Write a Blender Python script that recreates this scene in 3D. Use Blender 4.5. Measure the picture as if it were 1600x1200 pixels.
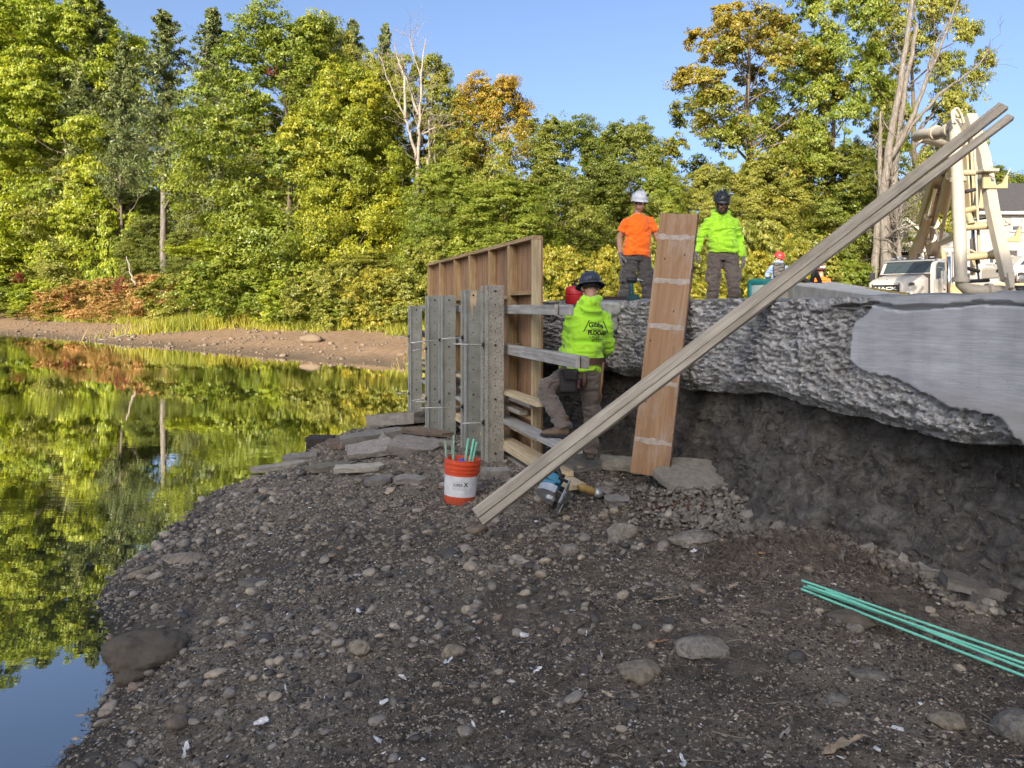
import bpy, bmesh, math, random
import numpy as np
from mathutils import Vector, Matrix
from mathutils.bvhtree import BVHTree

random.seed(7); rng = np.random.default_rng(7)
S = bpy.context.scene
for o in list(bpy.data.objects): bpy.data.objects.remove(o)
COL = S.collection
R = math.radians
F = 1109.0                       # focal length in photo pixels
EYE, HZ = 2.1, 478.0             # eye height over the water, horizon row

# ---------------------------------------------------------------- camera, sky, sun, exposure
cam_d = bpy.data.cameras.new('camera'); cam = bpy.data.objects.new('camera', cam_d); COL.objects.link(cam)
cam.location = (0, 0, EYE); cam.rotation_euler = (R(90), 0, 0)
cam_d.sensor_width = 36; cam_d.lens = F / 1600 * 36
cam_d.shift_y = -122 / 1600
cam_d.clip_start = 0.05; cam_d.clip_end = 2000
S.camera = cam
SUN_EL, SUN_AZ = 24.0, (0.342, 0.940)           # light travels along +SUN_AZ
W = bpy.data.worlds.new('World'); S.world = W; W.use_nodes = True
wt = W.node_tree; wt.nodes.clear()
sk = wt.nodes.new('ShaderNodeTexSky'); sk.sky_type = 'NISHITA'; sk.sun_disc = False
sk.sun_elevation = R(SUN_EL); sk.sun_rotation = math.atan2(-SUN_AZ[0], -SUN_AZ[1])
sk.air_density = 0.65; sk.dust_density = 4.9; sk.ozone_density = 2.4
bg = wt.nodes.new('ShaderNodeBackground'); bg.inputs[1].default_value = 0.15
wo = wt.nodes.new('ShaderNodeOutputWorld')
wt.links.new(sk.outputs[0], bg.inputs[0]); wt.links.new(bg.outputs[0], wo.inputs[0])
sd = bpy.data.lights.new('sun', 'SUN'); sd.energy = 4.3; sd.angle = R(0.5); sd.color = (1.0, 0.86, 0.66)
sun = bpy.data.objects.new('sun', sd); COL.objects.link(sun)
ce = math.cos(R(SUN_EL))
sun.rotation_euler = Vector((SUN_AZ[0]*ce, SUN_AZ[1]*ce, -math.sin(R(SUN_EL)))).to_track_quat('-Z', 'Y').to_euler()
sun.location = (-40, -70, 45)
S.view_settings.view_transform = 'Standard'; S.view_settings.look = 'None'
S.view_settings.gamma = 1; S.view_settings.use_curve_mapping = False
S.view_settings.exposure = 1.2
S.cycles.max_bounces = 6; S.cycles.diffuse_bounces = 3; S.cycles.glossy_bounces = 3
S.cycles.transmission_bounces = 4; S.cycles.transparent_max_bounces = 4
S.cycles.caustics_reflective = False; S.cycles.caustics_refractive = False
S.cycles.sample_clamp_indirect = 6

# ---------------------------------------------------------------- maths helpers
def P(px, py, Y): return np.array([(px-800)/F*Y, Y, EYE-(py-HZ)/F*Y])
def A3(*a): return np.array(a, float)
def nz(v): v = np.asarray(v, float); return v/ (np.linalg.norm(v)+1e-12)
def sst(x, a, b):
    t = np.clip((x-a)/(b-a), 0, 1); return t*t*(3-2*t)
def _h(i, j, k, s):
    n = (i.astype(np.int64)*374761393 + j.astype(np.int64)*668265263 + k.astype(np.int64)*2147483647*3 + s*974634777) & 0xffffffff
    n = ((n ^ (n >> 13))*1274126177) & 0xffffffff
    n = ((n ^ (n >> 16))*2246822519) & 0xffffffff
    return ((n ^ (n >> 15)) & 0xffffff)/float(0xffffff)
def vn(x, y, z=0.0, s=0):
    x = np.asarray(x, float); y = np.asarray(y, float); z = np.zeros_like(x)+z
    i, j, k = np.floor(x), np.floor(y), np.floor(z); fx, fy, fz = x-i, y-j, z-k
    fx, fy, fz = [t*t*(3-2*t) for t in (fx, fy, fz)]
    r = 0
    for a in (0, 1):
        for b in (0, 1):
            for c in (0, 1):
                r = r + _h(i+a, j+b, k+c, s)*(fx if a else 1-fx)*(fy if b else 1-fy)*(fz if c else 1-fz)
    return r*2-1
def fbm(x, y, z=0.0, o=4, s=0, g=0.5):
    r, a, f = 0, 1, 1
    for q in range(o):
        r = r + a*vn(np.asarray(x)*f, np.asarray(y)*f, np.asarray(z)*f, s+q*17); a *= g; f *= 2.03
    return r

# ---------------------------------------------------------------- object helpers
BASE = {}
def tag(o, label=None, cat=None, group=None, kind=None):
    if label: o['label'] = label
    if cat: o['category'] = cat
    if group: o['group'] = group
    if kind: o['kind'] = kind
    return o
def thing(name, base, label, cat, group=None):
    o = bpy.data.objects.new(name, None); COL.objects.link(o); o.location = tuple(base); o.empty_display_size = 0.1
    BASE[o.name] = np.array(base, float); return tag(o, label, cat, group)
def link(name, me, parent=None, base=None):
    o = bpy.data.objects.new(name, me); COL.objects.link(o)
    if parent is not None: o.parent = parent; BASE[o.name] = BASE[parent.name]
    elif base is not None: o.location = tuple(base); BASE[o.name] = np.array(base, float)
    else: BASE[o.name] = np.zeros(3)
    return o
def big(name, V, Fc, mat=None, parent=None, base=None, smooth=False, attrs=None):
    V = np.asarray(V, float)
    b = BASE[parent.name] if parent is not None else (np.asarray(base, float) if base is not None else np.zeros(3))
    V = V-b
    me = bpy.data.meshes.new(name); Fc = np.asarray(Fc, np.int32); k = Fc.shape[1]
    me.vertices.add(len(V)); me.vertices.foreach_set('co', V.astype(np.float32).ravel())
    me.loops.add(Fc.size); me.loops.foreach_set('vertex_index', Fc.ravel())
    me.polygons.add(len(Fc)); me.polygons.foreach_set('loop_start', np.arange(0, Fc.size, k, dtype=np.int32))
    me.polygons.foreach_set('use_smooth', np.full(len(Fc), smooth))
    for an, av in (attrs or {}).items():
        at = me.attributes.new(an, 'FLOAT', 'POINT'); at.data.foreach_set('value', np.asarray(av, np.float32))
    me.update(calc_edges=True); me.validate()
    if mat: me.materials.append(mat)
    return link(name, me, parent, base)
class MB:
    def __init__(s): s.v = []; s.f = []; s.lc = []; s.n = 0; s.m = []
    def add(s, V, Fs, lc=None, m=0):
        V = np.asarray(V, float); s.v.append(V); s.lc.append(V*1.0 if lc is None else np.asarray(lc, float))
        s.f += [tuple(int(i)+s.n for i in f) for f in Fs]; s.m += [m]*len(Fs); s.n += len(V); return s
    def box(s, c, size, ax=None, m=0, jit=0):
        ax = np.eye(3) if ax is None else np.asarray(ax, float)      # rows: unit axes
        h = np.asarray(size, float)/2
        L = np.array([(a, b, d) for a in (-1, 1) for b in (-1, 1) for d in (-1, 1)], float)*h
        off = rng.uniform(-40, 40, 3)
        V = np.asarray(c)+L@ax
        if jit: V = V+rng.uniform(-jit, jit, V.shape)
        return s.add(V, [(0,1,3,2),(4,6,7,5),(0,4,5,1),(2,3,7,6),(0,2,6,4),(1,5,7,3)], L+off, m)
    def beam(s, p0, p1, w, h, side=(0,0,1), m=0):
        """length p0-p1; h measured along `side` (made perpendicular), w along the third axis"""
        p0 = np.asarray(p0, float); p1 = np.asarray(p1, float)
        u = nz(p1-p0); sd_ = np.asarray(side, float); sd_ = nz(sd_-u*np.dot(sd_, u)); t = np.cross(u, sd_)
        return s.box((p0+p1)/2, (np.linalg.norm(p1-p0), w, h), np.array([u, t, sd_]), m)
    def tube(s, pts, rad, n=8, caps=True, side=None, m=0):
        pts = np.asarray(pts, float); k = len(pts)
        rad = [rad]*k if np.isscalar(rad) else rad
        T = np.gradient(pts, axis=0); T = T/(np.linalg.norm(T, axis=1)[:, None]+1e-12)
        ref = np.asarray(side, float) if side is not None else (A3(0,0,1) if abs(T[0][2]) < .9 else A3(1,0,0))
        x = nz(ref-T[0]*np.dot(ref, T[0])); V = []; a = np.linspace(0, 2*np.pi, n, endpoint=False); L = []; ln = 0
        for i in range(k):
            b = ref if side is not None else x
            x = nz(b-T[i]*np.dot(b, T[i])); y = np.cross(T[i], x)
            r = rad[i]; rx, ry = (r, r) if np.isscalar(r) else r
            V.append(pts[i]+np.outer(np.cos(a)*rx, x)+np.outer(np.sin(a)*ry, y))
            if i: ln += np.linalg.norm(pts[i]-pts[i-1])
            L.append(np.stack([np.full(n, ln), np.cos(a)*rx, np.sin(a)*ry], 1))
        Fs = [(i*n+j, i*n+(j+1) % n, (i+1)*n+(j+1) % n, (i+1)*n+j) for i in range(k-1) for j in range(n)]
        if caps: Fs += [tuple(range(n))[::-1], tuple(range((k-1)*n, k*n))]
        return s.add(np.concatenate(V), Fs, np.concatenate(L)+rng.uniform(-9, 9, 3), m)
    def ell(s, c, r, ax=None, n=12, k=8, m=0):
        ax = np.eye(3) if ax is None else np.asarray(ax, float)
        V = [A3(0,0,-1)]
        for i in range(1, k):
            ph = -np.pi/2+np.pi*i/k
            for j in range(n):
                t = 2*np.pi*j/n; V.append(A3(math.cos(ph)*math.cos(t), math.cos(ph)*math.sin(t), math.sin(ph)))
        V.append(A3(0,0,1)); V = np.asarray(c)+(np.array(V)*np.asarray(r, float))@ax
        Fs = [(0, 1+(j+1) % n, 1+j) for j in range(n)]
        Fs += [(1+i*n+j, 1+i*n+(j+1) % n, 1+(i+1)*n+(j+1) % n, 1+(i+1)*n+j) for i in range(k-2) for j in range(n)]
        e = 1+(k-1)*n; Fs += [(e, e-n+j, e-n+(j+1) % n) for j in range(n)]
        return s.add(V, Fs, None, m)
    def lathe(s, prof, c, ax=None, n=24, m=0):
        ax = np.eye(3) if ax is None else np.asarray(ax, float); V = []; k = len(prof)
        for r, z in prof:
            for j in range(n):
                t = 2*np.pi*j/n; V.append((r*math.cos(t), r*math.sin(t), z))
        Fs = [(i*n+j, i*n+(j+1) % n, (i+1)*n+(j+1) % n, (i+1)*n+j) for i in range(k-1) for j in range(n)]
        return s.add(np.asarray(c)+np.array(V)@ax, Fs, np.array(V), m)
    def prism(s, poly, o, ex, ey, d, m=0):
        """polygon (x,y) in plane ex,ey at o, thickness vector d"""
        poly = np.asarray(poly, float); n = len(poly); o = np.asarray(o, float); d = np.asarray(d, float)
        A = o+np.outer(poly[:, 0], ex)+np.outer(poly[:, 1], ey); B = A+d
        lc = np.concatenate([np.c_[poly, np.zeros(n)], np.c_[poly, np.full(n, np.linalg.norm(d))]])+rng.uniform(-9, 9, 3)
        return s.add(np.concatenate([A, B]), [tuple(range(n))[::-1], tuple(range(n, 2*n))]+[(i, (i+1) % n, n+(i+1) % n, n+i) for i in range(n)], lc, m)
    def arr(s): return np.concatenate(s.v), s.f
    def build(s, name, mat, parent=None, base=None, smooth=False, bevel=0, seg=1, auto=None):
        V = np.concatenate(s.v)
        b = BASE[parent.name] if parent is not None else (np.asarray(base, float) if base is not None else np.zeros(3))
        me = bpy.data.meshes.new(name); me.from_pydata((V-b).tolist(), [], s.f); me.update()
        at = me.attributes.new('lc', 'FLOAT_VECTOR', 'POINT'); at.data.foreach_set('vector', np.concatenate(s.lc).astype(np.float32).ravel())
        for mm in (mat if isinstance(mat, (list, tuple)) else [mat]): me.materials.append(mm)
        if isinstance(mat, (list, tuple)): me.polygons.foreach_set('material_index', np.array(s.m, np.int32))
        bm = bmesh.new(); bm.from_mesh(me); bmesh.ops.recalc_face_normals(bm, faces=bm.faces)
        if bevel:
            bmesh.ops.bevel(bm, geom=[e for e in bm.edges if len(e.link_faces) == 2 and e.calc_face_angle(0) > .5], offset=bevel, segments=seg, affect='EDGES', profile=.5)
        bm.to_mesh(me); bm.free()
        if smooth:
            me.polygons.foreach_set('use_smooth', np.ones(len(me.polygons), bool))
            if auto: me.set_sharp_from_angle(angle=R(auto))
        return link(name, me, parent, base)
def copy_tree(o, parent=None):
    c = o.copy(); COL.objects.link(c)
    if parent is not None: c.parent = parent
    for ch in [x for x in o.children]: copy_tree(ch, c)
    return c
_dg = None
def remesh(mb, voxel, smooth=4):
    """union of all the shells of mb as one continuous surface -> verts, tris/quads"""
    V, Fs = mb.arr(); me = bpy.data.meshes.new('tmp'); me.from_pydata(V.tolist(), [], Fs); me.update()
    bm = bmesh.new(); bm.from_mesh(me); bmesh.ops.recalc_face_normals(bm, faces=bm.faces); bm.to_mesh(me); bm.free()
    o = bpy.data.objects.new('tmp', me); COL.objects.link(o)
    md = o.modifiers.new('r', 'REMESH'); md.mode = 'VOXEL'; md.voxel_size = voxel
    if smooth: sm = o.modifiers.new('s', 'SMOOTH'); sm.factor = .5; sm.iterations = smooth
    dg = bpy.context.evaluated_depsgraph_get(); m2 = bpy.data.meshes.new_from_object(o.evaluated_get(dg))
    V2 = np.empty(len(m2.vertices)*3, np.float32); m2.vertices.foreach_get('co', V2); V2 = V2.reshape(-1, 3).astype(float)
    N2 = np.empty(len(m2.vertices)*3, np.float32); m2.vertex_normals.foreach_get('vector', N2); N2 = N2.reshape(-1, 3).astype(float)
    F2 = [tuple(p.vertices) for p in m2.polygons]
    bpy.data.objects.remove(o); bpy.data.meshes.remove(me); bpy.data.meshes.remove(m2)
    return V2, F2, N2
def soft(name, mb, voxel, mat, parent, fold=0, sm=4, seed=0, fscale=1.0):
    V, Fs, N = remesh(mb, voxel, sm)
    if fold:
        q = V*fscale
        a = fbm(q[:,0]*6+fbm(q[:,0]*4, q[:,1]*4, q[:,2]*4, 2, seed)*1.2, q[:,1]*6, q[:,2]*15, 3, seed+5)
        a = 1-np.abs(a)*2.2
        V = V+N*(fold*np.clip(a, -1, 1))[:, None]
    m = MB(); m.add(V, Fs); return m.build(name, mat, parent, smooth=True)
_txt = {}
def text_mesh(s, size, align='CENTER', bold=0.0):
    cu = bpy.data.curves.new('t', 'FONT'); cu.body = s; cu.size = size; cu.align_x = align; cu.align_y = 'CENTER'; cu.offset = bold
    o = bpy.data.objects.new('t', cu); COL.objects.link(o)
    dg = bpy.context.evaluated_depsgraph_get(); me = bpy.data.meshes.new_from_object(o.evaluated_get(dg))
    V = np.array([v.co[:] for v in me.vertices]); Fs = [tuple(p.vertices) for p in me.polygons]
    bpy.data.objects.remove(o); bpy.data.curves.remove(cu); bpy.data.meshes.remove(me)
    return V, Fs

# ---------------------------------------------------------------- materials
MT = {}
class NT:
    def __init__(s, name):
        s.m = bpy.data.materials.new(name); s.m.use_nodes = True; s.t = s.m.node_tree; s.t.nodes.clear()
        s.out = s.n('ShaderNodeOutputMaterial')
    def n(s, ty, **kw):
        d = s.t.nodes.new(ty)
        for k, v in kw.items(): setattr(d, k, v)
        return d
    def l(s, a, b): s.t.links.new(a, b)
    def coord(s, kind='Object', attr=None, scale=(1,1,1)):
        if attr: c = s.n('ShaderNodeAttribute', attribute_name=attr).outputs['Vector']
        else: c = s.n('ShaderNodeTexCoord').outputs[kind]
        mp = s.n('ShaderNodeMapping'); mp.inputs['Scale'].default_value = scale; s.l(c, mp.inputs[0]); return mp.outputs[0]
    def noise(s, vec, scale, detail=4, rough=.55, dist=0):
        x = s.n('ShaderNodeTexNoise'); x.inputs['Scale'].default_value = scale; x.inputs['Detail'].default_value = detail
        x.inputs['Roughness'].default_value = rough; x.inputs['Distortion'].default_value = dist; s.l(vec, x.inputs['Vector']); return x.outputs['Fac']
    def voro(s, vec, scale, feat='F1'):
        x = s.n('ShaderNodeTexVoronoi'); x.feature = feat; x.inputs['Scale'].default_value = scale; s.l(vec, x.inputs['Vector']); return x
    def ramp(s, fac, stops):
        x = s.n('ShaderNodeValToRGB'); e = x.color_ramp.elements
        while len(e) < len(stops): e.new(.5)
        for q, (p, c) in zip(e, stops): q.position = p; q.color = (*c, 1) if len(c) == 3 else c
        s.l(fac, x.inputs[0]); return x.outputs[0]
    def mix(s, f, a, b, mode='MIX'):
        x = s.n('ShaderNodeMix', data_type='RGBA', blend_type=mode)
        for sk_, v in ((x.inputs[0], f), (x.inputs[6], a), (x.inputs[7], b)):
            if isinstance(v, (int, float)): sk_.default_value = v
            elif isinstance(v, tuple): sk_.default_value = (*v, 1)
            else: s.l(v, sk_)
        return x.outputs[2]
    def math(s, op, a, b=0.5):
        x = s.n('ShaderNodeMath', operation=op)
        for sk_, v in ((x.inputs[0], a), (x.inputs[1], b)):
            if isinstance(v, (int, float)): sk_.default_value = v
            else: s.l(v, sk_)
        return x.outputs[0]
    def bump(s, h, strength=.5, dist=.01, normal=None):
        x = s.n('ShaderNodeBump'); x.inputs['Strength'].default_value = strength; x.inputs['Distance'].default_value = dist
        s.l(h, x.inputs['Height'])
        if normal is not None: s.l(normal, x.inputs['Normal'])
        return x.outputs[0]
    def pbr(s, col, rough=.7, metal=0, spec=.4, normal=None, **kw):
        p = s.n('ShaderNodeBsdfPrincipled')
        for nm, v in (('Base Color', col), ('Roughness', rough), ('Metallic', metal), ('Specular IOR Level', spec), *kw.items()):
            if isinstance(v, (int, float)): p.inputs[nm].default_value = v
            elif isinstance(v, tuple): p.inputs[nm].default_value = (*v, 1)
            else: s.l(v, p.inputs[nm])
        if normal is not None: s.l(normal, p.inputs['Normal'])
        s.l(p.outputs[0], s.out.inputs[0]); return s.m
def sc(c, k): return tuple(min(1, x*k) for x in c)
def plain(name, c, rough=.6, metal=0, var=.25, scale=8, bump=.15, bscale=60, bd=.002, spec=.4, attr=None, coat=0):
    if name in MT: return MT[name]
    t = NT(name); v = t.coord(attr=attr)
    n = t.noise(v, scale, 5); col = t.ramp(n, [(.3, sc(c, 1-var)), (.7, sc(c, 1+var))])
    nb = t.noise(v, bscale, 3) if bump else None
    MT[name] = t.pbr(col, rough, metal, spec, t.bump(nb, bump, bd) if bump else None, **({'Coat Weight': coat} if coat else {}))
    return MT[name]
def wood(name, c1, c2, c3, stain=.4, gs=1.0, rough=.8):
    t = NT(name); v = t.coord(attr='lc', scale=(1.2*gs, 22*gs, 22*gs))
    n = t.noise(v, 1.6, 6, .6, .6); g = t.ramp(n, [(.28, c1), (.5, c2), (.72, c3)])
    v2 = t.coord(attr='lc', scale=(2.2, 5, 5)); st = t.noise(v2, 1.3, 4, .6)
    col = t.mix(t.math('MULTIPLY', t.ramp(st, [(.45, (0,0,0)), (.75, (1,1,1))]), stain), g, sc(c1, .45))
    kv = t.voro(t.coord(attr='lc', scale=(2.5, 7, 7)), 1.0); kn = t.ramp(kv.outputs['Distance'], [(.05, (1,1,1)), (.09, (0,0,0))])
    col = t.mix(t.math('MULTIPLY', kn, .6), col, sc(c1, .4))
    MT[name] = t.pbr(col, rough, 0, .25, t.bump(n, .35, .003)); return MT[name]
M_pine = wood('pine_lumber', (.30,.22,.12), (.44,.35,.21), (.55,.46,.30))
M_newpine = wood('fresh_pine', (.40,.31,.18), (.55,.45,.28), (.66,.57,.40), .25)
M_grey = wood('weathered_lumber', (.17,.155,.125), (.30,.28,.23), (.42,.40,.34), .45)
M_stud = wood('stud_lumber', (.26,.17,.085), (.38,.27,.14), (.50,.38,.22), .5)
M_planktop = wood('scaffold_lumber', (.23,.22,.20), (.36,.35,.32), (.50,.49,.46), .55)
t = NT('form_plywood'); v = t.coord(attr='lc', scale=(1.0, 14, 14)); n = t.noise(v, 1.5, 5, .6, .8)
c = t.ramp(n, [(.3, (.22,.125,.065)), (.5, (.31,.185,.10)), (.7, (.38,.25,.15))]); s2 = t.noise(t.coord(attr='lc'), 3, 4)
c = t.mix(t.math('MULTIPLY', t.ramp(s2, [(.5, (0,0,0)), (.7, (1,1,1))]), .5), c, (.13,.075,.045)); M_ply = t.pbr(c, .7, 0, .3, t.bump(n, .2, .002))
t = NT('used_board'); v = t.coord(attr='lc', scale=(1.0, 16, 16)); n = t.noise(v, 1.6, 6, .6, .7)
c = t.ramp(n, [(.25, (.215,.122,.064)), (.5, (.285,.172,.092)), (.75, (.355,.235,.14))])
s2 = t.noise(t.coord(attr='lc', scale=(3, 9, 9)), 1.2, 6, .65); c = t.mix(t.math('MULTIPLY', t.ramp(s2, [(.5, (0,0,0)), (.72, (1,1,1))]), .45), c, (.40,.37,.33))
s3 = t.noise(t.coord(attr='lc'), 9, 3); c = t.mix(t.ramp(s3, [(.66, (0,0,0)), (.74, (.7,.7,.7))]), c, (.10,.06,.04)); M_usedboard = t.pbr(c, .75, 0, .25, t.bump(n, .35, .003))
M_boardedge = plain('board_edge', (.085,.055,.05), .8, var=.5, scale=12, bump=.6, bscale=40, bd=.006)
M_mortar = plain('mortar_stripe', (.36,.31,.26), .9, var=.25, scale=25, bump=.4)
def steel_mat(name, base, rust):
    t = NT(name); v = t.coord(); n = t.noise(v, 7, 6, .65); c = t.ramp(n, [(.3, sc(base, .7)), (.7, sc(base, 1.2))])
    sp = t.noise(v, 60, 3, .7); m = t.ramp(sp, [(.52, (0,0,0)), (.62, (1,1,1))]); c = t.mix(t.math('MULTIPLY', m, rust), c, (.13,.10,.07))
    st = t.noise(t.coord(scale=(9, 9, .8)), 1.5, 4); c = t.mix(t.math('MULTIPLY', st, .35), c, sc(base, .55))
    MT[name] = t.pbr(c, .6, .15, .4, t.bump(sp, .15, .002)); return MT[name]
M_steel = steel_mat('galvanised_steel', (.31,.325,.295), .25)
M_rusty = steel_mat('mortar_spattered_steel', (.37,.355,.30), .85)
M_dark = plain('dark_iron', (.03,.028,.026), .6, .4, .4)
M_rod = plain('steel_rod', (.46,.45,.42), .45, .7, .3, 30)
# ================================================================ TERRAIN
SHORE = np.array([(-2.0,-6),(-2.05,2.0),(-2.12,3.2),(-2.3,3.9),(-2.75,4.7),(-3.15,5.6),(-3.25,6.2),(-3.45,7.5),(-3.15,8.6),(-2.9,10.8),(-2.3,13.0),(-1.6,14.2)])
WC = 3.63                                              # wall face line: X = WC - .34*Y
wdir = nz((-0.34, 1, 0)); wn = A3(-wdir[1], wdir[0], 0)  # along the wall (away), out of the wall (towards the lake)
def wallX(Y): return WC-.34*np.asarray(Y)
def ground_z(x, y, fine=True):
    x = np.asarray(x, float); y = np.asarray(y, float)
    d = x-np.interp(y, SHORE[:,1], SHORE[:,0])+(vn(x*1.1, y*1.1, 0, 3)*.16+vn(x*4, y*4, 0, 4)*.05)*sst(y, 1, 3)
    z = np.interp(d, [-4,-1,-.3,0,.25,.6,1.2,2.1,3,4,6], [-1.2,-.35,-.1,-.015,.06,.14,.25,.37,.49,.56,.6])
    z = z+.07*np.exp(-(((x-1.9)/.7)**2+((y-4.3)/.6)**2))+.07*np.exp(-(((x-1.75)/.55)**2+((y-5.4)/.35)**2))
    z = z+.06*np.exp(-(((x+1.5)/.8)**2+((y-9.2)/.8)**2))
    z = z+(.05*fbm(x*.8, y*.8, 0, 3, 11))*sst(d, 0, 1)
    if fine:
        z = z+sst(d, -.1, .4)*(.020*fbm(x*3.2, y*3.2, 0, 3, 21)+.022*np.abs(fbm(x*8, y*8, 0, 2, 31))+.007*fbm(x*15, y*15, 0, 1, 41))
    return z
FARS = np.array([(-260,240),(-70,80),(-40,55),(-26,42.5),(-14.5,33),(-8,27.5),(-3.5,24),(-1.2,19),(-1.3,15.2),(-.9,13.8)])
def far_d(x, y):
    x = np.asarray(x, float); y = np.asarray(y, float); best = np.full(x.shape, 1e9)
    for a, b in zip(FARS[:-1], FARS[1:]):
        ab = b-a; t = np.clip(((x-a[0])*ab[0]+(y-a[1])*ab[1])/(ab@ab), 0, 1)
        best = np.minimum(best, np.hypot(x-a[0]-t*ab[0], y-a[1]-t*ab[1]))
    ys = np.interp(x, FARS[:6, 0], FARS[:6, 1])
    # inside (land) test: polygon closed far away
    poly = np.vstack([FARS, [(400,13.8),(400,600),(-260,600)]]); ins = np.zeros(x.shape, bool); n = len(poly); j = n-1
    for i in range(n):
        xi, yi = poly[i]; xj, yj = poly[j]
        c = ((yi > y) != (yj > y)) & (x < (xj-xi)*(y-yi)/(yj-yi+1e-12)+xi); ins ^= c; j = i
    return np.where(ins, best, -best)
def land_z(x, y):
    x = np.asarray(x, float); y = np.asarray(y, float)
    d = far_d(x, y)+vn(x*.35, y*.35, 0, 5)*.5
    zb = np.interp(d, [-8,-2,0,1,3,6,9,20,60,300], [-1.5,-.6,-.02,.12,.42,.80,1.15,2.4,5,22])
    zr = np.interp(y, [0,12,16,30,45,60,300], [1.9,1.9,1.3,1.25,2.3,3,22])
    z = zb*(1-sst(x, .5, 6))+zr*sst(x, .5, 6)
    z = z+.06*fbm(x*.7, y*.7, 0, 3, 51)*(d > 0)
    near = y < 14.0
    right = sst(x-wallX(y), 1.0, 1.35)
    zn = -.9+(zr+.9)*right
    z = np.where(near, zn, z)
    return np.where((y < 0) & (x < 2), -1.0, z)
def axis(*segs): return np.unique(np.concatenate([np.arange(a, b, st) for a, b, st in segs]+[np.array([segs[-1][1]])]))
def grid(xs, ys, zf, flip=False):
    X, Y = np.meshgrid(xs, ys); Z = zf(X, Y); V = np.stack([X, Y, Z], -1).reshape(-1, 3)
    ny, nx = X.shape; i = np.arange((ny-1)*nx).reshape(ny-1, nx)[:, :-1].ravel()
    return V, np.stack([i, i+1, i+nx+1, i+nx], 1)

# materials of the ground
t = NT('bank_soil'); v = t.coord(); n1 = t.noise(v, .5, 5); n2 = t.noise(v, 5, 6, .65); n3 = t.noise(v, 40, 4, .7)
c = t.ramp(n2, [(.3, (.105,.066,.040)), (.5, (.185,.122,.074)), (.7, (.26,.185,.118))]); c = t.mix(t.ramp(n3, [(.45, (0,0,0)), (.75, (.6,.6,.6))]), c, (.25,.20,.14))
geo = t.n('ShaderNodeNewGeometry'); sx = t.n('ShaderNodeSeparateXYZ'); t.l(geo.outputs['Position'], sx.inputs[0])
wet = t.ramp(t.math('ADD', sx.outputs['Z'], t.math('MULTIPLY', n1, .25)), [(.14, (1,1,1)), (.42, (0,0,0))]); c = t.mix(t.math('MULTIPLY', wet, .75), c, (.055,.047,.034))
gr = t.ramp(t.math('ADD', sx.outputs['Z'], t.math('MULTIPLY', n1, .5)), [(1.0, (0,0,0)), (1.35, (1,1,1))]); c = t.mix(t.math('MULTIPLY', gr, .75), c, t.ramp(n2, [(.3, (.06,.075,.018)), (.7, (.16,.13,.04))]))
M_bank = t.pbr(c, .9, 0, .2, t.bump(n3, .6, .03))
t = NT('lakebed_mud'); v = t.coord(); n1 = t.noise(v, .9, 5, .6); n2 = t.noise(v, 7, 6, .68, .5); n3 = t.noise(v, 55, 5, .75); n4 = t.noise(v, 160, 3, .7)
c = t.ramp(n2, [(.30, (.026,.022,.017)), (.5, (.082,.069,.051)), (.72, (.19,.162,.122))])
c = t.mix(t.ramp(n1, [(.38, (0,0,0)), (.60, (.9,.9,.9))]), c, t.ramp(n3, [(.3, (.10,.084,.062)), (.55, (.20,.17,.128)), (.75, (.31,.265,.205))]))
c = t.mix(t.ramp(n4, [(.55, (0,0,0)), (.68, (.75,.75,.75))]), c, (.40,.345,.27))
c = t.mix(t.ramp(n3, [(.30, (.8,.8,.8)), (.44, (0,0,0))]), c, (.012,.010,.009))
geo = t.n('ShaderNodeNewGeometry'); sx = t.n('ShaderNodeSeparateXYZ'); t.l(geo.outputs['Position'], sx.inputs[0])
wet = t.ramp(t.math('ADD', sx.outputs['Z'], t.math('MULTIPLY', n1, .12)), [(.06, (1,1,1)), (.20, (0,0,0))]); c = t.mix(t.math('MULTIPLY', wet, .75), c, (.016,.014,.012))
rg = t.ramp(wet, [(0, (.88,.88,.88)), (1, (.35,.35,.35))])
bb = t.bump(n3, .9, .02); M_mud = t.pbr(c, rg, 0, .3, t.bump(n4, .6, .006, bb))
t = NT('dark_earth'); v = t.coord(); n1 = t.noise(v, 1.6, 5, .6); n2 = t.noise(v, 9, 6, .7, .7); n3 = t.noise(v, 48, 5, .72)
c = t.ramp(n2, [(.32, (.032,.029,.025)), (.5, (.092,.084,.073)), (.68, (.19,.178,.158))]); c = t.mix(t.ramp(n1, [(.45, (0,0,0)), (.7, (.6,.6,.6))]), c, (.15,.142,.128))
c = t.mix(t.ramp(n3, [(.6, (0,0,0)), (.75, (.6,.6,.6))]), c, (.22,.205,.185))
M_earth = t.pbr(c, .9, 0, .25, t.bump(n3, .9, .02, t.bump(n2, .5, .05)))
t = NT('rough_concrete'); v = t.coord(); n1 = t.noise(v, 2.2, 4); n2 = t.noise(v, 14, 6, .7, .6); vo = t.voro(v, 38); n3 = t.noise(v, 80, 4, .7)
c = t.ramp(n2, [(.2, (.34,.335,.32)), (.36, (.50,.495,.48)), (.6, (.62,.615,.595)), (.8, (.72,.715,.70))])
c = t.mix(t.ramp(n1, [(.42, (0,0,0)), (.7, (.6,.6,.6))]), c, (.40,.38,.345)); c = t.mix(t.ramp(n3, [(.58, (0,0,0)), (.70, (.7,.7,.7))]), c, (.15,.145,.135)); n5 = t.noise(v, 34, 5, .75); c = t.mix(t.ramp(n5, [(.36, (.75,.75,.75)), (.50, (0,0,0))]), c, (.20,.19,.17)); c = t.mix(t.ramp(n5, [(.60, (0,0,0)), (.72, (.6,.6,.6))]), c, (.72,.71,.68))
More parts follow.
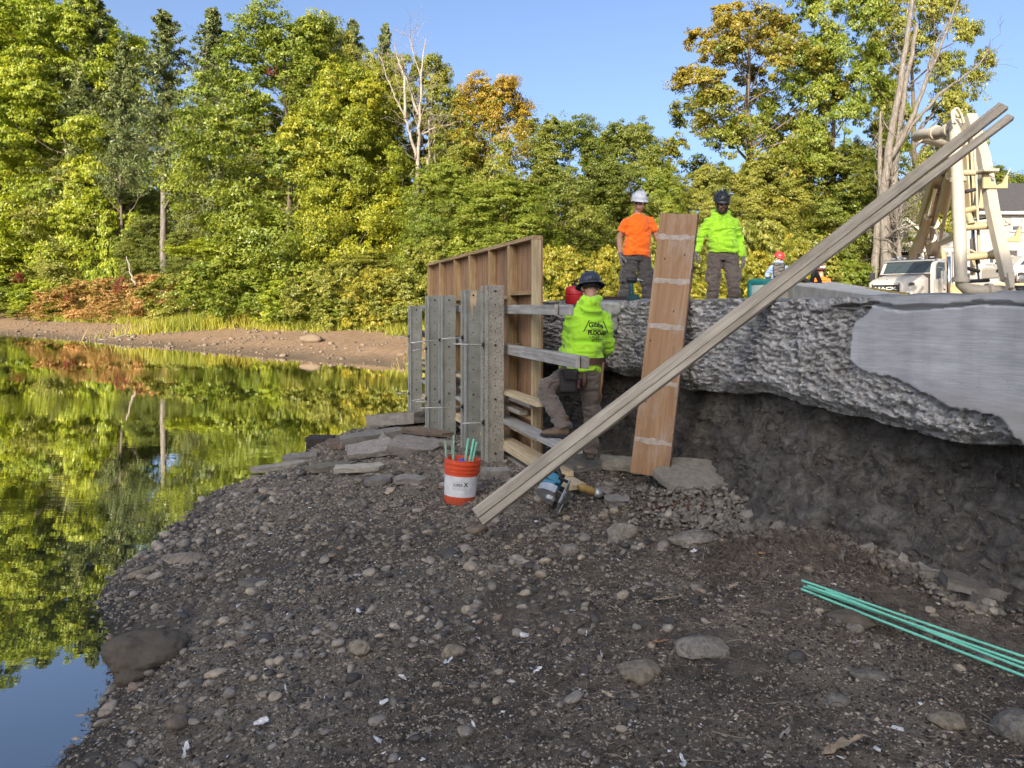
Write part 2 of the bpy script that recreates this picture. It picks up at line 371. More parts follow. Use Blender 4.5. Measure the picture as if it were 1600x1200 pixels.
M_rough = t.pbr(c, .9, 0, .25, t.bump(vo.outputs['Distance'], .6, .02, t.bump(n2, .9, .04)))
t = NT('board_formed_concrete'); v = t.coord(scale=(.7,.7,1)); n1 = t.noise(v, 1.6, 5, .6); n2 = t.noise(t.coord(scale=(2, 2, 30)), 3, 5, .65); n3 = t.noise(v, 60, 4); n4 = t.noise(t.coord(scale=(5, 5, .9)), 1.2, 4)
c = t.ramp(n1, [(.3, (.33,.335,.34)), (.5, (.48,.485,.49)), (.7, (.60,.605,.61))]); c = t.mix(.40, c, t.ramp(n2, [(.3, (.24,.24,.245)), (.7, (.66,.66,.665))]))
c = t.mix(t.ramp(n4, [(.5, (0,0,0)), (.78, (.45,.45,.45))]), c, (.25,.245,.235)); vs_ = t.voro(t.coord(scale=(1,1,1)), 30); c = t.mix(t.ramp(vs_.outputs['Distance'], [(.06, (.55,.55,.55)), (.12, (0,0,0))]), c, (.16,.16,.16))
geo = t.n('ShaderNodeNewGeometry'); sx = t.n('ShaderNodeSeparateXYZ'); t.l(geo.outputs['Position'], sx.inputs[0])
lo = t.ramp(sx.outputs['Z'], [(1.55-1.0, (1,1,1)), (1.62-1.0, (0,0,0))]); 
zz = t.math('SUBTRACT', sx.outputs['Z'], 1.0); lo = t.ramp(t.math('ADD', zz, t.math('MULTIPLY', n1, .1)), [(.60, (1,1,1)), (.74, (0,0,0))]); c = t.mix(t.math('MULTIPLY', lo, .45), c, (.38,.34,.28))
hi = t.ramp(t.math('ADD', zz, t.math('MULTIPLY', n4, .10)), [(1.08, (0,0,0)), (1.16, (1,1,1))]); c = t.mix(t.math('MULTIPLY', hi, .6), c, (.17,.17,.17))
M_smooth = t.pbr(c, .8, 0, .3, t.bump(n3, .2, .003, t.bump(n2, .35, .004)))
t = NT('old_coping'); v = t.coord(); n2 = t.noise(v, 9, 6, .7); c = t.ramp(n2, [(.3, (.12,.12,.11)), (.7, (.34,.34,.33))]); M_coping = t.pbr(c, .9, 0, .25, t.bump(n2, .8, .02))

# base sheet and land
xs = axis((-700,-90,60),(-90,-12,1.2),(-12,22,.42),(22,80,1.5),(80,700,60)); ys = axis((-500,-40,50),(-40,8,2.5),(8,40,.42),(40,90,1.2),(90,900,60))
V, Fq = grid(xs, ys, land_z); land = big('ground', V, Fq, M_bank, smooth=True); tag(land, kind='structure')
# fine foreground lakebed (non uniform rows: finer close to the lens)
xs = axis((-4.6,-2.4,.03),(-2.4,2.6,.02),(2.6,4.4,.03)); ys = axis((-4,1.8,.2),(1.8,4.5,.015),(4.5,8,.022),(8,15.2,.05))
V, Fq = grid(xs, ys, ground_z)
keep = (V[Fq[:,0],0]-wallX(V[Fq[:,0],1])) < .9
GND = big('lakebed', V, Fq[keep], M_mud, smooth=True); tag(GND, kind='structure')
# unseen bare mound added behind the camera, shaped to keep sun off the near shore
def mound_z(x, y):
    s_ = x*SUN_AZ[0]+y*SUN_AZ[1]; vv = x*SUN_AZ[1]-y*SUN_AZ[0]
    z = np.interp(-s_, [7,9,26,34,60,160], [-1.2,.6,20.6,21,19,14])
    return z+.25*fbm(x*.5, y*.5, 0, 3, 77)*(z > 3)-26*sst(np.abs(vv+2.2), 6.5, 15)
V, Fq = grid(axis((-80,80,1.6)), axis((-130,-2,1.6)), mound_z)
ok = V[Fq].min(1)[:,2] > -2; tag(big('sun_block_mound', V, Fq[ok], M_bank, smooth=True), kind='structure')
# water
t = NT('pond_water'); v = t.coord(scale=(1, 2.2, 1)); n1 = t.noise(v, 1.4, 3, .5); n2 = t.noise(t.coord(scale=(.35, 1, 1)), .18, 2)
w1 = t.noise(t.coord(scale=(2.0, 9.0, 1)), 1.1, 2, .5)
hgt = t.math('ADD', t.math('MULTIPLY', n1, .25), t.math('MULTIPLY', w1, t.ramp(n2, [(.45, (.12,.12,.12)), (.65, (1,1,1))])))
nb = t.bump(hgt, .03, .05)
fr = t.n('ShaderNodeFresnel'); fr.inputs[0].default_value = 1.5; t.l(nb, fr.inputs[1])
fac = t.ramp(fr.outputs[0], [(.0, (.12,.12,.12)), (.10, (.40,.40,.40)), (.34, (.97,.97,.97))])
gl = t.n('ShaderNodeBsdfGlossy'); gl.inputs['Roughness'].default_value = .012; gl.inputs['Color'].default_value = (.97,.97,.94,1); t.l(nb, gl.inputs['Normal'])
df = t.n('ShaderNodeBsdfDiffuse'); df.inputs['Color'].default_value = (.022,.026,.024,1)
mx = t.n('ShaderNodeMixShader'); t.l(fac, mx.inputs[0]); t.l(df.outputs[0], mx.inputs[1]); t.l(gl.outputs[0], mx.inputs[2]); t.l(mx.outputs[0], t.out.inputs[0]); M_water = t.m
V, Fq = grid(axis((-300,-60,40),(-60,2,2)), axis((-12,60,3),(60,300,40)), lambda x, y: x*0)
tag(big('water', V, Fq, M_water), kind='structure')

# ================================================================ RETAINING WALL AND THE EARTH UNDER IT
wall = thing('retaining_wall', (WC-.34*7, 7, 1.4), 'long broken concrete retaining wall undercut along its foot', 'wall')
Ys = axis((1.6,4.9,.011),(4.9,9,.022),(9,14.4,.06)); zr_ = np.arange(0, 1.0001, .0125)
YY, TT = np.meshgrid(Ys, zr_)
lip = 1.385+.05*fbm(Ys*1.7, Ys*0, 0, 3, 61)+.05*np.exp(-((Ys-5.6)/.8)**2)-.05*sst(Ys, 6.5, 7.6)
top = 2.145+.012*fbm(Ys*2.5, Ys*0, 0, 3, 62)+.012*sst(4.4-Ys, 0, .3)
ZZ = lip[None]+(top-lip)[None]*TT
bl = .012*fbm(YY*30, ZZ*30, 0, 2, 163)+np.interp(YY, [1.6,3.3,3.42,3.53,3.81,3.9,4.12,4.36,4.46], [1.36,1.38,1.43,1.53,1.545,1.60,1.685,1.70,1.76])+.018*fbm(YY*9, ZZ*9, 0, 3, 63)
br = 4.44-.16*sst(ZZ, 1.95, 2.1)-.10*sst(-ZZ, -1.76, -1.68)+.02*fbm(YY*8, ZZ*8, 3, 3, 64)
smoothm = (ZZ > bl) & (YY < br) 
crack = np.abs(ZZ-(top[None]-.055-.02*fbm(YY*3, YY*0, 1, 3, 65))) < (.010+.008*vn(YY*5, YY*0, 2, 66))
crack &= (YY < 4.6)
S1 = YY/wdir[1]
rough = -.036+.018*fbm(S1*3.4, ZZ*3.6, 0, 3, 67)+.014*(1-2*np.abs(fbm(S1*7+.6*fbm(S1*5, ZZ*5, 4, 2, 268), ZZ*10, 0, 3, 68)))*.7+.022*(1-2.4*np.abs(fbm(S1*22, ZZ*30, 0, 3, 69)))+.010*fbm(S1*60, ZZ*60, 0, 2, 169)+.02*fbm(S1*1.1, ZZ*1.6, 0, 2, 70)+.012*(1-2.2*np.abs(fbm(S1*45, ZZ*55, 0, 2, 170)))
rough = np.minimum(rough, .005)
rough = rough-.10*sst(-(ZZ-lip[None]), -.10, 0)
topl = (ZZ > top[None]-.075+.03*fbm(S1*4, ZZ*4, 5, 2, 72)) & (YY > 4.2) & ((YY < 4.8) | ((YY > 7.0) & (YY < 8.0)))
off = np.where(smoothm, .004+.003*fbm(S1*6, ZZ*14, 0, 2, 71), rough); off = np.where(topl, .0+.004*fbm(S1*20, ZZ*20, 0, 2, 73), off)
off = np.where(crack, off-.05, off)
V = np.stack([WC-.34*YY+wn[0]*off, YY+wn[1]*off, ZZ], -1)
nr, nc = YY.shape
def gridf(nr, nc): i = np.arange((nr-1)*nc).reshape(nr-1, nc)[:, :-1].ravel(); return np.stack([i, i+1, i+nc+1, i+nc], 1)
Fq = gridf(nr, nc); Vf = V.reshape(-1, 3); ms = smoothm.ravel(); isS = ms[Fq].sum(1) >= 3
def sub(V, Fq):
    u, inv = np.unique(Fq, return_inverse=True); return V[u], inv.reshape(Fq.shape)
big('rough_face', *sub(Vf, Fq[~isS]), M_rough, wall, smooth=True)
big('smooth_face', *sub(Vf, Fq[isS]), M_smooth, wall, smooth=True)['label'] = 'surviving smooth board-marked concrete face'
# top sheet of the wall and the returned underside
def strip(row, offs, dz):
    out = []
    for o_, z_ in zip(offs, dz):
        q = row.copy(); q[:, 0] -= wn[0]*o_; q[:, 1] -= wn[1]*o_; q[:, 2] += z_+.008*fbm(q[:,0]*6, q[:,1]*6, o_*7, 3, 75)*(o_ > 0); out.append(q)
    return np.concatenate(out), gridf(len(offs), len(row))
Vt, Ft = strip(V[-1], [0, .03, .12, .3, .6, 1.0], [0, .006, .01, .008, .0, -.05]); big('coping', Vt, Ft, M_coping, wall, smooth=True)
Vt, Ft = strip(V[0], [0, .06, .2, .5, .9], [0, -.01, .02, .03, .02]); big('underside', Vt, Ft, M_rough, wall, smooth=True)
# pale loose corner of old coping that hangs over the face by the carpenter
q0 = np.array([WC-.34*7.55, 7.55, 0])
Vc, Fc, Nc = None, None, None
mb = MB(); mb.box(q0+A3(0,0,2.07)+wn*.05, (.34,.16,.14), np.array([wdir, wn, (0,0,1)])); mb.box(q0+A3(0,0,1.95)+wn*.06-wdir*.03, (.22,.13,.20), np.array([wdir, wn, (0,0,1)]))
Vc, Fc, Nc = remesh(mb, .018, 3); Vc = Vc+Nc*(.015*fbm(Vc[:,0]*14, Vc[:,1]*14, Vc[:,2]*14, 3, 81))[:, None]
m = MB(); m.add(Vc, Fc); m.build('loose_corner', plain('pale_concrete', (.36,.38,.34), .85, var=.25, scale=6, bump=.5, bscale=50, bd=.008), wall, smooth=True)['label'] = 'pale greenish loose concrete corner'
# undercut bank of dark earth
Ye = axis((1.6,6,.016),(6,14.4,.05)); tt = np.linspace(0, 1, 100); YE, TE = np.meshgrid(Ye, tt)
lipE = np.interp(Ye, Ys, lip)
contact = np.interp(Ye, [1.6,3.3,3.9,4.7,5.5,6.4,8,14], [-.22,-.14,.02,.22,.18,.03,-.02,0])+.08*fbm(Ye*1.2, Ye*0, 0, 3, 82)
back = -.32+.06*fbm(Ye*.9, Ye*0, 3, 3, 83)
prof = back[None]+(contact-back)[None]*np.interp(TE, [0,.18,.45,.75,1], [.0,.10,.38,.76,1.30])
zE = (lipE[None]+.10)+(.42-lipE[None]-.10)*TE
SE = YE/wdir[1]; prof = prof+.05*fbm(SE*1.6, zE*2.0, 0, 3, 84)+.026*fbm(SE*5, zE*8, 0, 4, 85)+.013*(1-2*np.abs(fbm(SE*13, zE*22, 0, 3, 185)))+.010*fbm(SE*30, zE*36, 0, 2, 86)
V = np.stack([WC-.34*YE+wn[0]*prof, YE+wn[1]*prof, zE+.02*fbm(SE*6, TE*6, 2, 3, 87)], -1).reshape(-1, 3)
tag(big('earth_bank', V, gridf(*YE.shape), M_earth, smooth=True), kind='structure')
BVH_G = None
def GZ(x, y): return float(ground_z(np.array([x]), np.array([y]))[0])
# ================================================================ STONES, SLABS, SHELLS, LEAVES, DEBRIS
def ico(sub_):
    bm = bmesh.new(); bmesh.ops.create_icosphere(bm, subdivisions=sub_, radius=1)
    V = np.array([v_.co[:] for v_ in bm.verts]); Fs = np.array([[v_.index for v_ in f.verts] for f in bm.faces]); bm.free(); return V, Fs
def stone_shape(seed, sub_, angular=.0, amp=.28):
    V, Fs = ico(sub_); r = 1+amp*fbm(V[:,0]*1.1+seed*7.3, V[:,1]*1.1, V[:,2]*1.1, 3, seed)
    V = V*r[:, None]
    if angular:
        g = np.random.default_rng(seed)
        for q in range(9):
            nn = nz(g.normal(size=3)); h = g.uniform(.45, .8); dd = V@nn; V = V-np.outer(np.clip(dd-h, 0, None)*angular, nn)
    return V, Fs
def stone_mat(name, c, wet=0, mud=.42):
    t = NT(name); inf = t.n('ShaderNodeObjectInfo'); ge = t.n('ShaderNodeNewGeometry'); v = ge.outputs['Position']; n1 = t.noise(v, 16, 5, .65); n2 = t.noise(v, 150, 4, .7); n3 = t.noise(v, 42, 5, .72)
    rv = t.math('ADD', t.math('MULTIPLY', inf.outputs['Random'], .5), t.math('MULTIPLY', ge.outputs['Random Per Island'], .5))
    col = t.ramp(n1, [(.3, sc(c, .72)), (.7, sc(c, 1.22))]); col = t.mix(t.ramp(n2, [(.55, (0,0,0)), (.75, (.5,.5,.5))]), col, sc(c, .5))
    col = t.mix(1.0, col, t.ramp(rv, [(.2, (.62,.62,.62)), (.5, (1,1,1)), (.8, (1.45,1.42,1.38))]), 'MULTIPLY')
    col = t.mix(t.ramp(n3, [(.44, (0,0,0)), (.62, (mud,mud,mud))]), col, (.11,.092,.068))
    return t.pbr(col, .85-.4*wet, 0, .25+.2*wet, t.bump(n3, .5, .010, t.bump(n2, .5, .003)))
SM = {'tan': stone_mat('tan_stone', (.30,.255,.19)), 'grey': stone_mat('grey_stone', (.25,.225,.185)), 'dark': stone_mat('dark_wet_stone', (.055,.053,.050), .4), 'red': stone_mat('reddish_stone', (.20,.155,.115))}
SLB = {'tan': 'rounded tan pebble lying on the dark lakebed', 'grey': 'rounded grey-brown pebble lying on the dark lakebed', 'dark': 'dark bluish wet pebble lying on the lakebed', 'red': 'dull reddish pebble lying on the lakebed'}
SGR = {'tan': 'tan pebbles on the lakebed', 'grey': 'grey pebbles on the lakebed', 'dark': 'dark wet pebbles on the lakebed', 'red': 'reddish pebbles on the lakebed'}
SHP = [stone_shape(i, 2, .5 if i % 3 == 0 else .2, .22) for i in range(10)]
SHPS = [stone_shape(i+40, 1, 0, .25) for i in range(10)]
def visible_xy(n, y0, y1):
    """random ground spots spread over the ground seen by the lens"""
    y = rng.uniform(y0, y1, n); x = rng.uniform(-.75, .75, n)*y; return x, y
def ok_ground(x, y):
    d = x-np.interp(y, SHORE[:,1], SHORE[:,0]); return (d > -.12) & (x < wallX(y)-.15*sst(y, 5, 6)+.3*sst(4.6-y, 0, 1)) & (y < 13.5)
N0 = 24000
x = rng.uniform(-3.6, 3.2, N0*3); y = rng.uniform(1.9, 12, N0*3)
dens = .22+1.1*sst(.7-x, -.9, 1.1)*sst(y, 2.8, 4.6)+.35*fbm(x*.9, y*.9, 0, 3, 91)-.25*sst(y, 7.5, 9.5)
keep = ok_ground(x, y) & (rng.uniform(0, 1, len(x)) < dens) & (np.abs(x) < .76*y+.1)
x, y = x[keep][:N0], y[keep][:N0]; N = len(x)
rad = np.exp(rng.normal(math.log(.0108), .50, N)); rad = np.clip(rad, .005, .055)
rad *= np.where(fbm(x*.8, y*.8, 2, 2, 95) > .15, 1.15, .92)
kk = rng.choice(4, N, p=[.31,.47,.18,.04]); kk = np.array(['tan','grey','dark','red'])[kk]
z = ground_z(x, y)
px_size = 2*rad*F/y; order = np.argsort(-px_size); inview = (np.abs(x/y*F) < 780) & (HZ+(EYE-z)/y*F < 1190)
order = [i for i in order if inview[i]][:265]; solo = np.zeros(N, bool); solo[order] = True
stone_me = {}
for key in SM:
    for q in range(5):
        V, Fs = SHP[(q*2+hash(key[0]) % 1) % 10]; V, Fs = SHP[(q*2+'tgdr'.index(key[0])) % 10]
        o = big('pebble', V, Fs, SM[key], smooth=True); stone_me[key, q] = o.data; bpy.data.objects.remove(o)
for i in order:
    o = bpy.data.objects.new('pebble', stone_me[kk[i], rng.integers(5)]); COL.objects.link(o)
    r_ = rad[i]; o.location = (x[i], y[i], z[i]+r_*.2); o.scale = (r_*rng.uniform(1.0, 1.5), r_*rng.uniform(.8, 1.1), r_*rng.uniform(.5, .8))
    o.rotation_euler = (rng.normal(0, .2), rng.normal(0, .2), rng.uniform(0, 6.28)); zn = ('near the waterline' if x[i] < np.interp(y[i], SHORE[:,1], SHORE[:,0])+.7 else 'behind and beside the bucket' if y[i] > 5.6 else 'in the mud on the right side' if x[i] > .55 else 'in the near foreground' if y[i] < 3.5 else 'in the middle gravel'); tag(o, SLB[kk[i]].replace('lakebed', 'lakebed '+zn), 'pebble', SGR[kk[i]]+' '+zn)
def scatter_mesh(name, shapes, x, y, z, r, mat, flat=(.5,.8), sink=.2, label=None, tilt=.25):
    Vs, Fs_, n = [], [], 0
    for i in range(len(x)):
        V, Fs = shapes[rng.integers(len(shapes))]; a = rng.uniform(0, 6.28); c_, s_ = math.cos(a), math.sin(a)
        q = V*np.array([r[i]*rng.uniform(1, 1.5), r[i]*rng.uniform(.75, 1.1), r[i]*rng.uniform(*flat)])
        q = q@Matrix.Rotation(rng.normal(0, tilt), 3, 'X').to_3x3() if tilt else q
        q = np.asarray(q)@np.array([[c_, s_, 0], [-s_, c_, 0], [0, 0, 1]])
        q = q+np.array([x[i], y[i], z[i]+r[i]*sink]); Vs.append(q); Fs_.append(Fs+n); n += len(q)
    o = big(name, np.concatenate(Vs), np.concatenate(Fs_), mat, smooth=True); tag(o, kind='stuff')
    if label: tag(o, label, 'gravel')
    return o
for key in SM:
    s_ = (~solo) & (kk == key); bigs = s_ & (rad > .016); sm_ = s_ & ~bigs
    scatter_mesh('gravel', SHP, x[bigs], y[bigs], z[bigs], rad[bigs], SM[key], (.45,.75), .22, label={'tan': 'tan', 'grey': 'grey-brown', 'dark': 'dark wet', 'red': 'dull reddish'}[key]+' larger gravel strewn over the lakebed')
    scatter_mesh('gravel', SHPS, x[sm_], y[sm_], z[sm_], rad[sm_], SM[key], (.45,.75), .22, label={'tan': 'tan', 'grey': 'grey-brown', 'dark': 'dark wet', 'red': 'dull reddish'}[key]+' fine gravel strewn over the lakebed')
# fine grit close to the lens
n = 110000; x = rng.uniform(-3.2, 3.0, n); y = 1.9+5.1*rng.uniform(0, 1, n)**1.2; k_ = ok_ground(x, y) & (np.abs(x) < .76*y) & (fbm(x*1.5, y*1.5, 5, 3, 96) > -.35); x, y = x[k_], y[k_]
octV = np.array([(1,0,0),(-1,0,0),(0,1,0),(0,-1,0),(0,0,1),(0,0,-1)], float); octF = np.array([(0,2,4),(2,1,4),(1,3,4),(3,0,4),(2,0,5),(1,2,5),(3,1,5),(0,3,5)])
octs = [(octV*np.random.default_rng(q).uniform(.6, 1.3, (6, 1)), octF) for q in range(6)]
gr_ = np.clip(np.exp(rng.normal(math.log(.0046), .42, len(x))), .002, .012); gz_ = ground_z(x, y); half = rng.uniform(0, 1, len(x)) < .62
def grit_mesh(x, y, z, r, mat, label):
    base = np.stack([o_[0] for o_ in octs])[rng.integers(0, 6, len(x))]; sc_ = np.stack([r*rng.uniform(.9, 1.6, len(x)), r*rng.uniform(.7, 1.1, len(x)), r*rng.uniform(.5, .9, len(x))], 1)[:, None]
    a = rng.uniform(0, 6.28, len(x)); q = base*sc_; X2 = q[:,:,0]*np.cos(a)[:,None]-q[:,:,1]*np.sin(a)[:,None]; Y2 = q[:,:,0]*np.sin(a)[:,None]+q[:,:,1]*np.cos(a)[:,None]
    V = np.stack([X2+x[:,None], Y2+y[:,None], q[:,:,2]+(z+r*.35)[:,None]], -1).reshape(-1, 3); Fs = (octF[None]+np.arange(len(x))[:,None,None]*6).reshape(-1, 3); tag(big('grit', V, Fs, mat), label, 'gravel', kind='stuff')
M_grit = stone_mat('grit_stone', (.31,.27,.21), 0, .3); M_gritd = stone_mat('dark_grit_stone', (.045,.040,.034), 0, .2)
grit_mesh(x[half], y[half], gz_[half], gr_[half], M_grit, 'brownish grey grit between the pebbles of the lakebed'); grit_mesh(x[~half], y[~half], gz_[~half], gr_[~half], M_gritd, 'dark grit between the pebbles of the lakebed')
# angular rubble below the plywood plank and along the foot of the bank
def P_ground(px, py):
    """ray through a pixel to the lakebed"""
    Y = 4.0
    for q in range(40):
        X = (px-800)/F*Y; zz = float(ground_z(np.array([X]), np.array([Y]), False)[0]); Y = Y*.5+.5*(EYE-zz)*F/(py-HZ)
    return (px-800)/F*Y, Y
RUB = [stone_shape(i+70, 1, .95, .3) for i in range(10)]
M_rubble = stone_mat('concrete_rubble', (.26,.24,.20))
rx, ry, rr = [], [], []
for (ax_, ay_, bx_, by_, wd, nn, rs) in [(1050,800,1280,830,.20,1900,.014),(1020,775,1160,800,.14,260,.016),(1270,822,1410,885,.09,420,.013),(1400,885,1610,962,.09,1100,.014),(1440,900,1600,955,.06,160,.012),(870,760,1060,790,.26,420,.011),(1150,830,1280,820,.2,300,.011)]:
    A_, B_ = np.array(P_ground(ax_, ay_)), np.array(P_ground(bx_, by_)); tq = rng.uniform(0, 1, nn); c_ = A_+np.outer(tq, B_-A_)+rng.normal(0, wd, (nn, 2))
    rx += list(c_[:,0]); ry += list(c_[:,1]); rr += list(np.clip(np.exp(rng.normal(math.log(rs), .5, nn)), .005, .06))
rx, ry, rr = map(np.array, (rx, ry, rr)); ok = rx < wallX(ry)+.35; rx, ry, rr = rx[ok], ry[ok], rr[ok]; rz = ground_z(rx, ry)+.02
od = np.argsort(-rr/ry)
scatter_mesh('rubble', RUB, rx[od[60:]], ry[od[60:]], rz[od[60:]], rr[od[60:]], M_rubble, (.4,.8), .3, 'angular grey concrete rubble heaped below the wall', .6)
rub_me = []
for q in range(6): o = big('rubble_chunk', *RUB[q], M_rubble); rub_me.append(o.data); bpy.data.objects.remove(o)
for i in od[:60]:
    o = bpy.data.objects.new('rubble_chunk', rub_me[rng.integers(6)]); COL.objects.link(o); o.location = (rx[i], ry[i], rz[i]+rr[i]*.2)
    o.scale = rr[i]*rng.uniform(.6, 1.3, 3); o.rotation_euler = rng.uniform(0, 6, 3); tag(o, 'small angular grey concrete chunk in the rubble below the wall', 'rubble', 'concrete chunks in the rubble heap')
# single rocks one can point to
M_rt = stone_mat('dusty_tan_rock', (.20,.172,.128), 0, .85); M_rg = stone_mat('dusty_grey_rock', (.165,.155,.132), 0, .85); RK = {'tan': M_rt, 'grey': M_rg}
def rock(px, py, wpx, hr, label, key, seed, ang=.3, sink=.15, dep=.8, rot=0, name='rock', sub_=4, tilt=0):
    X, Y = P_ground(px, py); w = wpx/F*Y/2; V, Fs = stone_shape(seed, 5 if wpx > 80 else sub_, ang, .22); ext = np.abs(V).max(0)
    n_ = .05*fbm(V[:,0]*3, V[:,1]*3, V[:,2]*3, 3, seed+9)+.035*fbm(V[:,0]*9, V[:,1]*9, V[:,2]*9, 4, seed+3); V = V*(1+n_)[:, None]
    V = V/ext*np.array([w, w*dep, w*hr]); V = V@np.array(Matrix.Rotation(-tilt, 3, 'Y'))@np.array(Matrix.Rotation(-rot, 3, 'Z'))
    o = big(name, V+np.array([X, Y, GZ(X, Y)+w*hr*(1-2*sink)-.15*w*hr]), Fs, RK.get(key, SM.get(key)) if isinstance(key, str) else key, base=(X, Y, GZ(X, Y)), smooth=True); return tag(o, label, 'rock')
M_mossrock = stone_mat('silt_covered_rock', (.085,.072,.054), 0, .6)
rock(226, 1040, 125, .62, 'big silt-covered boulder at the water edge, bottom left', M_mossrock, 201, .3, .2, .75, .2, 'boulder')
rock(205, 1065, 55, .6, 'small dark rock leaning on the big boulder at the water edge', M_mossrock, 202, .3, .2)
rock(282, 876, 66, .22, 'flat tan stone lying near the waterline', 'tan', 203, .9, .2, .6)
rock(222, 900, 46, .35, 'tan slanting stone standing at the waterline', 'tan', 204, .9, .2, .5, .4, tilt=-.3)
rock(396, 920, 52, .3, 'broad grey stone bedded among the shore pebbles', 'grey', 205, .4, .35)
rock(1096, 1022, 90, .45, 'large blocky grey rock half buried, right of centre in the foreground', 'grey', 206, .7, .25, .6, -.1)
rock(1000, 1056, 78, .40, 'pale speckled rock beside the curled orange leaf', 'tan', 207, .6, .3, .7, .3)
rock(1310, 1100, 40, .6, 'small rounded grey rock below the green bars', 'grey', 208, .3, .3)
rock(1305, 940, 48, .45, 'smooth dark log-shaped stone under the end of the green bars', 'dark', 209, .1, .2, .45, -.25)
rock(1325, 975, 78, .35, 'wide brown half-buried rock just below the green bars', M_mossrock, 210, .4, .35, .6, -.2)
rock(1590, 1150, 95, .6, 'mossy grey rock at the bottom right corner', 'grey', 211, .5, .3, .8)
rock(1245, 1042, 30, .8, 'black oval stone standing upright in the mud', 'dark', 212, .1, .2, .7)
rock(1335, 995, 30, .5, 'pale rounded stone below the green bars', 'grey', 213, .2, .2)
rock(892, 866, 38, .5, 'rounded grey stone in the middle of the gravel', 'grey', 214, .2, .25)
rock(975, 842, 56, .7, 'brown slab-like rock left of the wiry roots', 'grey', 215, .8, .3, .6, .2)
rock(745, 830, 36, .35, 'pinkish flat stone under the foot of the long lumber', 'red', 216, .3, .2, .8, .3)
rock(1360, 1066, 60, .3, 'long flat pale stone lying in the mud, lower right', 'grey', 217, .3, .3, .5, -.1)
rock(1480, 1135, 60, .4, 'tan half-buried rock near the bottom right', 'tan', 218, .5, .35, .7)
rock(562, 1026, 36, .75, 'knobbly pale stone in the gravel, left of centre', 'tan', 219, .4, .2)
rock(708, 1030, 40, .55, 'tan stone among the white shells', 'tan', 220, .5, .25, .6, .4)
rock(415, 1004, 30, .6, 'flat black stone right of the boulder', 'dark', 221, .1, .2)
rock(285, 1118, 26, .8, 'round pale stone in the smooth mud, bottom left', 'tan', 222, .1, .25)
rock(380, 1003, 24, .8, 'round brown stone beside the flat black stone', 'grey', 223, .1, .2)
rock(1090, 850, 90, .35, 'wide grey rock sunk in front of the rubble heap', 'grey', 224, .6, .3, .6)
rock(940, 780, 40, .5, 'sharp grey rock right of the power drill', 'grey', 225, .9, .2)
# flat broken slabs
M_slab = stone_mat('slate_slab', (.22,.205,.18), 0, .35); M_slabp = stone_mat('pale_concrete_slab', (.36,.335,.275), 0, .3)
def slab(px, py, L, wd, th, yaw, pitch, roll, label, seed, mat_=None, lift=.04, n=8):
    X, Y = P_ground(px, py); g = np.random.default_rng(seed); poly = []
    for q in range(n):
        a = 2*np.pi*q/n+g.uniform(-.2, .2); k = 1/max(abs(math.cos(a)), abs(math.sin(a)))**.75; poly.append((math.cos(a)*L/2*k*g.uniform(.82, 1.05), math.sin(a)*wd/2*k*g.uniform(.8, 1.05)))
    mb = MB(); mb.prism(poly, (0,0,-th/2), (1,0,0), (0,1,0), (0,0,th))
    me = bpy.data.meshes.new('t'); V_, F_ = mb.arr(); me.from_pydata(V_.tolist(), [], F_); bm = bmesh.new(); bm.from_mesh(me)
    bmesh.ops.triangulate(bm, faces=bm.faces); bmesh.ops.subdivide_edges(bm, edges=bm.edges, cuts=5, use_grid_fill=True)
    V_ = np.array([v_.co[:] for v_ in bm.verts]); F_ = [[v_.index for v_ in f.verts] for f in bm.faces]; bm.free(); bpy.data.meshes.remove(me)
    V_ = V_+np.stack([.012*fbm(V_[:,0]*9, V_[:,1]*9, V_[:,2]*20+q*9, 3, seed+q) for q in range(3)], 1)*np.array([1, 1, .7])
    M_ = (Matrix.Rotation(yaw, 3, 'Z')@Matrix.Rotation(pitch, 3, 'Y')@Matrix.Rotation(roll, 3, 'X'))
    V_ = V_@np.array(M_).T; b_ = np.array([X, Y, GZ(X, Y)]); mb2 = MB(); mb2.add(V_+b_+A3(0,0,lift), F_)
    return tag(mb2.build('stone_slab', mat_ or M_slab, base=b_, smooth=True, auto=35), label, 'slab')
slab(625, 668, .95, .55, .16, -.2, -.10, -.1, 'big grey block of old concrete at the left foot of the form', 301, M_slab, .12)
slab(580, 690, .95, .4, .10, .3, -.1, .0, 'dark sloping slab behind the stone pile', 302, None, .05)
slab(500, 695, .45, .28, .16, .1, 0, .1, 'dark block of stone at the water side of the slab pile', 303, stone_mat('dark_slab', (.06,.055,.055)), .04)
slab(665, 688, .75, .16, .05, -.25, .06, .15, 'weathered splintered slab lying against the steel posts', 304, stone_mat('brown_slab', (.13,.105,.08)), .09)
slab(578, 716, .62, .42, .06, .2, -.12, .22, 'large tilted slab in the middle of the stone pile', 305, None, .12)
slab(560, 742, .58, .17, .05, .15, -.03, .1, 'long pale slab at the front of the stone pile', 306, M_slabp, .06)
slab(515, 738, .55, .16, .05, .3, -.05, .1, 'narrow tan slab left of the long pale one', 307, stone_mat('tan_slab', (.24,.22,.17)), .05)
slab(436, 735, .75, .14, .05, .35, -.08, .1, 'pale thin slab nearest the water', 308, M_slabp, .05)
slab(470, 720, .5, .22, .05, .2, -.03, .1, 'grey slab behind the pale thin one', 309, None, .05)
slab(645, 712, .6, .4, .12, .1, .12, .25, 'heavy broken slab tilted above a dark hollow', 310, None, .10)
slab(640, 755, .36, .2, .05, -.1, 0, .05, 'oval brown slab in front of the hollow', 311, None, .03)
slab(590, 757, .28, .18, .05, .2, -.1, .05, 'small tilted slab at the front edge of the pile', 312, None, .04)
slab(540, 700, .5, .3, .06, 0, 0, .1, 'brown slab at the back of the stone pile', 313, stone_mat('rust_slab', (.16,.12,.09)), .06)
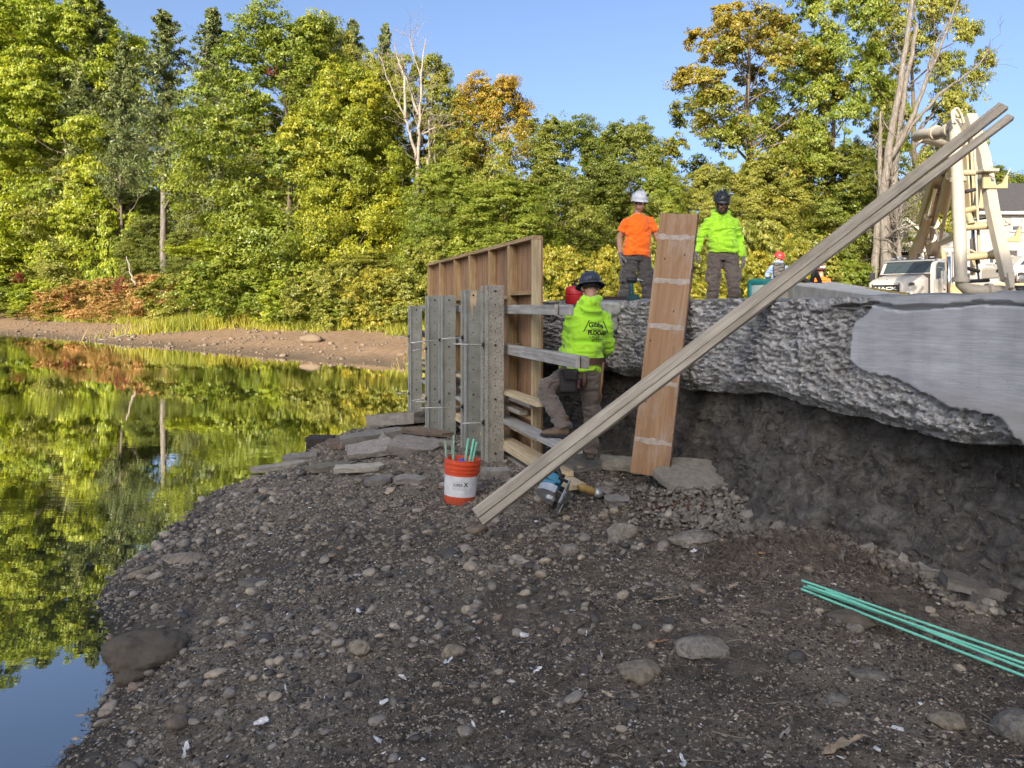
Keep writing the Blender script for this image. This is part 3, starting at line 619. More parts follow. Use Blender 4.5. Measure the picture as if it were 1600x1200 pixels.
slab(680, 700, .5, .12, .05, -.1, .03, .1, 'thin board-like slab beside the bucket', 314, None, .05)
slab(610, 700, .3, .25, .1, .8, .5, .3, 'upright wedge of slab in the pile', 315, None, .1)
slab(775, 748, .26, .16, .09, 0, 0, .05, 'speckled block of concrete right of the orange bucket', 316, M_slabp, .04)
slab(905, 735, .5, .3, .05, .5, -.1, .2, 'flat slab under the standing boot of the carpenter', 317, None, .03)
slab(870, 742, .34, .26, .05, .2, 0, .12, 'brown slab beneath the ends of the walers', 318, None, .02)
slab(975, 735, .55, .26, .09, -.15, .06, .05, 'undercut concrete slab under the plywood plank', 319, M_slabp, .06)
slab(1010, 742, .4, .2, .07, -.1, .05, .05, 'broken slab at the foot of the plank', 320, M_slabp, .04)
slab(1085, 768, .66, .56, .06, -.25, .10, .30, 'smooth pale slab leaning on the bank right of the plank', 321, M_slabp, .10, 6)
slab(965, 790, .2, .14, .05, .1, 0, .2, 'small grey slab near the drill', 322, None, .03)
slab(1560, 948, .55, .2, .07, -.55, .08, .1, 'ledge of grey stone above the dark hollow at right', 323, None, .09)
slab(1482, 918, .3, .16, .05, -.5, .05, .1, 'grey ledge stone at the left end of the hollow', 324, None, .08)
# mussel shells: shallow curved bowls, singly
def shell_mesh(seed):
    V = []; n1, n2 = 6, 16; g = np.random.default_rng(seed+5); edge = g.uniform(.55, 1.05, n2); whole = seed == 0
    for i in range(n1):
        for j in range(n2):
            a, r_ = 2*np.pi*j/n2, (i+.2)/(n1-1+.2)*(1 if whole else edge[j]); V.append((math.cos(a)*r_, math.sin(a)*r_*.55*(1-.25*math.cos(a)), .34*(1-r_*r_)))
    V = np.array(V); j0, j1 = (0, n2) if whole else (0, int(n2*g.uniform(.45, .75))); i0 = 0 if whole or seed == 3 else 1
    Fs = [(i*n2+j, i*n2+(j+1) % n2, (i+1)*n2+(j+1) % n2, (i+1)*n2+j) for i in range(i0, n1-1) for j in range(j0, j1)]
    V += .12*np.stack([vn(V[:,0]*3, V[:,1]*3, q, seed) for q in range(3)], 1)
    mb = MB(); mb.add(V, Fs); mb.add(V-A3(0,0,.05), [f[::-1] for f in Fs]); return mb
M_shell = plain('bleached_shell', (.58,.58,.56), .45, var=.45, scale=3, bump=.2, spec=.6); M_shelld = plain('dull_shell', (.30,.28,.26), .5, var=.4, scale=3, bump=.2)
shs = []
for q in range(5):
    o = shell_mesh(q).build('mussel_shell', M_shell if q != 3 else M_shelld, smooth=True); shs.append(o.data); bpy.data.objects.remove(o)
spots = [(560,962,18),(628,1072,20),(648,1090,20),(700,1080,18),(664,1138,20),(724,1155,26),(590,1165,30),(407,1143,26),(406,1160,28),(290,1186,26),(800,1083,18),(775,1040,22),(840,1060,18),(738,1140,18),(600,1110,16),(505,1103,14),(1083,868,16),(1105,865,26),(1100,881,22),(985,880,14),(965,884,14),(1220,1115,30),(1226,1150,36),(1065,1192,30),(985,1150,16),(1034,1188,34),(1085,880,14),(1125,952,22),(820,1000,18),(890,1035,12),(940,1030,12),(915,1000,12),(660,1015,14),(960,1090,16),(865,1100,14),(1160,950,12),(745,1005,16),(700,1045,20),(445,1085,12)]
for i, (px, py, w) in enumerate(spots):
    X, Y = P_ground(px, py); d_ = i in (21, 22, 27); o = bpy.data.objects.new('mussel_shell', shs[3] if d_ else shs[[0,1,2,4,1,2,4][i % 7]]); COL.objects.link(o); r_ = w/F*Y/2
    o.scale = (r_, r_*rng.uniform(.7, 1), r_); o.location = (X, Y, GZ(X, Y)+.022); o.rotation_euler = (rng.normal(0, .7)+(3.14 if i % 2 else 0), rng.normal(0, .5), rng.uniform(0, 6))
    zn = 'in the foreground gravel left of the middle' if px < 700 else 'beside the blocky rocks on the right' if py < 900 else 'in the mud of the right foreground' if px > 900 else 'in the foreground gravel at the middle'; tag(o, ('dull grey-brown mussel shell lying open ' if d_ else 'broken bleached white mussel shell ')+zn, 'shell', ('dull' if d_ else 'bleached')+' mussel shells '+zn)
n = 1500; x = rng.uniform(-2, 2.4, n); y = rng.uniform(2.2, 6.5, n); k_ = ok_ground(x, y) & (fbm(x*1.3, y*1.3, 0, 2, 99) > .0); x, y = x[k_], y[k_]
fl = (np.array([(-1,-.5,0),(1,-.4,.1),(.7,.6,.3),(-.8,.5,.2),(0,0,.5)]), np.array([(0,1,4),(1,2,4),(2,3,4),(3,0,4),(0,2,1)]))
scatter_mesh('shell_fragments', [fl], x, y, ground_z(x, y)+.004, np.clip(np.exp(rng.normal(math.log(.0062), .5, len(x))), .003, .016), M_shell, (.35,.8), .5, 'tiny white shell fragments sprinkled over the mud', .5)
# fallen leaves
def leaf_mb(lobes, seed):
    g = np.random.default_rng(seed); pts = []
    for i in range(lobes*2+1):
        tq = i/(lobes*2); xx = -1+2*tq; ww = (.62 if i % 2 else .22)*math.sin(math.pi*min(1, .12+tq*.9))+.03; pts.append((xx+(.12 if i % 2 else -.03), ww*g.uniform(.85, 1.15)))
    top_ = [(a, b*(.2+.8*0)) for a, b in pts]; V = []; n_ = len(pts)
    for a, b in pts: V += [(a, b, 0), (a, b*.4, 0), (a, 0, 0), (a, -b*.4, 0), (a, -b, 0)]
    V = np.array(V, float); V[:,2] = .10*V[:,1]**2*2+.14*vn(V[:,0]*2, V[:,1]*2, 0, seed)+.08*V[:,0]**2
    mb = MB(); mb.add(V, [(i*5+j, i*5+j+1, i*5+j+6, i*5+j+5) for i in range(n_-1) for j in range(4)])
    mb.tube([(-1,0,.05),(-1.5,.05,.12)], .02, 5); return mb
for i, (px, py, w, cc, lab) in enumerate([(1038,948,40,(.44,.30,.17),'pale tan oak leaf lying in the dark mud, centre right'),(1033,1010,28,(.42,.20,.08),'curled orange oak leaf beside the blocky rock'),(1200,876,36,(.40,.24,.12),'tan oak leaf standing on edge above the green bars'),(1103,856,46,(.34,.25,.17),'flat brown leaf near the white shells, in front of the rubble'),(950,1106,26,(.52,.42,.26),'small yellow-tan leaf in the foreground gravel'),(1318,1180,78,(.42,.30,.18),'long lobed tan oak leaf at the bottom edge, right'),(1146,930,26,(.38,.27,.17),'small tan leaf left of the green bars'),(1190,978,34,(.26,.19,.14),'dull brown leaf below the end of the green bars'),(1340,1014,22,(.40,.33,.27),'tiny pale curled leaf under the green bars'),(1172,1128,26,(.30,.18,.11),'small reddish-brown leaf in the lower right mud'),(515,1010,24,(.42,.30,.22),'pinkish tan leaf among the shore pebbles'),(1275,912,24,(.38,.27,.18),'tan leaf behind the tip of the green bars'),(1110,1052,20,(.40,.30,.18),'yellowish leaf scrap below the blocky rock')]):
    X, Y = P_ground(px, py); mb = leaf_mb(3 if i % 2 else 4, 400+i); mb2 = MB(); V_, F_ = mb.arr(); r_ = w/F*Y/2*.9
    M_ = Matrix.Rotation(rng.uniform(-.7, .7)+(.5 if i == 2 else 0), 3, 'Z')@Matrix.Rotation(-.25, 3, 'X')@Matrix.Rotation(rng.normal(0, .2), 3, 'Y')
    b_ = np.array([X, Y, GZ(X, Y)+.034]); mb2.add(V_*r_@np.array(M_).T+b_, F_)
    tag(mb2.build('fallen_leaf', plain('leaf_litter_%d' % i, cc, .7, var=.3, scale=40, bump=.3, bscale=120, bd=.001), base=b_, smooth=True), lab, 'leaf')
# dry waterweed roots and twigs: thin three-sided strands
def strands(name, n, sampler, ln, th, cc, label, curl=.5, up=.02):
    Vs, Fs, k = [], [], 0; x, y = sampler(n); z0 = ground_z(x, y)
    for i in range(len(x)):
        L = ln*rng.uniform(.4, 1.6); a = rng.uniform(0, 6.28); p = np.array([x[i], y[i], z0[i]+.004]); m_ = 5; pts = []
        el = rng.uniform(0, up)
        for q in range(m_):
            pts.append(p+A3(0, 0, el*math.sin(math.pi*q/(m_-1)))); a += rng.normal(0, curl); p = p+A3(math.cos(a), math.sin(a), 0)*L/m_
        pts = np.array(pts); pts[:,2] = np.maximum(pts[:,2], ground_z(pts[:,0], pts[:,1])+.002)
        w = th*rng.uniform(.6, 1.4); T = np.gradient(pts, axis=0); sd_ = np.stack([-T[:,1], T[:,0], T[:,2]*0], 1); sd_ /= np.linalg.norm(sd_, axis=1)[:, None]+1e-9
        V = np.stack([pts-sd_*w, pts+A3(0,0,w*1.4), pts+sd_*w], 1).reshape(-1, 3); Vs.append(V)
        f = np.array([(q*3+j, q*3+j+1, q*3+j+4, q*3+j+3) for q in range(m_-1) for j in (0, 1)])+k; Fs.append(f); k += len(V)
    o = big(name, np.concatenate(Vs), np.concatenate(Fs), plain(name+'_fibre', cc, .9, var=.5, scale=3, bump=0)); return tag(o, label, 'debris', kind='stuff')
def samp_right(n):
    x = rng.uniform(-1.6, 3, n*3); y = rng.uniform(2, 6, n*3); k = ok_ground(x, y) & (np.abs(x) < .76*y) & (sst(x, -1.2, 1.4)+.5*fbm(x*1.4, y*1.4, 0, 3, 111) > rng.uniform(.1, 1, n*3)); return x[k][:n], y[k][:n]
def samp_left(n):
    x = rng.uniform(-2.6, 0, n*3); y = rng.uniform(2, 5, n*3); k = ok_ground(x, y) & (np.abs(x) < .76*y) & (x < -.35*y+.0); return x[k][:n], y[k][:n]
def samp_root(n):
    q = rng.integers(0, 4, n); C = np.array([P_ground(1180, 855), P_ground(1270, 850), P_ground(1380, 880), P_ground(1150, 880)])[q]; p = C+rng.normal(0, .16, (n, 2)); return p[:,0], p[:,1]
strands('root_fibres', 9000, samp_right, .07, .0012, (.085,.066,.05), 'dark dry root fibres matted over the right of the lakebed', .6, .02)
strands('weed_fibres', 2300, samp_left, .06, .0011, (.085,.066,.048), 'dark dry weed fibres on the mud beside the water', .6, .015)
strands('wiry_roots', 1500, samp_root, .10, .0013, (.12,.095,.07), 'wiry brown roots tangled in front of the dark bank', .7, .07)
strands('straw_bits', 900, samp_right, .09, .0013, (.22,.18,.13), 'pale straw bits lying on the mud', .25, .02)
strands('straw_bits', 150, samp_left, .10, .0014, (.20,.16,.10), 'pale straw bits beside the boulder', .25, .03)
ebv = np.empty(len(bpy.data.objects['earth_bank'].data.vertices)*3, np.float32); bpy.data.objects['earth_bank'].data.vertices.foreach_get('co', ebv); ebv = ebv.reshape(-1, 3)
ebv = ebv[(ebv[:,1] < 8) & (ebv[:,2] > .5) & (ebv[:,2] < 1.35)]; pk = ebv[rng.choice(len(ebv), 1800)]+rng.normal(0, .01, (1800, 3)); rr_c = np.clip(np.exp(rng.normal(math.log(.008), .45, 1800)), .003, .022)
scatter_mesh('earth_clods', RUB+SHPS, pk[:,0], pk[:,1], pk[:,2], rr_c, stone_mat('clod_earth', (.12,.11,.092), 0, .9), (.5,1), .1, 'crumbly clods and pebbles sticking out of the dark earth under the wall', .6)
Vr, Fr, kr = [], [], 0
for p in ebv[rng.choice(len(ebv), 700)]:
    m_ = 5; L_ = rng.uniform(.05, .22); q = p+wn*.015; pts = [q]
    for e in range(m_-1): q = q+(A3(0,0,-1)*rng.uniform(.3, 1)+rng.normal(0, .5, 3)+wn*.25)*L_/m_; pts.append(q)
    pts = np.array(pts); w_ = rng.uniform(.0008, .0018); sd_ = wdir*w_; V = np.stack([pts-sd_, pts+wn*w_*1.5, pts+sd_], 1).reshape(-1, 3); Vr.append(V); Fr.append(np.array([(q_*3+j, q_*3+j+1, q_*3+j+4, q_*3+j+3) for q_ in range(m_-1) for j in (0, 1)])+kr); kr += len(V)
tag(big('bank_roots', np.concatenate(Vr), np.concatenate(Fr), plain('root_brown', (.13,.10,.075), .9, bump=0)), 'thin brown roots hanging out of the dark earth under the wall', 'roots', kind='stuff')
strands('rusty_bark', 240, lambda n: tuple((np.array(P_ground(1065, 797))+rng.normal(0, .07, (n, 2))*np.array([1.4, .8])).T), .08, .0022, (.11,.05,.032), 'rusty red bark shreds in front of the rubble', .3, .03)
# rebar bundle
M_epoxy = plain('green_epoxy', (.19,.60,.43), .45, var=.12, scale=5, bump=.1)
def rebar(p0, p1, r_, label, parent_lab=None, group=None, nrib=None):
    p0, p1 = map(np.asarray, (p0, p1)); L = np.linalg.norm(p1-p0); n_ = nrib or int(L/.016); tq = np.linspace(0, 1, n_*2+1); rad_ = [r_*(1.0 if i % 2 else 1.16) for i in range(n_*2+1)]
    mb = MB(); mb.tube(p0+np.outer(tq, p1-p0)+np.outer(np.sin(tq*3.1)*-.006, (0,0,1)), rad_, 8); return tag(mb.build('reinforcing_bar', M_epoxy, base=p0, smooth=True), label, 'steel bar', group)
a0 = np.array(P_ground(1255, 917)); 
def gp(px, py, dz): X, Y = P_ground(px, py); return A3(X, Y, GZ(X, Y)+dz)
for i, (q0, q1, lab) in enumerate([((1253,923,.038),(1660,1065,.036),'topmost green bar of the bundle, farthest from the lens'),((1256,930,.030),(1660,1072,.028),'second green bar of the bundle from the top'),((1262,936,.044),(1660,1077,.038),'third green bar of the bundle from the top'),((1290,941,.032),(1660,1084,.028),'fourth green bar of the bundle from the top'),((1252,932,.024),(1660,1095,.024),'lowest green bar, lying apart from the bundle')]):
    A_, B_ = gp(*q0), gp(*q1); B_ = B_+(B_-A_)*.3; B_[2] = GZ(B_[0], B_[1])+q1[2] if B_[1] > 2.2 else A_[2]-.05; rebar(A_, B_, .0060, lab, group='green bars lying on the mud')
# ================================================================ VEGETATION
def leaf_mat(name, c1, c2, c3, accent=None, acc_from=.6, acc_amt=1.0, trans=.42):
    t = NT(name); a = lambda q: t.n('ShaderNodeAttribute', attribute_name=q).outputs['Fac']
    var, clu, hg = a('var'), a('clump'), a('hgt')
    m = t.math('ADD', t.math('MULTIPLY', var, .45), t.math('MULTIPLY', clu, .55)); c = t.ramp(m, [(.2, c1), (.5, c2), (.82, c3)])
    if accent:
        f = t.math('ADD', hg, t.math('MULTIPLY', t.math('SUBTRACT', clu, .5), .55)); c = t.mix(t.math('MULTIPLY', t.ramp(f, [(acc_from-.08, (0,0,0)), (acc_from+.12, (1,1,1))]), acc_amt), c, accent)
    d = t.n('ShaderNodeBsdfDiffuse'); t.l(c, d.inputs[0]); tr = t.n('ShaderNodeBsdfTranslucent'); t.l(t.mix(.25, c, (1,1,.6), 'MULTIPLY'), tr.inputs[0])
    g = t.n('ShaderNodeBsdfGlossy'); g.inputs['Roughness'].default_value = .45; g.inputs['Color'].default_value = (.6,.6,.55,1)
    m1 = t.n('ShaderNodeMixShader'); m1.inputs[0].default_value = trans; t.l(d.outputs[0], m1.inputs[1]); t.l(tr.outputs[0], m1.inputs[2])
    m2 = t.n('ShaderNodeMixShader'); m2.inputs[0].default_value = .04; t.l(m1.outputs[0], m2.inputs[1]); t.l(g.outputs[0], m2.inputs[2]); t.l(m2.outputs[0], t.out.inputs[0]); return t.m
def leaves(cen, up, size, g, asp=.62):
    """triangular leaves: centres, rough normals, size"""
    n = len(cen); nn = up+g.normal(0, .75, (n, 3)); nn /= np.linalg.norm(nn, axis=1)[:, None]+1e-9
    a = g.normal(size=(n, 3)); a -= nn*(a*nn).sum(1)[:, None]; a /= np.linalg.norm(a, axis=1)[:, None]+1e-9; b = np.cross(nn, a)
    s_ = (size*g.uniform(.6, 1.35, n))[:, None]
    V = np.stack([cen+a*s_*.6, cen-a*s_*.4+b*s_*asp*.55, cen-a*s_*.4-b*s_*asp*.55], 1).reshape(-1, 3); return V, np.arange(3*n).reshape(n, 3)
def crown_broad(seed, H, Rd, nlobe, per, nleaf, size, bot=.12, flat=.7, top=1.0, spread=1.0, lobr=(.24,.40), layer=.5):
    """billowing crown: lobes round the limb ends, each lobe clothed in small leaf sprays; seed fixes the shape"""
    g = np.random.default_rng(seed); C, U, cl, hh, cc = [], [], [], [], []
    for q in range(nlobe):
        u = (q+g.uniform(0, .9))/nlobe; ph = q*2.4+g.uniform(-.5, .5); env = (math.sin(math.pi*min(1, .16+.80*u))**.5)*top if u > .4 else .55+.45*math.sin(math.pi*(.16+.80*u)); env = min(env, 1)
        lr = Rd*g.uniform(*lobr)*(1.15-.42*u); rf = g.uniform(.25, 1.0)**.6*spread*max(.05, env-lr/Rd*.55); t_ = bot+(1-bot)*u**1.0
        c = A3(math.cos(ph)*Rd*rf, math.sin(ph)*Rd*rf, min(H*t_, H*1.0-lr*flat*.7)); lc_ = g.uniform(); cc.append(c)
        for k in range(per):
            d = nz(g.normal(size=3)+A3(c[0], c[1], 0)/Rd*1.1+A3(0,0,.30)); rr_ = g.uniform(.55, 1.05) if g.uniform() > .07 else g.uniform(1.1, 1.38)
            e = c+d*np.array([lr, lr, lr*flat])*rr_; rx = lr*g.uniform(.16, .40); rz = rx*layer*g.uniform(.6, 1.4); n = int(nleaf*g.uniform(.5, 1.5))
            dd = g.normal(size=(n, 3)); dd /= np.linalg.norm(dd, axis=1)[:, None]; r_ = g.uniform(.2, 1.1, n)[:, None]**.6; p = dd*r_*np.array([rx, rx, rz]); p[:,2] -= .12*(p[:,0]**2+p[:,1]**2)/rx
            C.append(e+p); U.append(dd*.45+np.array([0,0,.40])+d*.75+nz(A3(c[0], c[1], .4))*.3); cl.append(np.full(n, lc_*.55+.45*g.uniform())); hh.append(np.full(n, e[2]/H)+p[:,2]/H)
    C = np.concatenate(C); V, Fs = leaves(C, np.concatenate(U), np.full(len(C), size), g)
    k = len(C); at = dict(var=np.repeat(g.uniform(0, 1, k), 3), clump=np.repeat(np.concatenate(cl), 3), hgt=np.repeat(np.concatenate(hh), 3)); return V, Fs, at, np.array(cc)
def crown_pine(seed, H, Rd, bot=.35, nbr=150, size=.22, nl=30):
    """white pine: many single boughs at uneven heights, each a row of needle tufts turned up at the tip"""
    g = np.random.default_rng(seed); C, U, cl, hh, cc = [], [], [], [], []
    for q in range(nbr):
        u = (q+g.uniform(-.8, .8))/nbr; u = min(max(u, 0), 1); t_ = bot+(1-bot)*u*.985; ph = q*2.4+g.uniform(-.6, .6); ln = Rd*((1-u)**.62*(.40+.80*g.uniform())*(.6+.4*min(1, u*6+.2)))+.22; up_ = .15+.9*u
        for e in np.arange(.18, 1.01, .12):
            c = A3(math.cos(ph)*ln*e, math.sin(ph)*ln*e, H*t_+up_*.35*ln*e*e+g.normal(0, .08)); n = int(nl*g.uniform(.5, 1.3)); k_ = (.30+.75*(1-u))
            p = g.normal(size=(n, 3))*np.array([.20, .20, .11])*k_; C.append(c+p); U.append(np.tile([math.cos(ph)*.6, math.sin(ph)*.6, .6], (n, 1))); cl.append(np.full(n, g.uniform())); hh.append(np.full(n, t_))
        if ln > .6*Rd: cc.append(c)
    n = 60; p = np.stack([g.normal(0, .12, n), g.normal(0, .12, n), H*(.94+.055*g.uniform(0, 1, n))], 1); C.append(p); U.append(np.tile([0, 0, 1.], (n, 1))+g.normal(0, .5, (n, 3))); cl.append(np.full(n, .5)); hh.append(np.full(n, 1.))
    C = np.concatenate(C); V, Fs = leaves(C, np.concatenate(U), np.full(len(C), size), g, .32)
    k = len(C); return V, Fs, dict(var=np.repeat(g.uniform(0, 1, k), 3), clump=np.repeat(np.concatenate(cl), 3), hgt=np.repeat(np.concatenate(hh), 3)), np.array(cc)
def bend(p0, p1, g, k=6, amp=.06, sag=0):
    t_ = np.linspace(0, 1, k)[:, None]; L = np.linalg.norm(np.asarray(p1)-p0); w = g.normal(0, amp*L, (k, 3))*np.sin(np.pi*t_); return np.asarray(p0)*(1-t_)+np.asarray(p1)*t_+w+np.array([0,0,1])*sag*L*np.sin(np.pi*t_)
def trunk_mb(seed, H, r0, cc, nlimb, top=.92, lean=(0,0), fork=None):
    g = np.random.default_rng(seed); mb = MB(); tp = bend(A3(0,0,-.4), A3(lean[0]*H, lean[1]*H, H*top), g, 9, .012); rad_ = np.linspace(1, .12, 9)*r0; rad_[0] *= 1.5; mb.tube(tp, list(rad_), 8)
    for c in cc[g.choice(len(cc), min(nlimb, len(cc)), replace=False)]:
        zs = max(.10*H, c[2]-.35*math.hypot(c[0], c[1])-.05*H); k = np.interp(zs, tp[:,2], np.arange(9)); i = int(min(7, k)); a = tp[i]+(tp[i+1]-tp[i])*(k-i); rb = max(.018, np.interp(k, range(9), rad_)*.42)
        mb.tube(bend(a, c, g, 5, .05, .04), list(np.linspace(rb, .012, 5)), 5, caps=False)
    return mb
t = NT('bark'); v = t.coord(scale=(6, 6, 1.2)); n = t.noise(v, 2, 5, .7); c = t.ramp(n, [(.3, (.05,.042,.034)), (.6, (.15,.125,.10)), (.8, (.24,.21,.18))]); M_bark = t.pbr(c, .95, 0, .1, t.bump(n, .8, .03))
t = NT('pale_bark'); v = t.coord(scale=(6, 6, 1.2)); n = t.noise(v, 2, 5, .7); c = t.ramp(n, [(.3, (.070,.062,.053)), (.6, (.175,.16,.142)), (.8, (.27,.25,.225))]); M_palebark = t.pbr(c, .95, 0, .1, t.bump(n, .8, .03))
LM = {
 'yellow': leaf_mat('yellow_green_leaves', (0.154,0.217,0.017), (0.249,0.305,0.019), (0.362,0.386,0.024)),
 'green': leaf_mat('green_leaves', (0.114,0.169,0.019), (0.174,0.223,0.022), (0.262,0.292,0.030)),
 'gold': leaf_mat('golden_leaves', (0.149,0.198,0.018), (0.255,0.288,0.020), (0.392,0.372,0.024)),
 'orangetop': leaf_mat('orange_topped_leaves', (0.126,0.162,0.018), (0.198,0.222,0.022), (0.288,0.282,0.029), (.36,.225,.024), .74, .8),
 'rust': leaf_mat('rust_touched_leaves', (.105,.145,.018), (.185,.205,.022), (.300,.255,.032), (.38,.225,.032), .70, .35),
 'dark': leaf_mat('dark_green_leaves', (0.090,0.128,0.019), (0.141,0.176,0.024), (0.217,0.230,0.032)),
 'olive': leaf_mat('olive_leaves', (0.134,0.160,0.023), (0.221,0.238,0.035), (0.329,0.319,0.054)),
 'pine': leaf_mat('pine_needles', (.085,.120,.040), (.135,.170,.052), (.200,.220,.075), trans=.3),
 'redbush': leaf_mat('reddish_shrub_leaves', (0.203,0.184,0.041), (0.394,0.238,0.074), (0.529,0.292,0.115)),
 'weed': leaf_mat('goldenrod_leaves', (0.169,0.186,0.020), (0.288,0.277,0.029), (0.452,0.367,0.045)),
 'red': leaf_mat('scarlet_leaves', (.18,.035,.025), (.27,.05,.035), (.33,.08,.05)),
 'grass': leaf_mat('grass_blades', (0.176,0.223,0.024), (0.312,0.319,0.035), (0.474,0.407,0.061)),
}
K = {}
def kind(key, H, Rd, gen, **kw):
    V, Fs, at, cc = gen(H=H, Rd=Rd, **kw); o = big('crown', V, Fs, LM['green'], attrs=at); K[key] = (H, Rd, o.data, cc); bpy.data.objects.remove(o)
kind('maple_a', 15, 5, crown_broad, seed=1, nlobe=52, per=44, nleaf=64, size=.135, bot=.14, flat=.48, layer=.32)
kind('maple_b', 15, 5, crown_broad, seed=2, nlobe=60, per=40, nleaf=62, size=.135, bot=.06, flat=.75)
kind('maple_c', 15, 5, crown_broad, seed=3, nlobe=52, per=40, nleaf=62, size=.135, bot=.20, flat=.8, lobr=(.22,.42))
kind('maple_d', 15, 5, crown_broad, seed=23, nlobe=48, per=42, nleaf=64, size=.135, bot=.10, flat=.85, lobr=(.24,.44), spread=1.1)
kind('airy', 15, 5, crown_broad, seed=4, nlobe=62, per=32, nleaf=58, size=.135, bot=.20, flat=.6, spread=1.15, lobr=(.19,.33))
kind('airy_b', 15, 5, crown_broad, seed=14, nlobe=60, per=32, nleaf=58, size=.135, bot=.14, flat=.65, spread=1.15, lobr=(.19,.33))
kind('pine_a', 18, 3, crown_pine, seed=5, bot=.42, nbr=120)
kind('pine_b', 18, 3, crown_pine, seed=6, bot=.25, nbr=170)
kind('shrub_a', 3, 2, crown_broad, seed=7, nlobe=20, per=26, nleaf=34, size=.115, bot=.08, flat=.85, lobr=(.26,.42))
kind('shrub_b', 3, 2, crown_broad, seed=8, nlobe=22, per=24, nleaf=34, size=.11, bot=.05, flat=.7, lobr=(.24,.40), spread=1.1)
kind('shrub_c', 3, 2, crown_broad, seed=9, nlobe=26, per=20, nleaf=34, size=.095, bot=.05, flat=1.1, lobr=(.18,.32), spread=1.1)
TR = {}
def trunk_me(key, pale, nl, r0):
    k = (key, pale, nl, r0)
    if k not in TR:
        o = trunk_mb(len(TR)+60, K[key][0], r0, K[key][3], nl).build('trunk', M_palebark if pale else M_bark, smooth=True); TR[k] = o.data; bpy.data.objects.remove(o)
    return TR[k]
def LZ(x, y): return float(land_z(np.array([x]), np.array([y]))[0])
def Yat(px, d):
    Y = 20.0
    while Y < 90 and float(far_d(np.array([(px-800)/F*Y]), np.array([Y]))[0]) < d: Y += .25
    return Y
def plant(key, px, Y, top, hw, lm, label, name='broadleaf_tree', cat='tree', group=None, nl=22, r0=.22, pale=False, rot=None, base=None, sy=1.0, dmin=None):
    if px < 690 and base is None: Y = max(Y, Yat(px, dmin if dmin else (7.2 if cat == 'shrub' else 11)))
    X = (px-800)/F*Y; z0 = LZ(X, Y) if base is None else base; ztop = EYE+(HZ-top)*Y/F; H, Rd, me, cc = K[key]
    sh = (ztop-z0)/H; sr = hw*Y/F/(Rd*.86)
    r = thing(name, (X, Y, z0), label, cat, group); r.rotation_euler = (0, 0, rng.uniform(0, 6.28) if rot is None else rot); r.scale = (sr, sr*sy, sh)
    o = bpy.data.objects.new('crown' if cat == 'tree' else 'foliage', me); COL.objects.link(o); o.parent = r; o.material_slots[0].link = 'OBJECT'; o.material_slots[0].material = LM[lm]
    if nl: q = bpy.data.objects.new('trunk' if cat == 'tree' else 'stem', trunk_me(key, pale, nl, r0)); COL.objects.link(q); q.parent = r
    return r
T = plant
T('maple_a', 45, 47, 2, 190, 'yellow', 'big bright yellow-green maple with layered sprays at the left edge', r0=.34, nl=34, pale=True, rot=.4)
T('maple_b', -70, 52, -60, 170, 'yellow', 'tall yellow-green tree cut by the left picture edge', rot=1.0)
T('maple_a', 130, 55, 10, 105, 'yellow', 'yellow-green tree rising behind the bright layered maple', rot=2)
T('pine_b', 65, 62, -30, 75, 'pine', 'dark pine top above the left yellow-green maple', 'pine_tree', r0=.2)
T('pine_b', 145, 60, -18, 60, 'pine', 'pine with dark open crown at the top left', 'pine_tree', r0=.2)
T('pine_a', 258, 50, 18, 66, 'pine', 'tall white pine with a long bare pale trunk', 'pine_tree', r0=.26, pale=True)
T('pine_a', 192, 64, 60, 42, 'pine', 'pine standing left behind the bare-trunked white pine', 'pine_tree', r0=.2)
T('pine_b', 332, 58, 12, 62, 'pine', 'pointed pine behind the left shoulder of the big green maple', 'pine_tree', r0=.2)
T('airy', 312, 60, 170, 34, 'olive', 'thin olive tree between the white pine and the big green maple', pale=True)
T('maple_d', 445, 42, 32, 128, 'green', 'big dense green maple left of centre reaching down to the bank', rot=.8, nl=30)
T('maple_c', 545, 44, 110, 92, 'gold', 'golden-yellow tree on the right side of the big green maple', rot=2.4)
T('maple_c', 500, 52, 40, 75, 'olive', 'olive tree top behind the big green maple', rot=3)
T('pine_b', 552, 64, 30, 48, 'pine', 'small pointed pine left of the bare white tree', 'pine_tree')
T('pine_b', 602, 66, 36, 40, 'pine', 'narrow pine directly behind the bare white tree', 'pine_tree')
T('airy', 655, 52, 92, 78, 'olive', 'thin olive-green tree behind the bare white tree', pale=True)
T('airy_b', 705, 50, 150, 60, 'olive', 'loose olive tree right of the bare white tree')
T('maple_c', 590, 50, 95, 60, 'olive', 'olive-brown tree between the pines and the bare white tree')
T('maple_d', 768, 45, 128, 82, 'orangetop', 'green maple with an orange-gold top, centre', rot=.3)
T('maple_c', 690, 40, 262, 70, 'green', 'rounded green tree at the foot of the bare white tree', rot=1.2)
T('maple_b', 790, 36, 285, 85, 'green', 'green tree standing behind the wooden form', rot=4)
T('maple_d', 890, 42, 192, 82, 'dark', 'dark green tree left of the white-helmet worker', rot=2.2)
T('maple_b', 985, 44, 196, 68, 'dark', 'dark leafy tree above the white-helmet worker', rot=5)
T('airy_b', 950, 50, 208, 48, 'gold', 'thin tree with golden leaves between two dark green trees')
T('maple_c', 1030, 40, 268, 44, 'green', 'small green tree just left of the black-helmet worker', rot=3.3)
T('maple_b', 590, 37, 395, 85, 'olive', 'low olive tree leaning over the bank left of the form', rot=3.8)
T('maple_a', 400, 38, 330, 105, 'yellow', 'yellow-green low tree with flat sprays above the bank', rot=5.2, nl=12)
T('shrub_a', 190, 46, 335, 45, 'yellow', 'small round bright green tree on the left bank', r0=.06, nl=14, name='young_tree')
T('maple_c', 15, 45, 385, 60, 'green', 'low green tree under the bright layered maple', rot=2.6)
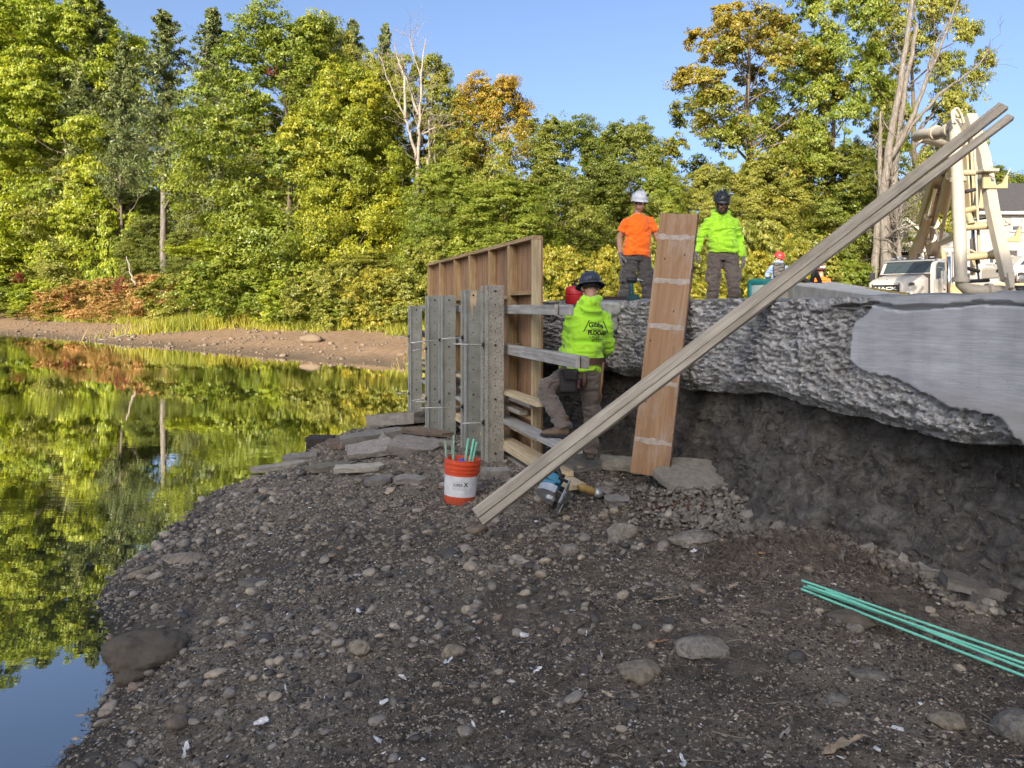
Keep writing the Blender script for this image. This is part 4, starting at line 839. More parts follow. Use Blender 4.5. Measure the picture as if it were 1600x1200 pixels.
T('maple_c', 300, 46, 365, 50, 'dark', 'dark shaded tree under the white pine', rot=.2)
T('maple_b', 235, 56, 340, 48, 'dark', 'dark undergrowth tree behind the reddish shrubs', rot=.9)
# right hand group
T('airy', 1170, 46, 22, 118, 'rust', 'tall maple with rust-orange leaves right of centre', rot=.5, r0=.40, nl=30)
T('airy_b', 1300, 46, -45, 92, 'green', 'tall airy green maple behind the long lumber', rot=1.5, r0=.3, nl=30)
T('airy', 1428, 50, -50, 82, 'olive', 'tall olive maple behind the dead grey tree', rot=2.5, r0=.34, nl=30)
T('maple_d', 1305, 44, 235, 85, 'dark', 'dark green tree under the tall airy maple', rot=3.1)
T('maple_c', 1190, 42, 250, 62, 'olive', 'bushy olive tree behind the black-helmet worker', rot=4.1)
T('maple_b', 1110, 40, 262, 52, 'olive', 'sunlit olive tree left of the black-helmet worker', rot=1.1)
T('maple_c', 1478, 66, 240, 58, 'dark', 'dark green tree behind the pump boom', rot=5.1)
T('maple_c', 1520, 66, 262, 60, 'dark', 'dark tree rising behind the house roof', rot=1.9)
T('maple_c', 1590, 70, 275, 55, 'dark', 'dark tree over the house roof at the right edge', rot=2.9)
T('maple_c', 1650, 72, 280, 55, 'dark', 'tree cut by the right picture edge behind the house', rot=.9)
T('maple_b', 1395, 58, 300, 50, 'dark', 'dark tree behind the house gable', rot=.4)
T('maple_b', 860, 55, 270, 60, 'olive', 'olive tree deep behind the dark green trees', rot=.4)
T('maple_b', 1060, 58, 300, 60, 'olive', 'olive tree far behind the workers', rot=2.4)
# woods deep behind the bank
for k_, (px, top, hw, lm) in enumerate([(60,190,90,'dark'),(150,250,80,'olive'),(235,300,60,'dark'),(320,300,60,'dark'),(395,200,80,'olive'),(480,210,75,'dark'),(575,230,75,'olive'),(650,245,70,'dark'),(735,250,70,'olive'),(825,285,60,'dark'),(930,290,60,'dark'),(1010,320,55,'olive'),(1235,280,60,'dark'),(1345,300,60,'dark'),(1455,300,60,'olive')]):
    T(['maple_b','maple_d'][k_ % 2], px, 72, top, hw, lm, 'dim tree deep in the woods behind '+['the bright layered maple at left','the leaning gap beside the pines','the bare-trunked white pine','the left pines','the big green maple','the golden tree','the small pines','the bare white tree','the orange-topped maple','the left dark green tree','the right dark green tree','the white-helmet worker','the rust-orange maple','the dead grey tree','the pump boom'][k_], nl=8)
# shrub belt along the bank
def shrubs(lst, group):
    for i, (px, Y, top, hw, key, lm, lab) in enumerate(lst): T(key, px, Y, top, hw, lm, lab, 'shrub', 'shrub', group, nl=0)
shrubs([(20,46,430,60,'shrub_a','green','green shrub at the left edge of the far bank'),(75,45,438,48,'shrub_b','yellow','yellow-green shrub beside the pale maple trunk'),
 (105,43,452,48,'shrub_c','redbush','reddish shrub nearest the left on the far bank'),(150,42.5,436,52,'shrub_b','redbush','large reddish-orange shrub in the middle of the left bank'),
 (205,42,448,45,'shrub_c','redbush','reddish shrub right of the largest one'),(240,43,430,40,'shrub_a','redbush','brownish red shrub at the right end of the reddish group'),
 (285,40,425,55,'shrub_b','olive','olive shrub left of the bright grass'),(345,41,410,60,'shrub_a','green','tall green shrub behind the bright grass'),
 (335,38.5,460,40,'shrub_c','olive','low olive shrub beside the bright grass'),(400,37,425,60,'shrub_b','green','green shrub above the right end of the bright grass'),
 (450,35.5,440,50,'shrub_a','yellow','yellow-green shrub on the bank left of centre'),(500,34.5,425,56,'shrub_b','olive','wide olive shrub on the bank'),
 (545,34,410,56,'shrub_c','olive','tall olive shrub left of the form'),(590,33.5,420,52,'shrub_b','weed','yellowish shrub close to the left end of the form'),
 (635,33,430,46,'shrub_a','olive','olive shrub partly hidden by the form'),(610,32,465,40,'shrub_c','weed','low yellow shrub at the foot of the bank by the form'),
 (470,34,470,42,'shrub_c','green','low dark green shrub at the edge of the mud bank'),(540,33.2,468,40,'shrub_a','green','low green shrub at the mud edge near the form'),
 (60,44,468,45,'shrub_c','olive','low olive shrub at the left waterside'),(180,41.5,478,40,'shrub_c','redbush','low reddish shrub at the mud edge')], 'shrubs along the far bank')
shrubs([(690,38,370,60,'shrub_b','olive','olive bush above the left part of the form'),(760,36,360,60,'shrub_a','green','green bush above the form'),
 (870,30,385,48,'shrub_b','weed','yellow-green bush between the form and the carpenter'),(915,27,400,45,'shrub_c','weed','bright yellow weedy bush behind the carpenter'),
 (960,30,385,50,'shrub_b','weed','yellow bush behind the legs of the white-helmet worker'),(1025,28,400,50,'shrub_c','weed','yellow bush right of the white-helmet worker'),
 (1010,34,355,50,'shrub_a','olive','olive bush behind the orange shirt'),(1075,30,370,52,'shrub_b','olive','olive bush behind the upright plank'),
 (1100,25,420,50,'shrub_c','weed','low golden weeds behind the plank'),(1160,27,395,55,'shrub_b','weed','golden weedy bush behind the black-helmet worker'),
 (1190,30,350,48,'shrub_a','olive','olive bush right of the green hoodie'),(1215,33,365,50,'shrub_b','weed','sunlit bush behind the red-helmet worker'),
 (1265,35,370,55,'shrub_a','olive','olive bush behind the long lumber'),(1320,36,405,45,'shrub_b','green','green bush right of the orange-shirted man'),
 (1345,40,360,45,'shrub_b','dark','dark bush beside the dead grey trunk'),(1140,32,350,55,'shrub_a','olive','tall olive bush behind the green hoodie')], 'bushes behind the wall')
def spot(px, py, Y, hw, top, lm, lab): Y = Yat(px, 6.2) if py > 300 else Yat(px, 9.0); T('shrub_c', px, Y, top, hw, lm, lab, 'shrub', 'shrub', None, nl=0, base=EYE+(HZ-py)*Y/F)
spot(28,442,43.6,8,425,'red','small scarlet patch of leaves at the far left'); spot(108,472,41.2,9,448,'red','scarlet twig in the reddish shrubs'); spot(190,458,40.6,11,432,'red','scarlet clump above the bank, left of the bright grass'); spot(425,118,38.4,8,104,'red','scarlet sprig high in the big green maple')
# grasses
def grass(n, sampler, hgt, lab, lm='grass', w=.012, zf=land_z):
    g = rng; x, y = sampler(n); z = zf(x, y); a = g.uniform(0, 6.28, len(x)); h = hgt*g.uniform(.5, 1.3, len(x)); le = g.normal(0, .28, (len(x), 2))
    b = np.stack([x, y, z-.02], 1); sd_ = np.stack([np.cos(a), np.sin(a), a*0], 1)*w; tip = b+np.stack([le[:,0]*h, le[:,1]*h, h], 1)
    V = np.stack([b-sd_, b+sd_, tip], 1).reshape(-1, 3); k = len(x); o = big('grass', V, np.arange(3*k).reshape(k, 3), LM[lm], attrs=dict(var=np.repeat(g.uniform(0,1,k),3), clump=np.repeat(vn(x*.8, y*.8, 0, 5)*.5+.5, 3), hgt=np.zeros(3*k))); return tag(o, lab, 'grass', kind='stuff')
def patch(c, sd_): return lambda n: (c[0]+rng.normal(0, sd_[0], n), c[1]+rng.normal(0, sd_[1], n))
def band(d0, d1, x0, x1):
    def f(n):
        x = rng.uniform(x0, x1, n*6); y = np.interp(x, FARS[:,0], FARS[:,1])+rng.uniform(d0, d1+5, n*6); d = far_d(x, y); k = (d > d0) & (d < d1) & (vn(x*.6, y*.6, 0, 8) > -.25+.0*x); return x[k][:n], y[k][:n]
    return f
Yg = Yat(330, 5.6); X_ = (330-800)/F*Yg; grass(3600, patch((X_, Yg), (2.3, .7)), .85, 'bright yellow-green reed grass on the far bank', w=.02)
grass(17000, band(5.4, 9.5, -45, 0), .5, 'straw-coloured grass fringe along the top of the mud bank', w=.018)
grass(9000, lambda n: (rng.uniform(-4, 16, n), rng.uniform(14.5, 40, n)), .45, 'tall yellowing grass on the ground behind the wall', w=.015)
grass(2500, lambda n: ((lambda x, y: (x[x > wallX(y)+1.6], y[x > wallX(y)+1.6]))(rng.uniform(1, 9, n), rng.uniform(8, 14.5, n))), .22, 'thin grass on the fill behind the wall', w=.008)
# dead trees
def dead_tree(name, base, polys, r0, label, seed, twigs=26, mat_=None, tl=1.0):
    g = np.random.default_rng(seed); root = thing(name, base, label, 'tree'); mb = MB(); tw = MB()
    for k, (pts, ra, rb) in enumerate(polys):
        pts = np.array(pts, float); tq = np.linspace(0, 1, len(pts)*4); p = np.stack([np.interp(tq, np.linspace(0, 1, len(pts)), pts[:, i]) for i in range(3)], 1)+g.normal(0, .03, (len(tq), 3)); rd = ra+(rb-ra)*tq**.8; mb.tube(p, list(rd), 9)
        for q in range(twigs):
            i = g.integers(len(p)//3, len(p)); d = nz(p[min(i+1, len(p)-1)]-p[i-1]+g.normal(0, .75, 3)+A3(0,0,.35)); L = tl*g.uniform(.5, 2.2); e = bend(p[i], p[i]+d*L, g, 5, .06); r_ = max(.012, rd[i]*.3); tw.tube(e, list(np.linspace(r_, .006, 5)), 4, caps=False)
            for w_ in range(2): j = g.integers(1, 4); tw.tube(bend(e[j], e[j]+nz(d+g.normal(0, .7, 3))*L*.5, g, 4, .07), list(np.linspace(r_*.5, .004, 4)), 3, caps=False)
    mb.build('trunk', mat_ or M_palebark, root, smooth=True); tw.build('twigs', mat_ or M_palebark, root, smooth=True); return root
def Q(Y, *pp): return [P(a, b, Y+c) for a, b, c in pp]
Y = 43
dead_tree('bare_tree', (P(653,400,Y)[0], Y, LZ(P(653,400,Y)[0], Y)), [(Q(Y,(653,470,0),(652,300,0),(653,250,0),(656,190,0),(659,110,0),(664,60,.5)), .20, .03),(Q(Y,(652,248,0),(640,210,-.3),(634,185,-.5),(612,140,-.8),(592,85,-1)), .11, .02),(Q(Y,(634,185,-.5),(632,120,-.3),(622,95,0),(615,70,.3)), .10, .02),(Q(Y,(654,180,0),(640,140,.5),(634,112,.8),(630,95,1)), .09, .02),(Q(Y,(660,210,0),(680,200,.3),(718,190,.6)), .07, .015),(Q(Y,(668,285,.6),(670,240,.6),(670,185,.6)), .09, .03),(Q(Y,(678,290,1),(680,240,1),(678,200,1)), .09, .03),(Q(Y,(658,122,0),(645,80,.2),(640,55,.3)), .05, .012)], .2, 'bare pale white-barked tree without leaves, left of centre', 31, 14, plain('white_bark', (.24,.21,.18), .9, var=.3, scale=4, bump=.4), 1.1)
Y = 38
dead_tree('dead_tree', (P(1385,440,Y)[0], Y, LZ(P(1385,440,Y)[0], Y)), [(Q(Y,(1386,470,0),(1383,380,0),(1380,300,0),(1388,240,0),(1402,160,0),(1418,60,.2),(1428,-30,.4)), .34, .10),(Q(Y,(1362,470,.2),(1368,390,.2),(1374,300,.2),(1376,235,.2),(1376,175,.2)), .25, .07),(Q(Y,(1402,440,.5),(1398,380,.4),(1395,330,.3),(1398,260,.3),(1412,150,.4),(1432,40,.6)), .34, .10),(Q(Y,(1390,250,0),(1420,195,-.5),(1450,120,-.8),(1475,60,-1),(1496,0,-1.2)), .16, .05),(Q(Y,(1400,235,0),(1430,190,-.6),(1470,145,-1),(1505,120,-1.3),(1530,100,-1.5),(1546,75,-1.6)), .12, .025),(Q(Y,(1380,375,0),(1400,360,-1),(1425,352,-1.6),(1445,350,-2)), .10, .03),(Q(Y,(1450,120,-.8),(1460,70,-.8),(1480,40,-.9)), .07, .02)], .3, 'large dead grey tree with twin trunks and bare limbs behind the truck', 33, 12, None, 1.0)
Y = 37.5
dead_tree('dead_tree', (P(1408,440,Y)[0], Y, LZ(P(1408,440,Y)[0], Y)), [(Q(Y,(1412,460,0),(1404,400,0),(1402,340,0),(1420,300,.3)), .2, .03)], .1, 'small leafless bushy stem at the foot of the dead tree', 35, 60, None, 1.3)
dead_tree('bare_tree', (P(340,300,50)[0], 50, LZ(P(340,300,50)[0], 50)), [(Q(50,(350,420,0),(345,260,0),(325,190,0),(312,110,0)), .10, .02),(Q(50,(347,280,0),(350,190,0),(345,120,0)), .08, .02)], .1, 'thin twiggy grey tree without leaves beside the white pine', 36, 30, None, 1.6)
dead_tree('bare_branch', (P(205,430,46)[0], 46, 1.6), [(Q(46,(212,445,0),(203,425,0),(202,412,0),(196,400,.2)), .07, .03)], .1, 'crooked white dead branch standing out of the reddish shrubs', 37, 2, plain('white_bark', (.5,.45,.4)), .5)
# stones on the far bank
M_brock = stone_mat('far_bank_rock', (.13,.098,.070), 0, .5)
def frock(px, py, w, hr, lab, key, seed):
    d_ = 6.0
    Y = 30.0
    for q in range(60): X = (px-800)/F*Y; Y = .7*Y+.3*(EYE-max(LZ(X, Y), 0))*F/(py-HZ)
    X = (px-800)/F*Y; r_ = w/F*Y/2; V, Fs = stone_shape(seed, 3, .5, .25); V = V*np.array([r_, r_*.7, r_*hr]); tag(big('rock', V+A3(X, Y, max(0, LZ(X, Y))+r_*hr*.4), Fs, M_brock, base=(X, Y, max(0, LZ(X, Y))), smooth=True), lab, 'rock')
frock(486,534,40,.5,'large tan boulder on the far mud bank','tan',401); frock(412,530,12,.6,'small pale rock left of the large tan boulder on the far bank','tan',402); frock(627,556,16,.6,'pale rock on the far bank beside the form','tan',403); frock(30,488,28,.6,'grey boulder under the shrubs at the far left','grey',404); frock(566,540,8,.8,'small dark rock right of the tan boulder on the far bank','dark',405)
xb_, yb_ = band(.1, 6.5, -45, 1)(1500)
scatter_mesh('bank_pebbles', SHPS, xb_, yb_, np.maximum(land_z(xb_, yb_), 0), np.clip(np.exp(rng.normal(math.log(.045), .5, len(xb_))), .02, .18), stone_mat('bank_stone', (.17,.135,.10)), label='small stones strewn over the far mud bank')
def drift(px0, py0, px1, py1, Y, lab, r_=.04):
    a, b = P(px0, py0, Y), P(px1, py1, Y); a[2] = LZ(a[0], a[1])+.05; b[2] = LZ(b[0], b[1])+.12; m = MB(); m.tube(bend(a, b, rng, 7, .06), list(np.linspace(r_, r_*.3, 7)), 6); m.tube(bend((a+b)/2, (a+b)/2+A3(.3,.2,.25), rng, 4, .1), list(np.linspace(r_*.5, .008, 4)), 5); tag(m.build('driftwood', M_palebark, base=a, smooth=True), lab, 'branch')
drift(155, 530, 210, 517, 42.0, 'dead branch lying at the far waterline', .07)
# ================================================================ WALL FORM
FC = 2.63
AX = np.array([wdir, wn, (0,0,1)])
def FP(Y, z, o=0): return A3(FC-.34*Y, Y, z)+wn*o
form = thing('wall_form', FP(9.2, .3), 'tall wooden wall form with plywood, studs, walers and five steel posts', 'formwork')
def fbox(name, Y0, Y1, z0, z1, o0, o1, mat, parent=form, bevel=.003, label=None):
    a, b = FP(Y0, z0, o0), FP(Y1, z1, o1); d = b-a; L = np.linalg.norm(A3((FC-.34*Y1)-(FC-.34*Y0), Y1-Y0, 0))
    c = (FP((Y0+Y1)/2, (z0+z1)/2, (o0+o1)/2)); mb = MB()
    if L >= z1-z0: mb.box(c, (L, o1-o0, z1-z0), AX)
    else: mb.box(c, (z1-z0, o1-o0, L), np.array([(0,0,1), wn, wdir]))
    o = mb.build(name, mat, parent, bevel=bevel); 
    if label: o['label'] = label
    return o
ZT, ZB = 2.785, .34
for a, b in ((6.9, 8.63), (8.64, 10.3), (10.31, 11.56)): fbox('plywood_sheet', a, b, ZB, ZT, -.018, 0, M_ply, bevel=.001)
SY = [6.92, 7.58, 8.28, 9.07, 9.84, 10.66, 11.48]
for i, y in enumerate(SY):
    fbox('stud', y-.019, y+.019, ZB, ZT-.04, .0005, .092, M_pine if i == 0 else M_stud)
    if i in (1, 3, 5): fbox('stud', y+.021, y+.059, ZB, ZT-.04, .0005, .092, M_stud)
fbox('top_plate', 6.90, 11.56, ZT-.0395, ZT, .0005, .094, M_stud)
fbox('bottom_plate', 6.90, 11.56, ZB-.04, ZB-.0005, .0005, .094, M_stud)
for i in range(6):
    if i in (0, 1, 3): fbox('blocking', SY[i]+.022+(.04 if i in (1,3) else 0), SY[i+1]-.021, 2.17 if i else 2.21, 2.21 if i else 2.25, .001, .088, M_stud)
for i in range(5): fbox('blocking', SY[i]+.022+(.04 if i in (1,3) else 0), SY[i+1]-.021, .98, 1.02, .001, .088, M_stud)
# walers: (z0,z1,Y0,Y1,o0,o1,mat)
for z0, z1, y0, y1, o0, o1, mt in [(2.02,2.11,5.95,11.75,.097,.137,M_planktop),(2.02,2.11,6.15,11.7,.149,.189,M_planktop),(1.60,1.70,5.66,11.7,.097,.137,M_grey),(1.60,1.70,5.72,11.7,.149,.189,M_planktop),
    (1.19,1.23,6.45,11.6,.097,.235,M_newpine),(1.135,1.188,6.75,11.6,.10,.18,M_planktop),(1.03,1.07,7.0,11.5,.097,.19,M_grey),(.90,.945,5.78,11.5,.097,.245,M_planktop),(.855,.898,6.55,11.5,.10,.19,M_newpine),(.68,.725,5.95,11.4,.097,.235,M_newpine),(.63,.678,5.72,11.3,.10,.245,M_newpine),(.52,.56,6.8,11.3,.10,.19,M_grey)]:
    fbox('waler', y0, y1, z0, z1, o0, o1, mt)
# steel posts (double channels) with holes, bolts and tie rods
for i, (Yc, zt, mt, zb) in enumerate([(7.43,2.31,M_rusty,.50),(8.22,2.28,M_steel,.44),(9.31,2.235,M_steel,.28),(10.1,2.24,M_steel,.22),(11.35,2.10,M_steel,.06)]):
    ctr = FP(Yc, (zt+zb)/2, .325); Hh = zt-zb; mb = MB()
    for sgn in (-1, 1):
        mb.box(ctr+wdir*sgn*.104, (.007, .170, Hh), AX); 
        for e in (-1, 1):
            mb.box(ctr+wdir*sgn*.0755+wn*e*.0885, (.062, .007, Hh), AX)
            mb.box(ctr+wdir*sgn*.043+wn*e*.078, (.006, .028, Hh), AX)
            th = .5*sgn*e; ax2 = np.array([wdir*math.cos(th)+wn*math.sin(th)*1, -wdir*math.sin(th)+wn*math.cos(th), (0,0,1)])
            mb.box(ctr+wdir*sgn*.118+wn*e*.083, (.020, .005, Hh), AX)
    post = mb.build('steel_post', mt, form, bevel=.0015)
    bh = MB(); nh = 13
    for k in range(nh):
        z = zb+.10+(Hh-.16)*k/(nh-1); big_ = k in (0, 4, 8, 12); r_ = .0125 if big_ else .0075
        bh.lathe([(0, .012 if big_ else .002), (r_, .012 if big_ else .002), (r_, 0)], A3(*(ctr-wdir*.1077)[:2], z), np.array([wn, A3(0,0,1), -wdir]), 6 if big_ else 8)
    bh.build('bolt_row', M_dark, post)['kind'] = 'stuff'
    for k, (z, L) in enumerate([((1.70, .34), (.90, .24)), ((1.74, .26), (.95, .50)), ((1.66, .40), (.86, .34)), ((1.50, .22), (.80, .22)), ((1.62, .20), (.72, .22))][i]):
        p = A3(*(FP(Yc, 0, .40))[:2], z); rb = MB(); dz = rng.uniform(-.04, .02); rb.tube([p-wn*.4, p, p+wn*L*.5+A3(0,0,dz*.4), p+wn*L+A3(0,0,dz)+wdir*rng.normal(0, .02)], .008, 6); rod = rb.build('tie_rod', M_rod, form, smooth=True)
        wb = MB(); wb.box(p+wn*.012, (.07, .010, .055), AX); wb.box(p+wn*.028, (.03, .022, .03), AX); wb.build('washer', M_dark, rod)
# torn tan paper on the second post
pf = MB(); c4 = FP(8.22, 2.14, .325)-wdir*.1095; pf.prism([(-.045,.13),(.03,.13),(.035,-.02),(.012,-.16),(-.005,-.02),(-.03,-.05)], c4, wn, A3(0,0,1), -wdir*.001); pf.build('paper_scrap', plain('tan_paper', (.50,.38,.24), .85, var=.2), form)['label'] = 'torn tan paper stuck to the steel'

# ================================================================ PLYWOOD PLANK, LONG LUMBER
b0, b1 = P(1014, 743, 6.02), P(1061, 334, 6.26); u = nz(b1-b0); side = nz(A3(.93, -.37, 0)); side = nz(side-u*np.dot(side, u)); nrm = nz(np.cross(side, u)); nrm = nrm if nrm[1] < 0 else -nrm
L = np.linalg.norm(b1-b0); wdt = .325
plank = thing('plywood_plank', b0, 'wide tan plywood plank with pale mortar stripes leaning upright on the wall', 'board')
cpt = (b0+b1)/2
m = MB(); m.box(cpt-nrm*.010, (L, wdt, .020), np.array([u, side, nrm])); m.build('board_face', M_usedboard, plank, bevel=.002)
m = MB(); m.box(cpt-nrm*.0405+side*(wdt/2-.02), (L*.998, .045, .040), np.array([u, side, nrm])); m.box(cpt-nrm*.0405-side*(wdt/2-.02), (L*.998, .04, .040), np.array([u, side, nrm])); m.build('back_batten', M_boardedge, plank, bevel=.002)
m = MB(); n_ = 60
for q in range(n_):
    f = (q+.5)/n_; p = b0+u*L*f+side*(wdt/2+.004); m.box(p-nrm*.012, (L/n_*1.02, .010+.006*float(vn(np.array([q*.7]), np.array([0.]), 0, 9)[0]), .026), np.array([u, side, nrm]), jit=.0015)
m.build('edge_strip', M_boardedge, plank)
for f in (.125, .345, .56, .735, .905)[:5]:
    pts = []; 
    for k in range(9): a = -wdt/2*.97+wdt*.97*k/8; pts.append((a, .022+.006*rng.normal()))
    for k in range(8, -1, -1): a = -wdt/2*.97+wdt*.97*k/8; pts.append((a, -.022+.006*rng.normal()))
    m = MB(); m.prism(pts, b0+u*L*f-side*.0+u*.0+nrm*.0012, side, nz(u+side*.02), nrm*.0015); m.build('mortar_stripe', M_mortar, plank)
kn = MB()
for f, s_ in ((.62,.05),(.27,-.10),(.82,-.08),(.84,.09),(.5,-.12)): kn.prism([(math.cos(a)*.006*(1+.5*math.sin(a*2)), math.sin(a)*.011) for a in np.linspace(0, 6, 9)], b0+u*L*f+side*s_+nrm*.0008, side, u, nrm*.0012)
kn.build('knot', plain('knot_brown', (.06,.035,.025), .8), plank)
# long lumber pair
l0 = A3(-.235, 4.86, .655); lt = P(1573, 172, 5.44); u = nz(lt-l0); L = np.linalg.norm(lt-l0); toC = nz(A3(0,0,EYE)-(l0+lt)/2); fn = nz(toC-u*np.dot(toC, u)); sd_ = np.cross(fn, u); sd_ = sd_ if sd_[2] > 0 else -sd_
rl = math.radians(24); e1 = nz(sd_*math.cos(rl)-fn*math.sin(rl)); e2 = nz(np.cross(u, e1)); e2 = e2 if np.dot(e2, fn) > 0 else -e2
for i, (off, wd_, th_, lab, dL) in enumerate([(.027, .080, .040, 'upper of two long weathered boards leaning over the wall', .02), (-.043, .056, .040, 'lower of two long weathered boards leaning over the wall', -.03)]):
    nseg = 14; mb = MB(); Vs = []; lcs = []
    for q in range(nseg+1):
        s_ = L*q/nseg+(dL if q == nseg else 0); bow = .010*math.sin(math.pi*q/nseg)*(1 if i else -1)+(.016*(q/nseg)**2*(1 if i == 0 else -1)); c = l0+u*s_+e1*(off+bow)+e2*(-.012 if i else 0)
        for a, b in ((-1,-1),(1,-1),(1,1),(-1,1)): Vs.append(c+e1*a*wd_/2+e2*b*th_/2); lcs.append((s_+i*7, a*wd_/2, b*th_/2))
    Fs = [(q*4+j, q*4+(j+1) % 4, q*4+4+(j+1) % 4, q*4+4+j) for q in range(nseg) for j in range(4)]+[(3,2,1,0), (nseg*4, nseg*4+1, nseg*4+2, nseg*4+3)]
    mb.add(Vs, Fs, lcs); o = mb.build('long_board', wood('long_board_wood_%d' % i, (.20,.175,.135), (.32,.285,.22), (.43,.39,.31), .5, .8), base=l0, bevel=.003); tag(o, lab, 'board', 'long boards leaning over the wall')

# ================================================================ BUCKET
X, Y = P_ground(718, 786); bb = A3(X, Y, GZ(X, Y)-.012)
bk = thing('bucket', bb, 'orange plastic bucket with a white label holding green bars', 'bucket')
tl = Matrix.Rotation(R(4), 3, 'Y')@Matrix.Rotation(R(-3), 3, 'X'); BA = np.array(tl).T
t = NT('orange_plastic'); v = t.coord(); n = t.noise(v, 9, 6, .7); n2 = t.noise(t.coord(scale=(6, 6, 1.5)), 6, 5, .7); sx = t.n('ShaderNodeSeparateXYZ'); t.l(v, sx.inputs[0])
c = t.ramp(n, [(.3, (.54,.065,.022)), (.7, (.66,.088,.03))]); dm = t.math('ADD', t.math('MULTIPLY', sx.outputs['Z'], -2.2), n2); c = t.mix(t.math('MULTIPLY', t.ramp(dm, [(.30, (0,0,0)), (.62, (1,1,1))]), .8), c, (.14,.105,.075)); c = t.mix(t.math('MULTIPLY', t.ramp(n2, [(.60, (0,0,0)), (.72, (1,1,1))]), .35), c, (.55,.33,.25))
M_orange = t.pbr(c, .45, 0, .4, t.bump(n2, .1, .002))
hs = .365; ro = lambda z: .130+.018*z/hs
m = MB(); prof = [(0,.004),(.126,0),(.130,.006)]+[(ro(z), z) for z in (.1,.2,.262)]+[(ro(.264)+.008,.264),(ro(.27)+.008,.272),(ro(.274),.275),(ro(.29),.292),(ro(.293)+.009,.294),(ro(.3)+.009,.303),(ro(.306),.306),(ro(.33),.325),(ro(.33)+.007,.327),(ro(.34)+.008,.338),(ro(.345)+.002,.341),(ro(.36),.358),(ro(.36)+.006,.360),(ro(.365)+.006,.366),(ro(.365)-.003,.367),(ro(.36)-.005,.36),(.126,.01),(0,.01)]
m.lathe(prof, bb, BA, 40); m.build('bucket_body', M_orange, bk, smooth=True, auto=50)
m = MB(); V = []; nA = 40
for z in (.068, .235):
    for k in range(nA+1): a = -math.pi*.5+(-1.35+2.7*k/nA); V.append(((ro(z)+.0012)*math.cos(a), (ro(z)+.0012)*math.sin(a), z))
m.add(bb+np.array(V)@BA, [(k, k+1, nA+2+k, nA+1+k) for k in range(nA)]); lbl = m.build('label_sheet', plain('white_label', (.62,.63,.63), .6, var=.16, scale=14, bump=.05), bk, smooth=True)
def wrap(txt, size, a0_, z0, parent, mat, bold=0, align='CENTER', name='print'):
    V, Fs = text_mesh(txt, size, align, bold); rr_ = ro(z0)+.0022; a = -math.pi/2+a0_+V[:,0]/rr_; q = np.stack([rr_*np.cos(a), rr_*np.sin(a), z0+V[:,1]], 1); mm = MB(); mm.add(bb+q@BA, Fs); return mm.build(name, mat, parent)
M_ink = plain('grey_ink', (.05,.05,.055), .6, var=.1, bump=0); M_inkl = plain('faint_ink', (.30,.31,.33), .6, var=.1, bump=0)
wrap('SUPER', .030, -.12, .166, lbl, M_ink, .0004); wrap('X', .046, .36, .172, lbl, M_ink, .002)
for z0, s_, tx in ((.192,.010,'~~~~~~~~'),(.138,.012,'- ~ ~~~ - ~~~~~ ~~~'),(.128,.008,'~~~~ ~~~~~~ ~~~'),(.098,.007,'~~~~~~~~~~~~ ~~~~~~~~~~~ ~~~~~~ ~~~~~~')): wrap(tx, s_*1.15, -.1, z0, lbl, M_inkl, .0003)
wire = MB(); a = np.linspace(.1, math.pi-.1, 14); wire.tube(bb+np.stack([.155*np.cos(a), -.02-.155*np.sin(a)*.55, .29-.13*np.sin(a)], 1)@BA, .0022, 5); wire.build('bail_handle', M_rod, bk, smooth=True)
for i, (x_, y_, tx, ty, ht, r_, mt_, lab) in enumerate([(-.06,.02,-.05,.0,.55,.0085,'pale','tallest pale green bar standing in the bucket'),(-.075,-.01,-.14,0,.50,.0085,'pale','pale green bar leaning left in the bucket'),(-.05,.04,-.085,.02,.46,.008,'pale','short pale bar at the back of the bucket'),(.0,.02,.055,.03,.53,.010,'g','bright green bar left of its two twins in the bucket'),(.02,.03,.10,.02,.525,.010,'g','middle bright green bar in the bucket'),(.035,.035,.115,.03,.50,.009,'g','rightmost bright green bar in the bucket')]):
    p0, p1 = bb+A3(x_, y_, .03)@BA, bb+A3(x_+tx*.6, y_+ty, ht)@BA; tq = np.linspace(0, 1, 61); mm = MB(); mm.tube(p0+np.outer(tq, p1-p0), [r_*(1 if k % 2 else 1.15) for k in range(61)], 7)
    o = mm.build('steel_stake', M_epoxy if mt_ == 'g' else plain('pale_green_epoxy', (.27,.42,.30), .6, var=.25, scale=30), base=p0, smooth=True); tag(o, lab, 'steel bar', 'short bars standing in the bucket')
m = MB(); m.tube([bb+A3(-.09,-.03,.12)@BA, bb+A3(-.15,-.03,.43)@BA], .003, 5); tag(m.build('wire_stake', M_rod, base=bb), 'thin grey wire leaning left out of the bucket', 'wire')
m = MB(); m.tube([bb+A3(.03,-.02,.25)@BA, bb+A3(.02,-.08,.44)@BA], .0018, 5); m.tube([bb+A3(.045,-.02,.25)@BA, bb+A3(.035,-.075,.43)@BA], .0018, 5); tag(m.build('wire_tie', plain('bright_wire', (.6,.6,.58), .4, .5), base=bb), 'two bright wires inside the right of the bucket', 'wire')
m = MB(); m.ell(bb+A3(-.005,-.045,.335)@BA, (.035,.03,.035)); m.ell(bb+A3(.015,-.06,.325)@BA, (.025,.02,.025)); tag(m.build('blue_rag', plain('blue_plastic', (.02,.09,.55), .5), base=bb, smooth=True), 'crumpled blue plastic inside the bucket rim', 'plastic')

